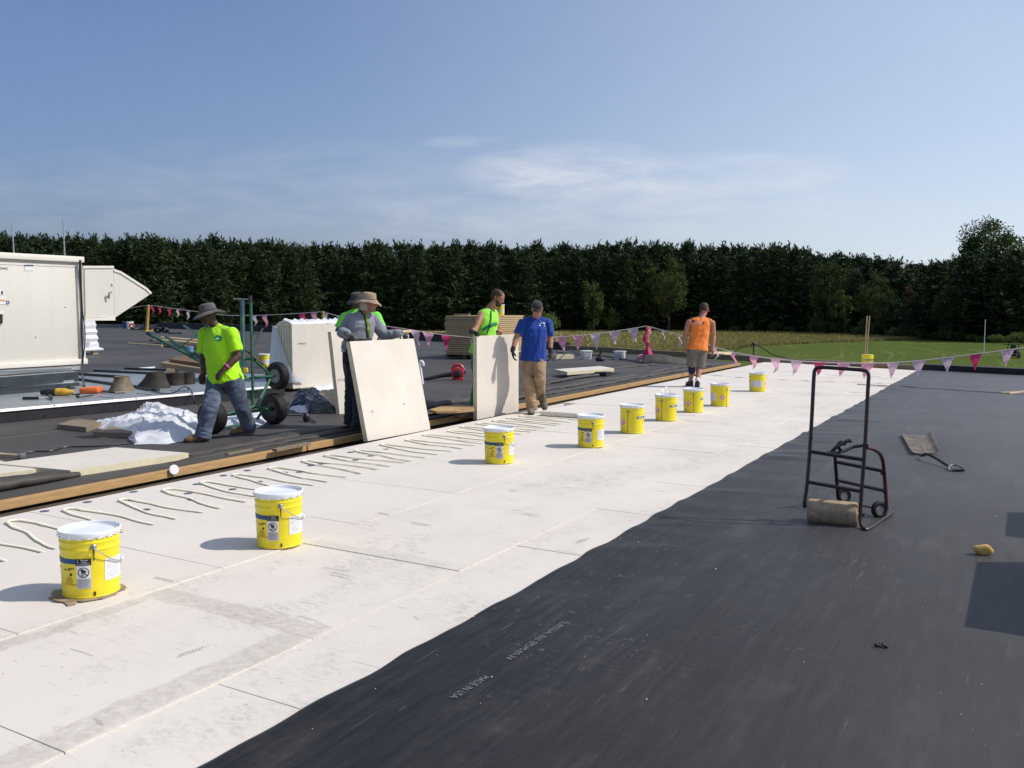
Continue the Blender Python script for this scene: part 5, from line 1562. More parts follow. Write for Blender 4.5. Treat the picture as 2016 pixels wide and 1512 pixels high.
bm = newbm(); box(bm, (XH - 1.2, (YH + YL) / 2 - .1, (zb + ZP) / 2 - .03), (2.0, YH - YL - .3, zb - ZP + .02)); finish(bm, M_GALV, 'curb', hv, smooth=0)
bm = newbm(); hexa(bm, [V((XH - .02, YL, zb - .03)), V((XH - .02, YH - .1, zb - .03)), V((XH - .3, YH - .1, zb - .03)), V((XH - .3, YL, zb - .03)), V((XH + .22, YL, ZP + .20)), V((XH + .22, YH - .25, ZP + .20)), V((XH - .3, YH - .25, ZP + .20)), V((XH - .3, YL, ZP + .20))][::1]); finish(bm, M_GALV, 'skirt', hv, smooth=0)
# pointed rain hood at the far end
hood_px = [(164, 524), (224, 524), (225, 530), (239, 535), (289, 567), (299, 577), (227, 625), (168, 624)]
bm = newbm(); poly_prism(bm, [XP(a, b, XH - .05) for a, b in hood_px], (-1.9, 0, 0)); finish(bm, M_HVAC, 'rain_hood', hv, smooth=0)
bm = newbm()
for a_, b_ in (((164, 524.5), (224, 524.5)), ((225, 530.5), (239, 535.5)), ((239, 535.5), (289, 567.5)), ((289, 567.5), (298.6, 577))):
    a, b = XP(*a_, XH - .03), XP(*b_, XH - .03); d = (b - a).normalized(); up_ = V((0, -d.z, d.y)) * .035
    slab(bm, a - up_, b - a, up_ * 1.35, (-.08, 0, 0))
a, b = XP(168, 625, XH - .03), XP(227, 625, XH - .03); slab(bm, a - V((0, 0, .06)), b - a, (0, 0, .06), (-.2, 0, 0))
finish(bm, M_HVAC_T, 'hood_trim', hv, smooth=0)
M_GROOVE = mat('panel_gap', (0.16, 0.145, 0.12), 0.7, 0.2, 0.1, 5)
def strip(a_, b_, w, X0, m, name, par=hv):
    a, b = XP(*a_, X0), XP(*b_, X0); d = (b - a).normalized(); up_ = V((0, -d.z, d.y)) * w
    bm = newbm(); slab(bm, a - up_ * .5, b - a, up_, (.003, 0, 0)); return finish(bm, m, name, par, smooth=0)
strip((148, 524), (155.5, 708), .010, XH + .002, M_GROOVE, 'panel_gap'); strip((0, 717), (155.5, 708), .010, XH + .002, M_GROOVE, 'panel_gap'); strip((0, 512.5), (158, 519), .008, XH + .062, M_GROOVE, 'panel_gap')
strip((166, 530), (168, 622), .010, XH - .048, M_GROOVE, 'panel_gap'); strip((224, 532), (226, 622), .006, XH - .048, M_HVAC_T, 'hood_seam')
def sticker(x0, y0, x1, y1, m, X0, name, t=.004):
    a, b, c, d = XP(x0, y1, X0), XP(x1, y1, X0), XP(x1, y0, X0), XP(x0, y0, X0)
    bm = newbm(); poly_prism(bm, [a, b, c, d], (t, 0, 0)); return finish(bm, m, name, hv, smooth=0)
M_ORANGE = mat('orange_print', (0.75, 0.25, 0.06), 0.5, 0.4, 0.05)
s_ = sticker(48, 522, 65.5, 533, M_LABELW, XH + .003, 'sticker')
sticker(48, 521.5, 65.5, 524, M_BLUE, XH + .008, 'sticker_band').parent = s_
s_ = sticker(-4, 571, 7.5, 580, M_LABELW, XH + .003, 'sticker'); sticker(2.5, 573, 5.5, 579, M_INK, XH + .008, 'symbol').parent = s_
s_ = sticker(-6, 584, 11, 599, M_LABELW, XH + .003, 'sticker'); sticker(-6, 590, 11, 592.6, M_ORANGE, XH + .008, 'stripe').parent = s_
c = XP(14.8, 595.5, XH); bm = newbm(); torus(bm, c + V((.006, 0, 0)), (1, 0, 0), .025, .010, 18, 6); finish(bm, M_BLUE, 'round_symbol', hv)
sticker(10.5, 591, 19, 600, M_LABELW, XH + .002, 'sticker'); sticker(-4, 612, 7, 618, M_LABELW, XH + .003, 'sticker'); sticker(-4, 619, 3.5, 637, M_BLACK, XH + .003, 'latch', .03)
me = text_mesh('ows'); p0 = XP(-1, 530.5, XH + .004)
for v in me.vertices: v.co = p0 + V((0, v.co.x * .09, v.co.y * .09))
mesh_obj(me, M_INK, 'lettering', hv, smooth=False)
sticker(217, 557, 223.3, 563.5, M_LABELW, XH - .047, 'sticker'); sticker(219, 558.5, 221.3, 562.5, M_INK, XH - .042, 'symbol')
bm = newbm(); tube(bm, [XP(214, 588, XH), XP(215, 577, XH + .03), XP(220, 575, XH + .03)], .018, 8); finish(bm, M_STEEL, 'door_handle', hv)
for (x_, y_) in ((128, 605), (70, 664)): bm = newbm(); ellipsoid(bm, XP(x_, y_, XH), .012, .012, .012); finish(bm, M_GROOVE, 'screw', hv)
for i in range(7):
    bm = newbm(); ellipsoid(bm, XP(149 + i * 1.0, 528 + i * 30, XH + .003), .008, .012, .012, None, 8, 5); finish(bm, M_STEEL, 'hinge_screw', hv)
bm = newbm()
tube(bm, pth([XP(158, 512, XH + .07), XP(157, 520, XH + .07), XP(157.5, 545, XH + .05), XP(160, 570, XH + .05), XP(162, 612, XH + .05), XP(161, 650, XH + .05), XP(163, 707, XH + .06), XP(163, 722, XH + .10), D(162, 740, 16.5), G(166, 761, ZP + .01)], 2), .018, 6)
tube(bm, pth([XP(159, 512, XH + .05), XP(160, 540, XH + .06), XP(161, 600, XH + .06), XP(167, 645, XH + .05), XP(168, 665, XH + .05), XP(164, 706, XH + .06)], 2), .012, 6)
single(bm, M_BLACK, 'power_cable', 'black power cable hanging down the corner of the rooftop unit to the platform', 'cable', XP(162, 700, XH + .06))
for (x_, y0, y1, lab) in ((25, 441, 503, 'left of two thin lightning rods on the rooftop unit'), (125, 430, 508, 'right of two thin lightning rods on the rooftop unit')):
    dd = depth(XP(x_, y1, XH - .6)); bm = newbm(); tube(bm, [D(x_ + 3, y1 + 6, dd), D(x_ - 1.5, y0, dd)], [.016, .009], 6); lathe(bm, [(.03, 0), (.03, .05), (.012, .06)], 10, D(x_ + 3, y1 + 3, dd))
    single(bm, M_STEEL, 'lightning_rod', lab, 'rod', D(x_ + 3, y1 + 6, dd))
# pile of long metal rails in front of the unit
rails = [((-60, 779), (148, 762), ZP + .03, .05, M_RIB), ((-60, 769), (156, 753), ZP + .08, .06, M_GALV), ((-60, 763), (146, 748), ZP + .12, .05, M_GALV), ((-60, 747), (154, 731.5), ZP + .26, .17, M_GALV), ((-60, 733), (141, 724.5), ZP + .30, .05, M_PLAT)]
names = ['lowest dark metal rail of the pile in front of the rooftop unit', 'grey metal rail second from below in front of the rooftop unit', 'narrow grey rail in the middle of the pile before the rooftop unit', 'tall metal channel with a dark face and pale top before the rooftop unit', 'uppermost blue grey rail against the rooftop unit']
for (a_, b_, z_, h_, m_), lab in zip(rails, names):
    a, b = G(*a_, z_), G(*b_, z_); bm = newbm(); s = V((-.16, .0, 0)); slab(bm, a, b - a, s, (0, 0, -h_))
    o = single(bm, [m_, M_RIB], 'metal_rail', lab, 'metal rail', a, 'metal rails in front of the rooftop unit', smooth=0)
    for p in o.data.polygons:
        if p.normal.x > .6 and h_ > .055: p.material_index = 1
# white wrapped pallet behind the hood
wp = G(196, 697, Z_OLD); dd = depth(wp)
pr_ = thing('wrapped_pallet', 'white wrapped pallet load half hidden behind the rain hood', 'pallet load', wp)
bm = newbm(); nz_ = 26; rings = []
for i in range(nz_ + 1):
    z_ = Z_OLD + .12 + 1.25 * i / nz_; j = .035 * noise.noise(V((z_ * 9, 1, 2))) + (.10 if i < 2 else 0) - .08 * i / nz_
    rings.append([V((wp.x + j, wp.y + j, z_ + .02)), V((wp.x - 1.2 - j, wp.y + j, z_)), V((wp.x - 1.2 - j, wp.y - 1.2 - j, z_)), V((wp.x + j, wp.y - 1.2 - j, z_))])
ring_loft(bm, rings); finish(bm, M_SHEET, 'wrapped_load', pr_, smooth=20)
for i in range(4):
    a = D(176, 672 + i * 4.2, dd - .1); bm = newbm(); box(bm, V((wp.x + .012, wp.y - .55, 0)) + V((0, 0, a.z)), (.004, .5 - .1 * (i % 3), .035)); finish(bm, M_LABELG, 'print', pr_, smooth=0)
bm = newbm(); box(bm, (wp.x - .05, wp.y - .15, Z_OLD + .06), (.1, .2, .11)); box(bm, (wp.x - .6, wp.y - 1.1, Z_OLD + .06), (1.1, .1, .11)); finish(bm, M_WOOD_NEW, 'pallet_foot', pr_, smooth=0)

# ------------------------------------------------------------------ things on the platform
M_BOOT = mat('rubber_boot', (0.040, 0.034, 0.028), 0.75, 0.3, 0.3, 9, 0.4, 40)
M_BOOTT = mat('dusty_boot', (0.20, 0.165, 0.11), 0.8, 0.2, 0.3, 6, 0.3, 30, col2=(0.07, 0.055, 0.04))  # tan of the sunlit half put into the boot's own colour
def boot(x_, y_, rb_, rt_, h_, lab, m=M_BOOT, skew=0.0, seed=1):
    p = G(x_, y_, ZP); bm = newbm(); rings = []
    for i in range(9):
        t = i / 8; r = rb_ + (rt_ - rb_) * min(1, t * 1.25) ** .8
        rings.append([p + V((skew * (1 - t) * .3, 0, h_ * t)) + V((math.cos(a), math.sin(a), 0)) * (r * (1 + .05 * noise.noise(V((math.cos(a) * 2, math.sin(a) * 2, t * 3 + seed))))) + V((-.864, -.503, 0)) * (skew * (1 - t) ** 1.5 * max(0, math.cos(a + 2.6))) for a in [2 * PI * q / 22 for q in range(22)]])
    rings.append([p + V((0, 0, h_ * .93)) + V((math.cos(a), math.sin(a), 0)) * (rt_ * .82) for a in [2 * PI * q / 22 for q in range(22)]])
    rings.append([p + V((0, 0, h_ * .5)) + V((math.cos(a), math.sin(a), 0)) * (rt_ * .8) for a in [2 * PI * q / 22 for q in range(22)]])
    ring_loft(bm, rings)
    return single(bm, m, 'pipe_boot', lab, 'pipe boot', p, 'old rubber pipe boots on the platform', smooth=50)
boot(241, 769, .20, .12, .24, 'rubber pipe boot with a sunlit tan in its colour, nearest the orange case', M_BOOTT, .04, 1)
boot(307, 763, .22, .15, .27, 'wide dark rubber pipe boot with a sloping flange, in the middle of the platform', M_BOOT, .18, 2)
boot(344, 758, .17, .165, .22, 'dark round pipe boot right of the sloping one', M_BOOT, 0, 3)
boot(370, 756, .13, .125, .21, 'smallest dark pipe boot, beside the man in the bucket hat', M_BOOT, 0, 4)
dp = depth(G(350, 752, ZP))
def pslab(a_, b_, d0, wid, th, m, lab, name='plank'):
    a, b = D(a_[0], a_[1], d0), D(b_[0], b_[1], d0 - .5); bm = newbm(); n_ = V((-.503, .864, .05)) * wid
    slab(bm, a, b - a, n_, (0, 0, -th)); return single(bm, m, name, lab, 'lumber', a, 'planks piled over the pipe boots', smooth=0)
pslab((316, 714), (425, 730), dp + .35, .35, .10, M_WOOD_GREY, 'grey plank lowest in the pile over the pipe boots')
pslab((334, 707), (430, 720), dp + .5, .75, .06, M_WOOD_DARK, 'dark brown plywood topmost in the pile over the pipe boots')
pslab((355, 718), (430, 729), dp + .55, .4, .05, M_WOOD_DARK, 'dark board in the middle of the pile over the pipe boots')
bm = newbm(); box(bm, D(340, 729, dp + .3), (.16, .2, .07), Matrix.Rotation(.5, 3, 'Z')); single(bm, M_WOOD_NEW, 'wood_block', 'pale wood block under the left end of the planks over the boots', 'lumber', D(340, 732, dp + .3), smooth=0)
# yellow heat tool
p = G(112, 779, ZP); dg = depth(p); tl = thing('power_tool', 'yellow and black power tool lying on the metal platform', 'power tool', p)
r1 = V((math.cos(YAW), math.sin(YAW), 0))
M_TOOLY = mat('tool_yellow', (0.62, 0.36, 0.03), 0.45, 0.5, 0.15, 12)
bm = newbm(); lathe(bm, [(.05, 0), (.062, .01), (.062, .17), (.05, .19), (.035, .26), (.02, .28)], 16, D(110, 772, dg), r1); finish(bm, M_TOOLY, 'body', tl)
bm = newbm(); lathe(bm, [(.05, 0), (.058, .02), (.05, .08), (.06, .1), (.06, .15), (.045, .16), (.045, .235), (.03, .24)], 16, D(111, 772, dg), -r1); finish(bm, M_BLACK, 'head', tl)
bm = newbm(); tube(bm, pth([D(136, 773, dg), D(140, 762, dg), D(131, 760, dg), D(134, 775, dg), D(146, 777, dg), D(158, 776, dg)], 2), .010, 6); finish(bm, M_BLACK, 'cord', tl)
bm = newbm(); box(bm, D(132, 772, dg), (.05, .05, .04)); finish(bm, M_BLACK, 'switch', tl)
p = G(179, 774, ZP); bm = newbm(); box(bm, p + V((0, 0, .05)), (.30, .22, .10), Matrix.Rotation(YAW + .1, 3, 'Z') @ Matrix.Rotation(-.05, 3, 'Y'), .03)
for v in bm.verts: v.co.z += .012 * noise.noise(v.co * 9)
single(bm, mat('orange_case', (0.75, 0.16, 0.03), 0.45, 0.5, 0.08, 10), 'plastic_case', 'bright orange case lying beside the yellow power tool', 'case', p, smooth=40)
p = G(75, 786, ZP); hm = thing('hammer', 'black handled hammer lying in front of the yellow power tool', 'hammer', p); dh_ = depth(p)
bm = newbm(); tube(bm, [G(45, 784, ZP + .025), G(76, 783.5, ZP + .025)], .022, 8); finish(bm, M_BLACK, 'grip', hm)
bm = newbm(); tube(bm, [G(76, 783.5, ZP + .025), G(100, 782, ZP + .025)], .010, 8); finish(bm, M_STEEL, 'shaft', hm)
bm = newbm(); tube(bm, pth([G(101, 785, ZP + .03), G(102, 780, ZP + .05), G(96, 778, ZP + .04)], 1), .018, 8); finish(bm, M_BLACK, 'head', hm)
p = G(153, 783, ZP); bm = newbm(); tube(bm, [G(153, 783, ZP + .03), G(182, 778, ZP + .03)], .010, 6); ellipsoid(bm, p + V((0, 0, .025)), .03, .03, .025); single(bm, M_BLACK, 'small_tool', 'thin dark tool with a knob below the orange case', 'tool', p)
bm = newbm(); tube(bm, pth([G(300, 770, ZP + .02), G(325, 776, ZP + .02), G(345, 773, ZP + .02), G(358, 762, ZP + .06), G(368, 760, ZP + .05), G(378, 780, ZP - .06), G(388, 794, Z_OLD + .02)], 2), .010, 6)
tube(bm, pth([G(364, 761, ZP + .05), G(376, 765, ZP + .06), G(384, 790, ZP - .1), G(392, 800, Z_OLD + .02)], 2), .009, 6)
single(bm, M_BLACK, 'extension_cord', 'thin black cord running over the front edge of the platform', 'cord', G(345, 773, ZP))
bm = newbm(); tube(bm, pth([G(196, 768, ZP + .02), G(215, 773, ZP + .03), G(245, 772, ZP + .02)], 2), .016, 6); single(bm, M_BLACK, 'cord_end', 'dark cord end right of the orange case', 'cord', G(215, 773, ZP))
p = G(287, 725, Z_OLD); bm = newbm(); slab(bm, G(270, 727, Z_OLD + .03), G(303, 724.5, Z_OLD + .03) - G(270, 727, Z_OLD + .03), V((-.1, .12, 0)), (0, 0, .03)); single(bm, M_WHITE, 'white_strip', 'white strip lying on the roof just beyond the platform', 'strip', p, smooth=0)
# hammer and cord at the left border, by the lying boards
p = G(42, 897, Z_OLD); hm = thing('mallet', 'long wooden handled hammer at the left border above the lying boards', 'hammer', p)
bm = newbm(); tube(bm, [G(-20, 893, Z_OLD + .03), G(38, 897, Z_OLD + .03)], [.018, .015], 8); finish(bm, M_WOOD_NEW, 'handle', hm)
bm = newbm(); box(bm, G(42, 898, Z_OLD + .03), (.05, .09, .05), Matrix.Rotation(YAW, 3, 'Z'), .008); finish(bm, M_STEEL, 'head', hm)
bm = newbm(); tube(bm, pth([G(45, 892, Z_OLD + .012), G(70, 888, Z_OLD + .012), G(105, 888, Z_OLD + .012), G(125, 879, Z_OLD + .012), G(190, 879, Z_OLD + .012), G(260, 872, Z_OLD + .012), G(330, 868, Z_OLD + .012)], 2), .009, 6)
single(bm, M_BLACK, 'extension_cord', 'thin black cord wandering over the old roof toward the crumpled plastic', 'cord', G(125, 879, Z_OLD))
bm = newbm(); tube(bm, pth([G(556, 818, Z_OLD + .02), G(590, 818, Z_OLD + .02), G(602, 819, Z_OLD + .02)], 1), .01, 6); ellipsoid(bm, G(603, 822, Z_OLD + .06), .05, .05, .07); tube(bm, [G(606, 822, Z_OLD + .03), G(621, 831, Z_OLD + .02)], .012, 6)
single(bm, M_BLACK, 'hand_tool', 'thin black tool with a round head lying below the black bag', 'tool', G(603, 822, Z_OLD))

# ================================================================== PENNANT LINES
PM = [mat('pennant_hot_pink', (0.62, 0.055, 0.17), 0.6, 0.3, 0.08, 3, trans=.35), mat('pennant_pink', (0.72, 0.34, 0.45), 0.6, 0.3, 0.08, 3, trans=.35),
      mat('pennant_pale', (0.62, 0.50, 0.58), 0.6, 0.3, 0.08, 3, trans=.35), mat('pennant_rose', (0.74, 0.42, 0.52), 0.6, 0.3, 0.10, 2, trans=.35, col2=(0.66, 0.52, 0.60))]
M_ROPE = mat('white_rope', (0.62, 0.56, 0.56), 0.8, 0.2, 0.1, 30)
def line(name, path, flags, label, size=.34, ln=.44, wind=-.1, group='pennant lines round the roof'):
    pts = [D(*q) for q in path]
    root = thing('pennant_line', label, 'pennant line', pts[len(pts) // 2], group)
    bm = newbm(); tube(bm, pth(pts, 2), .011, 5); finish(bm, M_ROPE, 'rope', root)
    r = random.Random(len(flags))
    for (fx, mi, tw) in flags:
        for (a, b) in zip(path, path[1:]):
            if a[0] <= fx <= b[0]:
                t = (fx - a[0]) / (b[0] - a[0]); c = V(D(*a)).lerp(D(*b), t); d = (D(*b) - D(*a)).normalized(); break
        else: continue
        w = size * r.uniform(.92, 1.08); l = ln * r.uniform(.9, 1.1); bm = newbm()
        nrm = d.cross(V((0, 0, 1))).normalized()
        n = 8; pr = None; curl = r.uniform(-.04, .04)
        for i in range(n + 1):
            s = i / n; hw = w * .5 * (1 - s) + .004
            cc = c + V((0, 0, -l * s)) + d * (tw * s * l) + nrm * (curl * math.sin(s * 3) + .03 * math.sin(s * 7))
            q = [bm.verts.new(cc - d * hw + nrm * .015 * math.sin(s * 5 + 1)), bm.verts.new(cc - nrm * .03 * (1 - s)), bm.verts.new(cc + d * hw + nrm * .03 * math.cos(s * 4))]
            if pr:
                for u in range(2): bm.faces.new((pr[u], pr[u + 1], q[u + 1], q[u]))
            pr = q
        finish(bm, PM[mi], 'pennant', root, smooth=60)
line('a', [(252, 607.5, 40), (293, 600, 40), (340, 607.5, 38), (384, 613, 36), (430, 620, 35), (480, 622, 33), (560, 619, 31), (633, 614, 29.5)],
     [(300, 0, -.25), (318, 0, -1.0), (336, 0, -.7), (353, 3, -1.0), (374, 2, -.9), (502, 2, -.05), (524, 1, .05), (597, 0, .35), (621, 1, -.1)], 'pennant line from the rain hood past the bucket hat to the white bundle', .42, .40)
line('b', [(633, 614, 29.5), (665, 622, 28), (750, 641, 27), (800, 648, 26.5), (885, 661.5, 27), (980, 668, 27), (1095, 664, 27), (1160, 659, 27), (1220, 651, 27), (1273, 642, 27)],
     [(645, 2, -.1), (671, 2, .1), (756, 1, .0), (780, 0, .1), (815, 3, .4), (842, 1, .05), (877, 0, .1), (1104, 1, .25), (1138, 1, 0), (1172, 2, .1), (1209, 2, .1), (1246, 2, .25)], 'pennant line passing behind the standing boards and the brown stack', .33, .44)
line('c', [(1273, 642, 27), (1300, 649, 26.5), (1340, 661, 24), (1400, 681, 21.5), (1450, 696, 20), (1540, 709, 19), (1640, 714.5, 18.5), (1720, 715.5, 18.3), (1800, 712, 18), (1900, 700, 17.5), (2016, 685, 17), (2110, 672, 17)],
     [(1281, 1, -.35), (1308, 2, -.25), (1338, 2, -.4), (1411, 2, -.35), (1448, 1, -.1), (1489, 1, -.2), (1529, 3, -.25), (1570, 3, -.25), (1614, 0, -.1), (1662, 1, -.25), (1709, 1, -.2), (1759, 3, -.1), (1810, 2, -.1), (1866, 2, .0), (1921, 0, 0), (1985, 3, -.1)], 'pennant line sagging low across the white strip to the right border', .245, .30)
M_POST = mat('yellow_post', (0.42, 0.26, 0.06), 0.7, 0.3, 0.2, 6)
def post(x_, y0, y1, dd, r, lab, m=M_POST):
    bm = newbm(); a = D(x_, y1, dd); tube(bm, [a, D(x_ + 3, y0, dd)], [r, r * .85], 8); box(bm, a + V((0, 0, .02)), (.4, .4, .05))
    return single(bm, m, 'flag_post', lab, 'post', a, 'posts of the pennant lines')
post(289, 600, 652, 40, .075, 'yellow post with a hot pink pennant, far left under the rain hood tip')
post(633, 613, 684, 29.5, .06, 'yellow post rising behind the white bundle')
bm = newbm(); a = D(1276, 709, 26.8); tube(bm, [a, D(1274, 642, 26.8)], .05, 8); box(bm, a + V((0, 0, .03)), (.5, .4, .06)); single(bm, M_POST, 'flag_post', 'post wrapped in pink cloth at the roof edge left of the orange shirt', 'post', a, 'posts of the pennant lines')
bm = newbm(); rings = []
for i in range(22):
    t = i / 21; r = .05 + .04 * abs(noise.noise(V((t * 5, 3, 1)))) + (.12 * max(0, t - .6) / .4) - .02 * math.sin(t * 12)
    c = D(1274 - 6 * math.sin(t * 2.2) * (t < .45) + 2 * t, 646 + 60 * t, 26.7)
    rings.append([c + V((math.cos(a), math.sin(a), 0)) * (r * (1 + .35 * noise.noise(V((math.cos(a) * 2, math.sin(a) * 2, t * 4))))) for a in [2 * PI * q / 18 for q in range(18)]])
ring_loft(bm, rings); single(bm, PM[0], 'pink_cloth', 'bunched hot pink pennant cloth wound round the post left of the orange shirt', 'cloth', D(1276, 709, 26.7), smooth=40)
crumple([(1250, 709), (1268, 711), (1284, 709.5), (1280, 704.5), (1256, 705)], Z_OLD, .16, 2.2, PM[1], 'pink_cloth', 'pink pennant cloth lying at the foot of the wrapped post', 'cloth', fold_s=2.5)
plank((1284, 709), (1296, 709), .25, .10, 'pale scrap lying right of the pink wrapped post', M_WOOD_NEW)
bm = newbm(); tube(bm, pth([G(1094, 692, Z_OLD + .1), G(1108, 696, Z_OLD + .3), G(1125, 689, Z_OLD + .1), G(1140, 700, Z_OLD + .05), G(1180, 699, Z_OLD + .04), G(1215, 705, Z_OLD + .04), G(1262, 713, Z_OLD + .04)], 2), .022, 6); single(bm, M_BLACK, 'hose', 'thin dark hose wandering behind the white tubs', 'hose', G(1140, 700, Z_OLD))

# ================================================================== ON THE LAWN
pm = G(1994, 704, ZL); md_ = depth(pm)
mw = thing('riding_mower', 'small black riding mower parked on the mown lawn at the right', 'mower', pm)
f_ = -(V((pm.x, pm.y, 0)).normalized()); s_ = V((f_.y, -f_.x, 0))
RM = Matrix((s_, -f_ * -1, V((0, 0, 1)))).transposed()
def mwp(a, b, z_): return pm + s_ * a + f_ * b + V((0, 0, z_))
for sx in (-.5, .5):
    bm = newbm(); lathe(bm, [(.18, -.12), (.27, -.12), (.29, -.06), (.29, .06), (.27, .12), (.18, .12)], 20, mwp(sx, 0, .29), s_); finish(bm, M_RUBBER, 'rear_wheel', mw)
    bm = newbm(); lathe(bm, [(.1, -.05), (.15, -.05), (.16, 0), (.15, .05), (.1, .05)], 16, mwp(sx * .9, 1.25, .16), s_); finish(bm, M_RUBBER, 'front_wheel', mw)
def mbox(name, a, b, z_, sx, sy, sz, m, bev=.03):
    bm = newbm(); box(bm, mwp(a, b, z_), (sx, sy, sz), RM, bev); return finish(bm, m, name, mw, smooth=40)
mbox('cutting_deck', 0, .75, .24, 1.35, .75, .16, M_BLACK); mbox('engine', 0, -.35, .6, .7, .5, .45, M_BLACK); mbox('frame', 0, .4, .36, .5, 1.7, .1, M_BLACK); mbox('seat', 0, .3, .72, .5, .5, .12, M_BLACK, .05); mbox('backrest', 0, .02, .98, .48, .14, .5, M_BLACK, .05)
bm = newbm(); tube(bm, pth([mwp(-.48, -.1, .4), mwp(-.48, -.15, 1.45), mwp(.48, -.15, 1.45), mwp(.48, -.1, .4)], 2), .04, 8); finish(bm, M_BLACK, 'roll_bar', mw)
for sx in (-.33, .33):
    bm = newbm(); tube(bm, [mwp(sx, .55, .5), mwp(sx, .6, 1.0), mwp(sx * .4, .62, 1.02)], .018, 6); finish(bm, M_BLACK, 'lever', mw)
bm = newbm(); a = G(1937, 695, ZL); da = depth(a); tube(bm, [a, D(1940, 629, da)], .04, 6); single(bm, M_WHITE, 'marker_pole', 'tall thin white pole standing on the lawn left of the mower', 'pole', a)
# ================================================================== PEOPLE
def remeshed(bm, voxel, smooth_it=4, fac=.5):
    bmesh.ops.recalc_face_normals(bm, faces=bm.faces)
    me = bpy.data.meshes.new('tmp'); bm.to_mesh(me); bm.free()
    o = bpy.data.objects.new('tmp', me); TMP.collection.objects.link(o)
    m = o.modifiers.new('r', 'REMESH'); m.mode = 'VOXEL'; m.voxel_size = voxel
    s = o.modifiers.new('s', 'SMOOTH'); s.factor = fac; s.iterations = smooth_it
    TMP.view_layers[0].update(); dg = TMP.view_layers[0].depsgraph
    r = bpy.data.meshes.new_from_object(o.evaluated_get(dg))
    bpy.data.objects.remove(o); bpy.data.meshes.remove(me)
    return r
def wrinkle(me, amp, fx, seed, mode='shirt'):
    me.update()
    nrm_ = [v.normal.copy() for v in me.vertices]
    cos_ = []
    for v, n in zip(me.vertices, nrm_):
        c = v.co
        q = V((c.x * fx[0] + seed, c.y * fx[1], c.z * fx[2]))
        q2 = V((noise.noise(q * .5), noise.noise(q * .5 + V((5, 2, 1))), noise.noise(q * .5 + V((1, 9, 4)))))
        a = 1 - 2 * abs(noise.noise(q + q2 * 1.6))
        b = noise.noise(q * 2.1 + q2)
        cos_.extend(c + n * (amp * (a * .8 + b * .45)))
    me.vertices.foreach_set('co', cos_)
def limb(bm, pts, radii, seg=14, asp=1.0):
    """closed tapering tube with rounded ends"""
    pts = [V(p) for p in pts]
    P_, R2 = [], []
    t0 = (pts[1] - pts[0]).normalized(); t1 = (pts[-1] - pts[-2]).normalized()
    for s in (.95, .7, .35): P_.append(pts[0] - t0 * radii[0] * s); R2.append(radii[0] * math.sqrt(max(.01, 1 - s * s)))
    n = len(pts)
    for i in range(n - 1):
        for q in range(3):
            P_.append(pts[i].lerp(pts[i + 1], q / 3)); R2.append(radii[i] + (radii[i + 1] - radii[i]) * q / 3)
    P_.append(pts[-1]); R2.append(radii[-1])
    for s in (.35, .7, .95): P_.append(pts[-1] + t1 * radii[-1] * s); R2.append(radii[-1] * math.sqrt(max(.01, 1 - s * s)))
    tube(bm, P_, R2, seg, asp)
def torso(bm, rings, seg=24):
    """rings: (centre, side unit vector, half width, front unit vector, half depth); superelliptic sections"""
    rr = []
    for c, a, hw, b, hd in rings:
        row = []
        for k_ in range(seg):
            t = 2 * PI * k_ / seg; ct_, st = math.cos(t), math.sin(t)
            row.append(c + a * (hw * math.copysign(abs(ct_) ** .8, ct_)) + b * (hd * math.copysign(abs(st) ** .85, st)))
        rr.append(row)
    ring_loft(bm, rr)
def hand(bm, W, d, n, s, infl=0.0, curl=.5, scale=1.0):
    """palm, four separate fingers and a thumb; d along the hand, n out of the palm, s towards the thumb"""
    d = d.normalized(); n = (n - d * n.dot(d)).normalized(); s = (s - d * s.dot(d) - n * s.dot(n)).normalized()
    k = scale
    rings = []
    for f, hw, ht in ((-.02, .026, .020), (.0, .027, .020), (.03, .035, .018), (.07, .041, .016), (.092, .040, .014)):
        rings.append((W + d * (f * k), s, hw * k + infl, n, ht * k + infl))
    torso(bm, rings, 14)
    for off, L, da in ((.031, .072, .10), (.0105, .080, .03), (-.0105, .075, -.03), (-.031, .060, -.12)):
        p = W + d * (.088 * k) + s * (off * k); dr = (d + s * da).normalized(); pts = [p - dr * .012, p]
        ang = 0
        for q, seg_ in enumerate((.45, .32, .23)):
            ang += curl * (.7 if q == 0 else 1.0)
            v_ = dr * math.cos(ang) + n * math.sin(ang)
            p = p + v_ * (L * seg_ * k); pts.append(p)
        limb(bm, pts, [.0092 * k + infl, .0092 * k + infl, .0086 * k + infl, .0080 * k + infl, .0068 * k + infl], 8)
    p = W + d * (.022 * k) + s * (.026 * k); v1 = (d * .65 + s * .65 + n * .35).normalized(); v2 = (d * .85 + s * .25 + n * (.35 + curl * .4)).normalized()
    limb(bm, [p, p + v1 * .040 * k, p + v1 * .040 * k + v2 * .030 * k, p + v1 * .040 * k + v2 * .052 * k], [.0145 * k + infl, .0115 * k + infl, .0105 * k + infl, .008 * k + infl], 8)
HEADPROF = [(-.118, .020, .028, .055), (-.106, .038, .044, .047), (-.085, .052, .062, .034), (-.055, .061, .078, .018), (-.02, .068, .088, .006), (.02, .073, .095, 0), (.055, .0745, .097, -.004), (.085, .066, .085, -.006), (.106, .044, .056, -.007), (.116, .016, .020, -.007)]
def head_frame(hc, hf, hu):
    hf = hf.normalized(); hr = hf.cross(hu).normalized(); hu = hr.cross(hf)
    return lambda x_, y_, z_: hc + hr * x_ + hf * y_ + hu * z_, hr, hf, hu
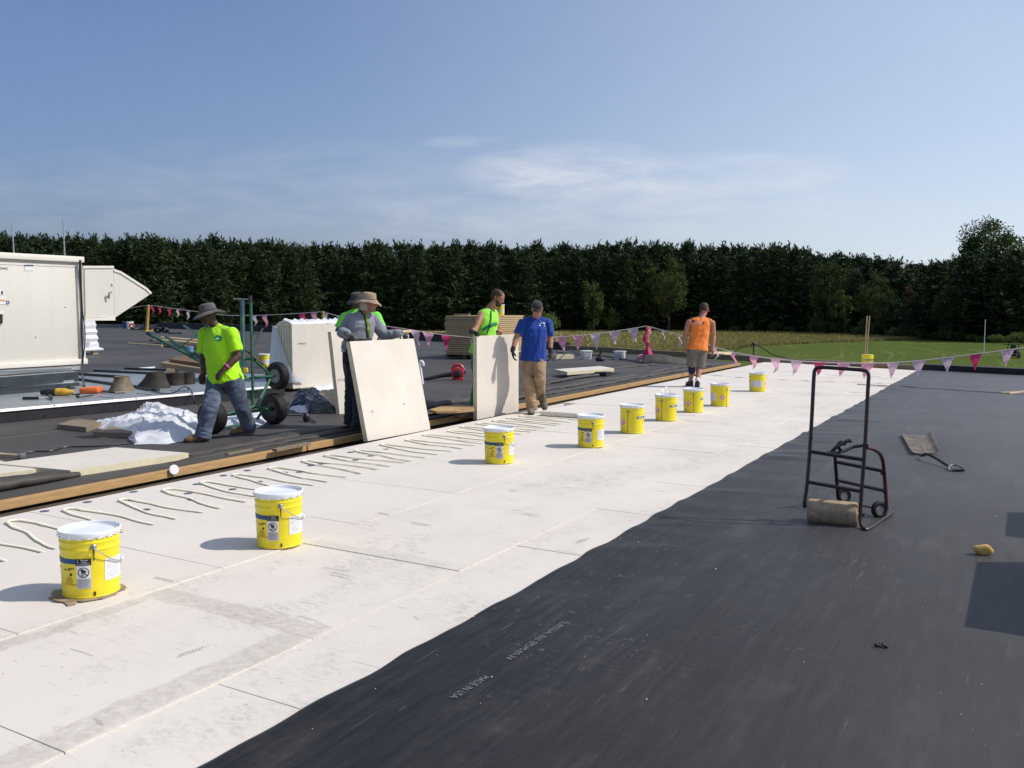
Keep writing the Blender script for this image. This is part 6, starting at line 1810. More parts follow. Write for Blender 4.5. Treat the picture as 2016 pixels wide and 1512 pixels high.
def head_bm(bm, hc, hf, hu):
    L, hr, hf, hu = head_frame(hc, hf, hu)
    torso(bm, [(L(0, yo, z_), hr, w, hf, dd) for z_, w, dd, yo in HEADPROF], 22)
    limb(bm, [L(0, .090, .022), L(0, .103, -.004), L(0, .112, -.028)], [.009, .011, .015], 8)        # nose
    limb(bm, [L(-.012, .098, -.034), L(.012, .098, -.034)], [.010, .010], 8)
    limb(bm, [L(-.050, .078, .030), L(0, .094, .030), L(.050, .078, .030)], [.010, .011, .010], 8)     # brow
    limb(bm, [L(-.022, .082, -.058), L(0, .089, -.058), L(.022, .082, -.058)], [.006, .008, .006], 8)  # lips
    limb(bm, [L(-.020, .081, -.070), L(0, .087, -.070), L(.020, .081, -.070)], [.006, .008, .006], 8)
    limb(bm, [L(-.014, .070, -.100), L(.014, .070, -.100)], [.018, .018], 8)                            # chin
    for sx in (-1, 1):
        limb(bm, [L(sx * .072, -.004, .022), L(sx * .080, -.014, .012), L(sx * .080, -.012, -.008), L(sx * .072, -.002, -.026)], [.008, .011, .010, .007], 8)
        limb(bm, [L(sx * .034, .068, -.014), L(sx * .052, .052, -.016)], [.018, .016], 8)                # cheek
def person(name_lab, J, hf, hu, skin, shirt, pants, shoe, hat=None, hair=None, beard=None, sleeve='short', shorts=False, gloves=None, hands=None, build=1.0, loose=1.0, seed=1, vox=.0065, folds=.012):
    """J: joints in world space. Returns dict of objects and search trees."""
    base = (J['footL'] + J['footR']) * .5
    root = thing('person', name_lab, 'person', base)
    sl, sr, nk, pv = J['shL'], J['shR'], J['neck'], J['pelvis']
    up = (nk - pv).normalized()
    sa = (sr - sl); sa = (sa - up * sa.dot(up)).normalized()        # from left to right
    hp = (J['hipR'] - J['hipL']); hp = (hp - up * hp.dot(up)).normalized()
    Lt = (nk - pv).length
    shw = (sr - sl).length * .5
    def side(t): return (hp * (1 - t) + sa * t).normalized()
    def ring(t, hw, hd, fo=0.0, k=1.0):
        a = side(max(0, min(1, t))); f = up.cross(a).normalized()          # front = up x right
        return (pv.lerp(nk, t) + f * fo, a, hw * k * build, f, hd * k * build)
    BODY = [(-.14, .135, .095, 0), (-.02, .165, .115, -.01), (.10, .160, .112, 0), (.30, .145, .105, .005), (.52, .158, .115, .01), (.72, .168, .118, .008), (.86, .158, .098, 0), (.95, .105, .075, -.005), (1.02, .062, .060, 0)]
    bm = newbm()
    torso(bm, [ring(*r) for r in BODY])
    nd = (J['head'] - nk)
    limb(bm, [nk - up * .05, nk, J['head'] - V((0, 0, .03))], [.066, .058, .055])
    head_bm(bm, J['head'], hf, hu)
    for s in 'LR':
        sh_, el, wr = J['sh' + s], J['el' + s], J['wr' + s]
        limb(bm, [nk.lerp(sh_, .45) - up * .02, sh_ - up * .012], [.055, .062])
        limb(bm, [sh_ - up * .012, sh_.lerp(el, .35), sh_.lerp(el, .8), el, el.lerp(wr, .25), el.lerp(wr, .7), wr], [v_ * build for v_ in (.060, .055, .046, .043, .045, .035, .028)])
        hd = hands[s]
        hand(bm, wr, hd['d'], hd['n'], hd['s'], 0, hd.get('curl', .5))
        hp_, kn, an = J['hip' + s], J['kn' + s], J['an' + s]
        limb(bm, [hp_, hp_.lerp(kn, .5), kn, kn.lerp(an, .3), kn.lerp(an, .65), an], [v_ * build for v_ in (.088, .076, .058, .058, .046, .036)])
    body = mesh_obj(remeshed(bm, vox, 3), skin, 'body', root)
    out = {'root': root, 'body': body}
    # ---- shirt
    bm = newbm()
    SH = [(-.10, .192, .152, 0), (-.03, .192, .148, 0), (.12, .178, .134, .005), (.32, .172, .132, .012), (.54, .176, .136, .014), (.74, .180, .132, .010), (.87, .168, .110, 0), (.95, .115, .085, -.004), (.985, .080, .072, 0)]
    torso(bm, [ring(t, hw * (loose if t < .6 else 1), hd * (loose if t < .6 else 1), fo) for t, hw, hd, fo in SH])
    for s in 'LR':
        sh_, el, wr = J['sh' + s], J['el' + s], J['wr' + s]
        tube(bm, [nk + up * .015, nk.lerp(sh_, .35) - up * .008, nk.lerp(sh_, .7) - up * .012, sh_ - up * .012], [.050, .056, .064, .070], 16) if sleeve != 'none' else limb(bm, [nk - up * .01, nk.lerp(sh_, .62) - up * .012], [.052, .058])
        if sleeve != 'none': ellipsoid(bm, sh_ - up * .014, .080, .080, .080)
        if sleeve == 'short':
            e = sh_.lerp(el, .78); tube(bm, [sh_ - up * .012, sh_.lerp(e, .5), e], [.076 * build, .073 * build, .074 * build], 16)
        elif sleeve == 'long':
            limb(bm, [sh_ - up * .012, sh_.lerp(el, .5), el, el.lerp(wr, .5), el.lerp(wr, .93)], [v_ * build for v_ in (.080, .074, .066, .056, .046)], 16)
        else:
            limb(bm, [sh_ - up * .012 - (sh_ - nk) * .30, sh_ - up * .035 - (sh_ - nk) * .30], [.062, .062])
    me = remeshed(bm, vox * 1.25, 3); wrinkle(me, folds, (8, 8, 5.5), seed)
    sh_o = mesh_obj(me, shirt, 'shirt', root); out['shirt'] = sh_o
    # ---- trousers or shorts
    bm = newbm()
    torso(bm, [ring(t, hw, hd, fo) for t, hw, hd, fo in ((-.17, .150, .118, -.004), (-.08, .174, .130, -.01), (.02, .166, .120, -.008), (.09, .152, .108, 0))])
    for s in 'LR':
        hp_, kn, an = J['hip' + s], J['kn' + s], J['an' + s]
        if shorts:
            e = kn + (hp_ - kn) * .02
            tube(bm, [hp_ + up * .03, hp_.lerp(e, .3), hp_.lerp(e, .7), e], [.108, .110, .108, .106], 18)
        else:
            lo = an + (kn - an) * .02
            tube(bm, [hp_ + up * .03, hp_.lerp(kn, .4), hp_.lerp(kn, .8), kn, kn.lerp(lo, .3), kn.lerp(lo, .7), lo, lo + (an - kn).normalized() * .05], [v_ * build for v_ in (.104, .100, .088, .084, .082, .080, .084, .086)], 18)
    me = remeshed(bm, vox * 1.25, 2); wrinkle(me, .0095 if not shorts else .007, (6, 6, 13), seed + 7)
    out['pants'] = mesh_obj(me, pants, 'shorts' if shorts else 'trousers', root)
    # ---- shoes
    for s in 'LR':
        an, heel, toe = J['an' + s], J['foot' + s], J['toe' + s]
        d = (toe - heel).normalized(); a, b = frame_for(d, V((0, 0, 1)) if abs(d.z) < .8 else V((d.x, d.y, 0)) * -1)
        upf = d.cross(a).normalized()
        if upf.dot(an - heel) < 0: upf = -upf
        h0 = heel - d * .065; Ls = .285
        bm = newbm(); rings = []
        for f, hw, ht in ((0.0, .028, .045), (.06, .038, .068), (.22, .042, .075), (.40, .042, .062), (.58, .047, .046), (.78, .048, .038), (.93, .036, .030), (1.0, .016, .018)):
            rings.append((h0 + d * (Ls * f) + upf * (ht * .98), a, hw, upf, ht))
        torso(bm, rings, 16)
        limb(bm, [h0 + d * .075 + upf * .07, an + (an - heel).normalized() * .035 if not shorts else h0 + d * .075 + upf * .115], [.050, .050])
        boot_o = mesh_obj(remeshed(bm, .007, 3), shoe, 'boot', root)
        bm = newbm(); prf = []
        for f, hw in ((-.01, .026), (.06, .040), (.25, .043), (.45, .040), (.62, .050), (.8, .050), (.94, .036), (1.015, .012)): prf.append((f, hw))
        loop = [h0 + d * (Ls * f) + a * hw for f, hw in prf] + [h0 + d * (Ls * f) - a * hw for f, hw in reversed(prf)]
        poly_prism(bm, [p + upf * .001 for p in loop], upf * .022); finish(bm, M_SOLE, 'sole', root, smooth=0).parent = boot_o
    # ---- head wear
    L, hr, hf, hu = head_frame(J['head'], hf, hu)
    for sx in (-1, 1):
        bm = newbm(); ellipsoid(bm, L(sx * .030, .083, .010), .0125, .0125, .0125, None, 10, 8); eo = finish(bm, M_EYEW, 'eye', root)
        bm = newbm(); ellipsoid(bm, L(sx * .030, .0915, .009), .006, .006, .006, None, 8, 6); finish(bm, M_INK, 'iris', root).parent = eo
    if hair:
        bm = newbm()
        torso(bm, [(L(0, yo - .012, z_), hr, w + .007, hf, dd + .003) for z_, w, dd, yo in ((-.045, .060, .060, -.025), (-.01, .067, .075, -.016), (.03, .072, .088, -.006), (.06, .0745, .096, -.002), (.085, .066, .085, -.002), (.110, .046, .058, -.004), (.124, .014, .016, -.005))], 20)
        me = remeshed(bm, .006, 2); wrinkle(me, .003, (60, 60, 30), seed); out['hair'] = mesh_obj(me, hair, 'hair', root)
    if beard:
        bm = newbm(); torso(bm, [(L(0, yo + .002, z_), hr, w, hf, dd) for z_, w, dd, yo in ((-.128, .024, .030, .052), (-.108, .044, .050, .046), (-.080, .058, .066, .032), (-.045, .064, .072, .020), (-.02, .0705, .070, .004))], 18)
        out['beard'] = mesh_obj(remeshed(bm, .006, 2), beard, 'beard', root)
    if hat and hat[0] == 'bucket':
        bm = newbm(); brim, tilt = hat[2], hat[3]
        prof = [(.118, .030), (.112, .034), (.094, .046), (.092, .070), (.088, .105), (.078, .126), (.05, .136), (.004, .139)]
        seg = 36; rings = []
        for q, (r, z_) in enumerate([(brim, -.012), (brim * .985, -.004), (brim * .9, .008)] + prof):
            row = []
            for k_ in range(seg):
                an_ = 2 * PI * k_ / seg; wv = 0
                if q < 4: wv = .020 * math.sin(2 * an_ + tilt) + .008 * noise.noise(V((math.cos(an_) * 3, math.sin(an_) * 3, seed)))
                if q < 4: wv *= (1 - q / 5)
                row.append(L(r * .90 * math.cos(an_), r * 1.06 * math.sin(an_) - .004, z_ + wv))
            rings.append(row)
        # underside
        for r, z_ in ((.095, .036), (.086, .060)):
            rings.insert(0, [L(r * .90 * math.cos(2 * PI * k_ / seg), r * 1.06 * math.sin(2 * PI * k_ / seg) - .004, z_ - .012) for k_ in range(seg)])
        ring_loft(bm, rings, True); ho = finish(bm, hat[1], 'hat', root, smooth=50); out['hat'] = ho
        bm = newbm(); torus_pts = [L(.0955 * .90 * math.cos(2 * PI * k_ / 30), .0955 * 1.06 * math.sin(2 * PI * k_ / 30) - .004, .052) for k_ in range(31)]
        tube(bm, torus_pts, [.0095] * 31, 6, .4); finish(bm, hat[4], 'hat_band', root).parent = ho
    if hat and hat[0] == 'cap':
        bm = newbm(); yv = hat[2]                           # +1 peak forward, -1 peak backward
        torso(bm, [(L(0, yo, z_), hr, w, hf, dd) for z_, w, dd, yo in ((.028, .079, .102, -.003), (.05, .081, .105, -.004), (.085, .075, .096, -.006), (.112, .054, .068, -.007), (.126, .02, .026, -.007))], 24)
        ho = finish(bm, hat[1], 'cap', root, smooth=60); out['hat'] = ho
        bm = newbm(); rows = []
        for j in range(6):
            f = j / 5; row = []
            for i in range(13):
                u_ = (i / 12 - .5) * 2
                row.append(bm.verts.new(L(u_ * (.072 - .012 * f), yv * (.072 * math.sqrt(max(0, 1 - u_ * u_ * .85)) + .025 + .050 * f * (1 - .35 * u_ * u_)), .036 - .018 * f - .022 * u_ * u_)))
            rows.append(row)
        for a, b in zip(rows, rows[1:]):
            for i in range(12): bm.faces.new((a[i], a[i + 1], b[i + 1], b[i]))
        po = finish(bm, hat[3], 'peak', root, smooth=60); po.parent = ho
        md = po.modifiers.new('t', 'SOLIDIFY'); md.thickness = .004
    # ---- gloves
    if gloves:
        for s in 'LR':
            bm = newbm(); hd = hands[s]; hand(bm, J['wr' + s], hd['d'], hd['n'], hd['s'], .0035, hd.get('curl', .5))
            dd = (J['el' + s] - J['wr' + s]).normalized(); limb(bm, [J['wr' + s], J['wr' + s] + dd * .045], [.036, .038])
            mesh_obj(remeshed(bm, .0055, 1), gloves, 'glove', root)
    return out
M_SOLE = mat('boot_sole', (0.05, 0.042, 0.035), 0.85, 0.2, 0.2, 20)
M_EYEW = mat('eye_white', (0.55, 0.53, 0.50), 0.3, 0.5, 0.03, 20)
def cloth(name, c, rough=.85, var=.10, vs=5, c2=None, sheen=.15): return mat(name, c, rough, 0.25, var, vs, 0.25, 120, col2=c2, sheen=sheen)
M_NEON = cloth('neon_tee', (0.40, 0.82, 0.012), .8, .05, 3)
M_NEONG = cloth('neon_green_tee', (0.16, 0.74, 0.05), .8, .05, 3)
M_LIME = cloth('lime_tank', (0.30, 0.74, 0.06), .8, .05, 3)
M_GREYS = cloth('grey_sweatshirt', (0.235, 0.25, 0.285), .9, .08, 5)
M_BLUET = cloth('royal_blue_tee', (0.008, 0.045, 0.27), .8, .08, 4)
M_ORT = cloth('orange_tank', (0.86, 0.225, 0.035), .8, .04, 3)
M_DENIM = cloth('faded_denim', (0.105, 0.135, 0.19), .9, .2, 7, (0.018, 0.024, 0.036))
M_DENIMD = cloth('dark_denim', (0.022, 0.030, 0.052), .9, .2, 5)
M_KHAKI = cloth('tan_work_trousers', (0.34, 0.235, 0.135), .9, .14, 5, (0.19, 0.125, 0.07))
M_SHORT = cloth('grey_khaki_shorts', (0.175, 0.16, 0.125), .9, .12, 5)
M_GREENP = cloth('green_trousers', (0.02, 0.22, 0.08), .9, .12, 5)
M_BROWNB = mat('tan_leather_boots', (0.22, 0.13, 0.065), 0.75, 0.3, 0.25, 14, 0.2, 60, col2=(0.11, 0.06, 0.03))
M_GREYB = mat('dusty_boots', (0.17, 0.145, 0.115), 0.8, 0.3, 0.25, 14, 0.2, 60, col2=(0.08, 0.065, 0.05))
M_BLKB = mat('black_boots', (0.025, 0.024, 0.025), 0.6, 0.4, 0.25, 14)
M_GLOVE = mat('dark_work_glove', (0.030, 0.030, 0.034), 0.85, 0.2, 0.2, 30)
M_GLOVEG = mat('grey_work_glove', (0.12, 0.125, 0.14), 0.85, 0.2, 0.3, 30)
def skinm(name, c): return mat(name, c, 0.5, 0.4, 0.08, 14, 0.1, 120)
M_SK_D = skinm('dark_skin', (0.075, 0.036, 0.022)); M_SK_T = skinm('tanned_skin', (0.36, 0.165, 0.095)); M_SK_R = skinm('sunburnt_skin', (0.40, 0.19, 0.12)); M_SK_B = skinm('brown_skin', (0.22, 0.10, 0.055))
M_HATG = cloth('grey_hat', (0.105, 0.095, 0.090), .9, .1, 8); M_HATT = cloth('tan_hat', (0.36, 0.27, 0.19), .9, .1, 8, (0.22, 0.16, 0.11)); M_HATD = cloth('dark_hat', (0.05, 0.045, 0.04), .9, .1, 8)
M_CAPD = cloth('dark_cap', (0.045, 0.036, 0.032), .9, .15, 14); M_CAPB = cloth('brown_cap', (0.10, 0.085, 0.065), .9, .2, 14)
M_HAIRB = mat('brown_hair', (0.055, 0.026, 0.014), 0.6, 0.4, 0.3, 60)

CR_ = V((math.cos(YAW), math.sin(YAW), 0)); CF_ = V((-math.sin(YAW), math.cos(YAW), 0))
def cdir(r, a, u=0.0): return (CR_ * r + CF_ * a + V((0, 0, u))).normalized()      # right, away, up as seen from the roof edge where the photographer stands
ZUP = V((0, 0, 1))
def joints(d0, tab, feet, z0):
    J = {}
    for k_, (x_, y_, dz) in tab.items(): J[k_] = D(x_, y_, d0 + dz)
    for k_, v_ in feet.items(): J[k_] = v_
    return J
def ray_hit(ob_mesh, rootloc, x_, y_):
    bvh = BVHTree.FromPolygons([v.co + rootloc for v in ob_mesh.vertices], [p.vertices for p in ob_mesh.polygons])
    return bvh
def shirt_tree(o):
    rl_ = root_loc(o); me = o.data
    return BVHTree.FromPolygons([v.co + rl_ for v in me.vertices], [tuple(p.vertices) for p in me.polygons])
def on_surface(tree, x_, y_, off=.006):
    d = px_ray(x_, y_).normalized(); h = tree.ray_cast(CAM, d)
    if h[0] is None: return None
    return h[0] + h[1] * off
def patch(tree, px_poly, m, name, parent, off=.006, sub=1):
    pts = [on_surface(tree, a, b, off) for a, b in px_poly]
    pts = [p for p in pts if p is not None]
    if len(pts) < 3: return None
    bm = newbm(); bm.faces.new([bm.verts.new(p) for p in pts]); return finish(bm, m, name, parent, smooth=0)
def strap(tree, px_pts, w, m, name, parent, off=.010, n=26):
    P_ = []
    for i in range(n + 1):
        s = i / n * (len(px_pts) - 1); a = min(int(s), len(px_pts) - 2); f = s - a
        q = on_surface(tree, px_pts[a][0] + (px_pts[a + 1][0] - px_pts[a][0]) * f, px_pts[a][1] + (px_pts[a + 1][1] - px_pts[a][1]) * f, off)
        if q is not None: P_.append(q)
    if len(P_) < 3: return None
    bm = newbm(); pr = None
    for i, p in enumerate(P_):
        t = (P_[min(i + 1, len(P_) - 1)] - P_[max(0, i - 1)]).normalized(); vdir = (p - CAM).normalized(); s = t.cross(vdir).normalized() * (w / 2)
        q = (bm.verts.new(p - s), bm.verts.new(p + s), bm.verts.new(p + s + vdir * .004), bm.verts.new(p - s + vdir * .004))
        if pr:
            for u in range(4): bm.faces.new((pr[u], pr[(u + 1) % 4], q[(u + 1) % 4], q[u]))
        pr = q
    return finish(bm, m, name, parent, smooth=0)
def text_on(tree, s, x0, y0, x1, hpx, m, name, parent, off=.006):
    me = text_mesh(s); xs_ = [v.co.x for v in me.vertices]; mx, mn = max(xs_), min(xs_)
    rl_ = root_loc(parent)
    K = 4; grid = [[on_surface(tree, x0 + (x1 - x0) * i / K, y0 - hpx * j / 2, off) for i in range(K + 1)] for j in range(3)]
    for v in me.vertices:
        u_ = min(.999, max(0, (v.co.x - mn) / (mx - mn))) * K; w_ = min(.999, max(0, v.co.y / .74)) * 2
        i, j = int(u_), int(w_); u_ -= i; w_ -= j
        q = grid[j][i].lerp(grid[j][i + 1], u_).lerp(grid[j + 1][i].lerp(grid[j + 1][i + 1], u_), w_)
        v.co = q - rl_
    return mesh_obj(me, m, name, parent, smooth=False, shift=False)
def foot(x_, y_, z0, toe_dir, lift=0.0, tilt=0.0):
    """heel/ankle line: sole centre under the ankle at the pixel, toe along toe_dir"""
    h = G(x_, y_, z0) + V((0, 0, lift)); d = V(toe_dir); d.normalize()
    return h, h + d * .22

# ---- the man in the bucket hat, walking left ------------------------------------------
z0 = Z_OLD + .005
fR, tR = foot(401, 869, z0, cdir(-.93, -.38)); fL, tL = foot(489, 855.5, z0, cdir(-.85, -.52), .02)
tL.z -= .01
d0 = (depth(fR) + depth(fL)) / 2
J = joints(d0, {'head': (411, 619, -.03), 'neck': (426, 645, 0.02), 'shL': (456, 656, -.12), 'elL': (468, 701, -.13), 'wrL': (441, 727, -.24), 'shR': (404, 655, .16), 'elR': (400, 704, .20), 'wrR': (401, 734, .08),
    'pelvis': (444, 744, 0), 'hipL': (459, 752, -.08), 'hipR': (426, 752, .08), 'knL': (476, 800, -.02), 'knR': (414, 803, depth(fR) - d0 - .02)},
    {'footL': fL, 'toeL': tL, 'footR': fR, 'toeR': tR, 'anL': fL + V((0, 0, .095)), 'anR': fR + V((0, 0, .095))}, z0)
H1 = {'L': {'d': cdir(-.65, -.25, -.70), 'n': cdir(.2, .6, -.6), 's': cdir(-.8, -.5, .4), 'curl': .45}, 'R': {'d': cdir(-.2, -.1, -1), 'n': cdir(.6, -.6, 0), 's': cdir(-.7, -.6, 0), 'curl': .5}}
P1 = person('man in a grey bucket hat, neon yellow tee and faded jeans striding left', J, cdir(-.93, -.30, -.22), cdir(-.2, -.05, 1), M_SK_D, M_NEON, M_DENIM, M_BROWNB,
            hat=('bucket', M_HATG, .185, .6, M_HATD), sleeve='short', hands=H1, build=1.06, loose=1.08, seed=1)
t_ = shirt_tree(P1['shirt'])
M_TEAL = mat('teal_print', (0.01, 0.20, 0.22), 0.7, 0.2, 0.1, 20)
patch(t_, [(421, 667), (425, 661), (429, 659.5), (433, 661), (437, 665.5), (437, 667.5)], M_TEAL, 'chest_emblem', P1['root'])
patch(t_, [(422, 668.5), (437, 668.5), (436, 671.5), (424, 671.5)], M_TEAL, 'emblem_lettering', P1['root'])
bm = newbm(); torus(bm, J['wrL'] + (J['elL'] - J['wrL']).normalized() * .045, J['elL'] - J['wrL'], .036, .012, 20, 8); finish(bm, mat('pink_band', (0.62, 0.10, 0.28), .5), 'wristband', P1['root'])
bm = newbm(); tube(bm, pth([D(403, 640, d0 - .20), D(406, 646, d0 - .18), D(410, 640, d0 - .17)], 1), .006, 5); tube(bm, [D(409, 635, d0 - .17), D(402, 651, d0 - .21)], .007, 6); finish(bm, M_BLACK, 'chin_strap', P1['root'])
bm = newbm(); box(bm, D(484, 729, d0 - .1), (.05, .03, .06), Matrix.Rotation(YAW, 3, 'Z'), .008); finish(bm, mat('yellow_tape', (.7, .6, .02), .5), 'tape_clip', P1['root'])

# ---- the man in the grey sweatshirt, holding the leaning board ---------------------------
fR, tR = foot(690, 842, Z_OLD + .01, cdir(.55, -.83)); fL, tL = foot(708, 846, Z_OLD + .01, cdir(.9, -.4))
d0 = depth(fR)
topL, topR = o_ + V((-.0, 0, 0)), None
b_tl = V((-6.80, 8.24, -.064)) + lean; b_tr = b_tl + V((.05, 1.22, 0))
gripR = b_tl + V((-.03, .12, .045)); gripL = b_tr + V((-.02, -.03, .03))
J = joints(d0, {'head': (726, 596, -.06), 'neck': (713, 616, 0), 'shR': (690, 627, -.02), 'elR': (674, 655, -.05), 'shL': (733, 628, .12), 'elL': (757, 661, .12), 'pelvis': (701, 684, 0.0), 'hipR': (691, 692, 0), 'hipL': (711, 692, .06), 'knR': (692, 752, -.03), 'knL': (706, 755, .0)},
    {'wrR': gripR + V((-.03, -.10, .045)), 'wrL': gripL + V((-.05, -.16, .05)), 'footL': fL, 'toeL': tL, 'footR': fR, 'toeR': tR, 'anL': fL + V((0, 0, .095)), 'anR': fR + V((0, 0, .095))}, 0)
H2 = {'R': {'d': V((.05, .8, -.25)), 'n': V((.1, -.1, -1)), 's': V((1, 0, .0)), 'curl': .75}, 'L': {'d': V((.05, .85, -.35)), 'n': V((0, -.1, -1)), 's': V((-1, 0, 0)), 'curl': .8}}
P2 = person('man in a tan sun hat and grey sweatshirt steadying a leaning white board', J, cdir(.97, -.12, -.10), cdir(.05, 0, 1), M_SK_T, M_GREYS, M_DENIMD, M_BLKB,
            hat=('bucket', M_HATT, .165, 1.2, M_HATT), sleeve='long', gloves=M_GLOVEG, hands=H2, build=0.98, loose=1.02, seed=11, folds=.014)
t_ = shirt_tree(P2['shirt'])
M_STRAPN = mat('neon_strap', (0.45, 0.62, 0.06), .7, .2, .3, 9, col2=(0.08, 0.12, 0.02)); M_STRAPD = mat('dark_strap', (0.02, 0.022, 0.026), .7)
strap(t_, [(711, 612), (719, 622), (724, 640), (725, 665)], .036, M_STRAPN, 'harness_strap', P2['root']); strap(t_, [(708, 611), (716, 622), (721, 640), (722, 665)], .020, M_STRAPD, 'harness_edge', P2['root'])
strap(t_, [(686, 668), (702, 671), (722, 670), (738, 668)], .05, M_STRAPD, 'tool_belt', P2['root'], .014)
M_NECKC = cloth('neck_cloth', (0.40, 0.33, 0.26), .9)
L_, a1, a2, a3 = head_frame(J['head'], cdir(.97, -.12, -.10), cdir(.05, 0, 1))
bm = newbm(); torso(bm, [(L_(0, -.045, z_), a1, w, a2, dd) for z_, w, dd in ((-.10, .064, .060), (-.06, .074, .066), (-.01, .080, .068), (.035, .082, .066))], 18); finish(bm, M_NECKC, 'neck_cloth', P2['root'])
bm = newbm(); tube(bm, [D(678, 672, d0 - .1), D(677, 693, d0 - .1)], .035, 10); finish(bm, M_LABELG, 'canister', P2['root'])
bm = newbm(); tube(bm, pth([D(677, 692, d0 - .1), D(677, 715, d0 - .12), D(681, 742, d0 - .1), D(688, 756, d0 - .08)], 2), .020, 8); finish(bm, M_BLACK, 'hose_strap', P2['root'])

# ---- the man half hidden behind him ---------------------------------------------------
bb_ = G(690, 826, Z_OLD) ; fR, tR = V((-9.15, 10.7, Z_OLD)), V((-9.0, 10.6, Z_OLD)); fL = V((-9.0, 11.1, Z_OLD)); tR = fR + cdir(.5, -.8) * .22; tL = fL + cdir(.7, -.7) * .22
d0 = depth((fR + fL) * .5)
J = joints(d0, {'head': (703, 592, 0), 'neck': (707, 609, .02), 'shR': (680, 623, 0), 'elR': (665, 652, -.02), 'wrR': (668, 672, -.18), 'shL': (740, 622, .05), 'elL': (753, 652, .02), 'wrL': (744, 672, -.14), 'pelvis': (708, 684, 0), 'hipR': (698, 691, 0), 'hipL': (719, 691, .04)},
    {'footL': fL, 'toeL': tL, 'footR': fR, 'toeR': tR, 'anL': fL + V((0, 0, .095)), 'anR': fR + V((0, 0, .095))}, 0)
for s in 'LR': J['kn' + s] = (J['hip' + s] + J['an' + s]) * .5 + cdir(.3, -1) * .04
H3 = {s: {'d': cdir(.1, -.6, -.7), 'n': cdir(0, .5, -.6), 's': cdir(-1 if s == 'L' else 1, 0, 0), 'curl': .6} for s in 'LR'}
P3 = person('man in a dark hat and neon green tee half hidden behind the grey sweatshirt', J, cdir(-.5, -.75, -.2), cdir(0, 0, 1), M_SK_D, M_NEONG, M_DENIMD, M_BLKB, hat=('bucket', M_HATD, .165, 2.0, M_HATD), sleeve='short', hands=H3, build=1.05, loose=1.05, seed=21)

# ---- the sleeveless man gripping the upright board ----------------------------------------
fR, tR = foot(934, 828, -.062, cdir(.9, -.3)); fR = G(934.5, 811, -.03); tR = fR + cdir(.9, -.2) * .22; fL = G(950, 809.5, -.03); tL = fL + cdir(.95, -.1) * .22
d0 = depth(fR)
J = joints(d0, {'head': (979.5, 586, .02), 'neck': (963, 608, .04), 'shR': (948, 620, -.08), 'elR': (935, 650, -.25), 'shL': (976, 619, .18), 'elL': (984, 655, .10), 'pelvis': (948, 690, .05), 'hipR': (939, 697, .0), 'hipL': (957, 697, .10)},
    {'wrR': V((-6.97, 10.80, 1.195)), 'wrL': V((-6.98, 11.43, 1.185)), 'footL': fL, 'toeL': tL, 'footR': fR, 'toeR': tR, 'anL': fL + V((0, 0, .095)), 'anR': fR + V((0, 0, .095))}, 0)
for s in 'LR': J['kn' + s] = (J['hip' + s] + J['an' + s]) * .5 + cdir(.4, -.1) * .05
H4 = {'R': {'d': V((.35, .9, -.25)), 'n': V((.2, 0, -1)), 's': V((1, -.2, 0)), 'curl': .8}, 'L': {'d': V((.3, .9, -.1)), 'n': V((.1, 0, -1)), 's': V((-1, 0, 0)), 'curl': .6}}
P4 = person('brown haired man in a sleeveless lime shirt gripping the upright white board', J, cdir(.86, -.30, -.42), cdir(.4, -.1, 1), M_SK_T, M_LIME, M_GREENP, M_BLKB, hair=M_HAIRB, beard=M_HAIRB, sleeve='none', gloves=M_GLOVE, hands=H4, build=1.0, loose=1.0, seed=31)
t_ = shirt_tree(P4['shirt'])
M_STRAPG = mat('green_strap', (0.01, 0.20, 0.09), .7, .2, .2, 9)
strap(t_, [(950, 650), (964, 640), (978, 637)], .04, M_STRAPG, 'harness_strap', P4['root']); strap(t_, [(966, 612), (966, 628), (962, 645), (957, 660)], .022, M_STRAPG, 'harness_strap', P4['root'])
bm = newbm(); ellipsoid(bm, (on_surface(t_, 965, 641, .02) or D(965, 641, d0)), .03, .03, .03); finish(bm, M_STRAPG, 'buckle', P4['root'])
bm = newbm(); tube(bm, [D(929.5, 668, d0 - .05), D(928.5, 676, d0 - .05)], .018, 8); finish(bm, M_GALV, 'tool_clip', P4['root'])

# ---- the man in blue stepping towards us ---------------------------------------------------
fR, tR = foot(1047, 813.5, -.062, cdir(-.12, -1)); fL = D(1064, 785, depth(G(1047, 813.5, -.06)) + .25)
d0 = depth(fR)
tL = fL + cdir(.30, -.50, -.75) * .22
J = joints(d0, {'head': (1057.5, 608.5, -.17), 'neck': (1054, 626, -.03), 'shR': (1030, 636, -.06), 'elR': (1017, 663, -.12), 'wrR': (1009, 690, -.2), 'shL': (1078, 636, .0), 'elL': (1083, 666, .08), 'wrL': (1084, 693, .03), 'pelvis': (1050, 702, .02), 'hipR': (1041, 709, .02), 'hipL': (1061, 709, 0), 'knR': (1041, 755, -.06), 'knL': (1063, 744, -.14)},
    {'footL': fL, 'toeL': tL, 'footR': fR, 'toeR': tR, 'anL': fL + cdir(-.15, .2, .9) * .095, 'anR': fR + V((0, 0, .095))}, 0)
H5 = {'R': {'d': cdir(.1, -.15, -1), 'n': cdir(1, 0, 0), 's': cdir(.1, -1, 0), 'curl': .38}, 'L': {'d': cdir(-.05, -.15, -1), 'n': cdir(-1, 0, 0), 's': cdir(-.1, -1, 0), 'curl': .55}}
P5 = person('man in a royal blue tee, dark cap and tan work trousers stepping forward', J, cdir(.06, -.92, -.36), cdir(0, -.34, 1), M_SK_R, M_BLUET, M_KHAKI, M_GREYB, hat=('cap', M_CAPD, 1, M_CAPD), hair=M_HAIRB, sleeve='short', gloves=M_GLOVE, hands=H5, build=1.0, loose=1.06, seed=41)
t_ = shirt_tree(P5['shirt'])
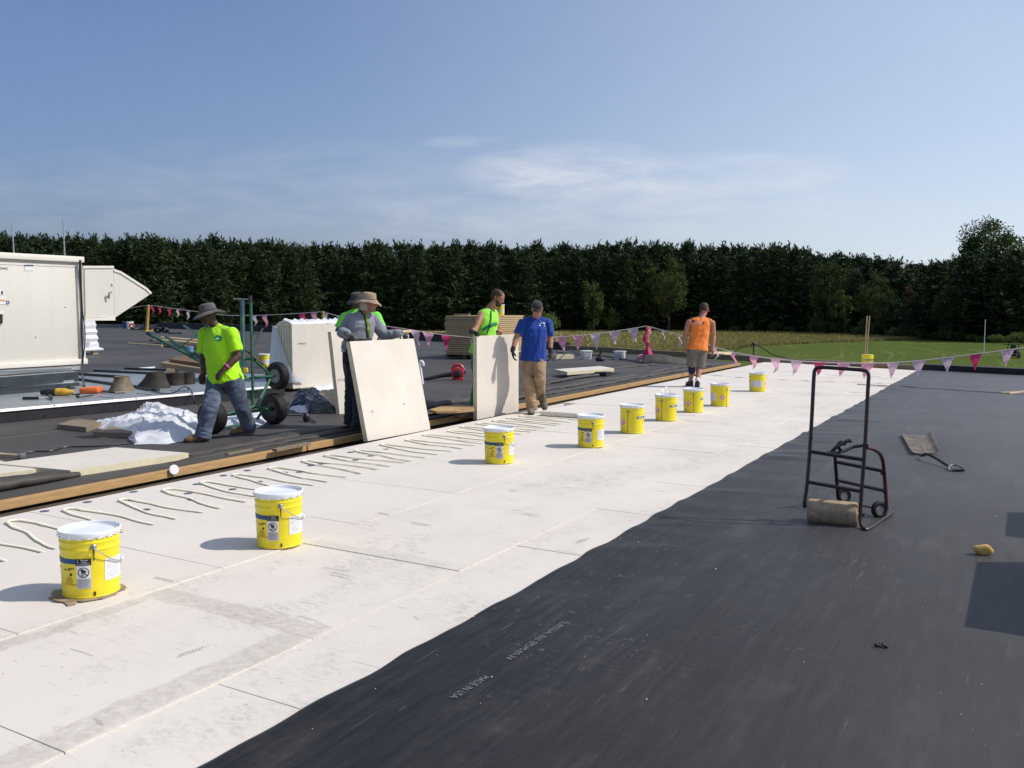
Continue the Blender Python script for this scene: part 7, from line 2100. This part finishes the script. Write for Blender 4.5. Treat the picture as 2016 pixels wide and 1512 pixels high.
patch(t_, [(1062, 637.5), (1065, 635), (1068, 636.5), (1071, 635), (1073, 638)], M_LABELW, 'chest_emblem', P5['root']); patch(t_, [(1061.5, 639.5), (1073, 640), (1073, 642.5), (1062, 642)], M_LABELW, 'emblem_lettering', P5['root'])

# ---- the man in orange walking away ----------------------------------------------------------
fL, tL = foot(1360, 760, .014, cdir(-.15, .95)); fR, tR = foot(1373, 762.5, .014, cdir(.15, .95))
d0 = (depth(fL) + depth(fR)) / 2
J = joints(d0, {'head': (1386, 609, .06), 'neck': (1381, 626, .02), 'shL': (1357, 633, 0), 'elL': (1349, 659, .02), 'wrL': (1347, 682, -.03), 'shR': (1402, 635, .0), 'elR': (1405, 662, .02), 'wrR': (1403, 687, -.04), 'pelvis': (1374, 684, 0), 'hipL': (1365, 690, 0), 'hipR': (1382, 690, 0), 'knL': (1362, 722, .02), 'knR': (1377, 723, .04)},
    {'footL': fL, 'toeL': tL, 'footR': fR, 'toeR': tR, 'anL': fL + V((0, 0, .095)), 'anR': fR + V((0, 0, .095))}, 0)
H6 = {'L': {'d': cdir(.1, -.05, -1), 'n': cdir(1, -.3, 0), 's': cdir(0, 1, 0), 'curl': .45}, 'R': {'d': cdir(0, -.05, -1), 'n': cdir(-1, -.3, 0), 's': cdir(0, 1, 0), 'curl': .45}}
P6 = person('man in an orange sleeveless shirt and grey shorts walking away from the camera', J, cdir(.42, .86, -.30), cdir(.12, .2, 1), M_SK_R, M_ORT, M_SHORT, M_BLKB, hat=('cap', M_CAPB, -1, M_CAPB), hair=M_HAIRB, sleeve='none', shorts=True, hands=H6, build=1.02, loose=1.0, seed=51)
t_ = shirt_tree(P6['shirt'])
text_on(t_, 'CEI INC', 1366.5, 637.5, 1383.5, 4.6, M_LABELW, 'back_print', P6['root'], .014)
patch(t_, [(1362, 632), (1364.5, 629), (1367, 631), (1365, 634.5), (1362.5, 634.5)], M_INK, 'back_emblem', P6['root']); patch(t_, [(1383.5, 634), (1386, 632.5), (1386.5, 637), (1384, 637.5)], M_INK, 'back_emblem', P6['root'])
patch(t_, [(1368, 639), (1379, 639.3), (1379, 640.2), (1368, 640)], M_LABELW, 'back_print', P6['root']); patch(t_, [(1364.5, 642.5), (1380, 643), (1380, 644), (1364.5, 643.5)], M_LABELW, 'back_print', P6['root'])
for f_, k_, an_ in ((fL, 'knL', 'anL'), (fR, 'knR', 'anR')):
    bm = newbm(); limb(bm, [J[an_] + V((0, 0, .01)), J[an_] + V((0, 0, .05))], [.047, .048]); finish(bm, M_LABELW, 'sock', P6['root'])
bm = newbm(); c_ = J['knL'].lerp(J['anL'], .14); limb(bm, [c_ + V((0, 0, .04)), c_ - V((0, 0, .05))], [.070, .068]); finish(bm, cloth('navy_brace', (.02, .025, .07)), 'knee_brace', P6['root'])
bm = newbm(); tube(bm, [D(1393, 608, d0 + .1), D(1396, 613, d0 + .12)], .012, 6); finish(bm, mat('red_frame', (.4, .03, .05), .4), 'glasses', P6['root'])
bm = newbm(); box(bm, D(1393, 686, d0 + .0), (.06, .05, .12), None, .01); finish(bm, M_BLACK, 'belt_pouch', P6['root'])

bpy.data.scenes.remove(TMP)
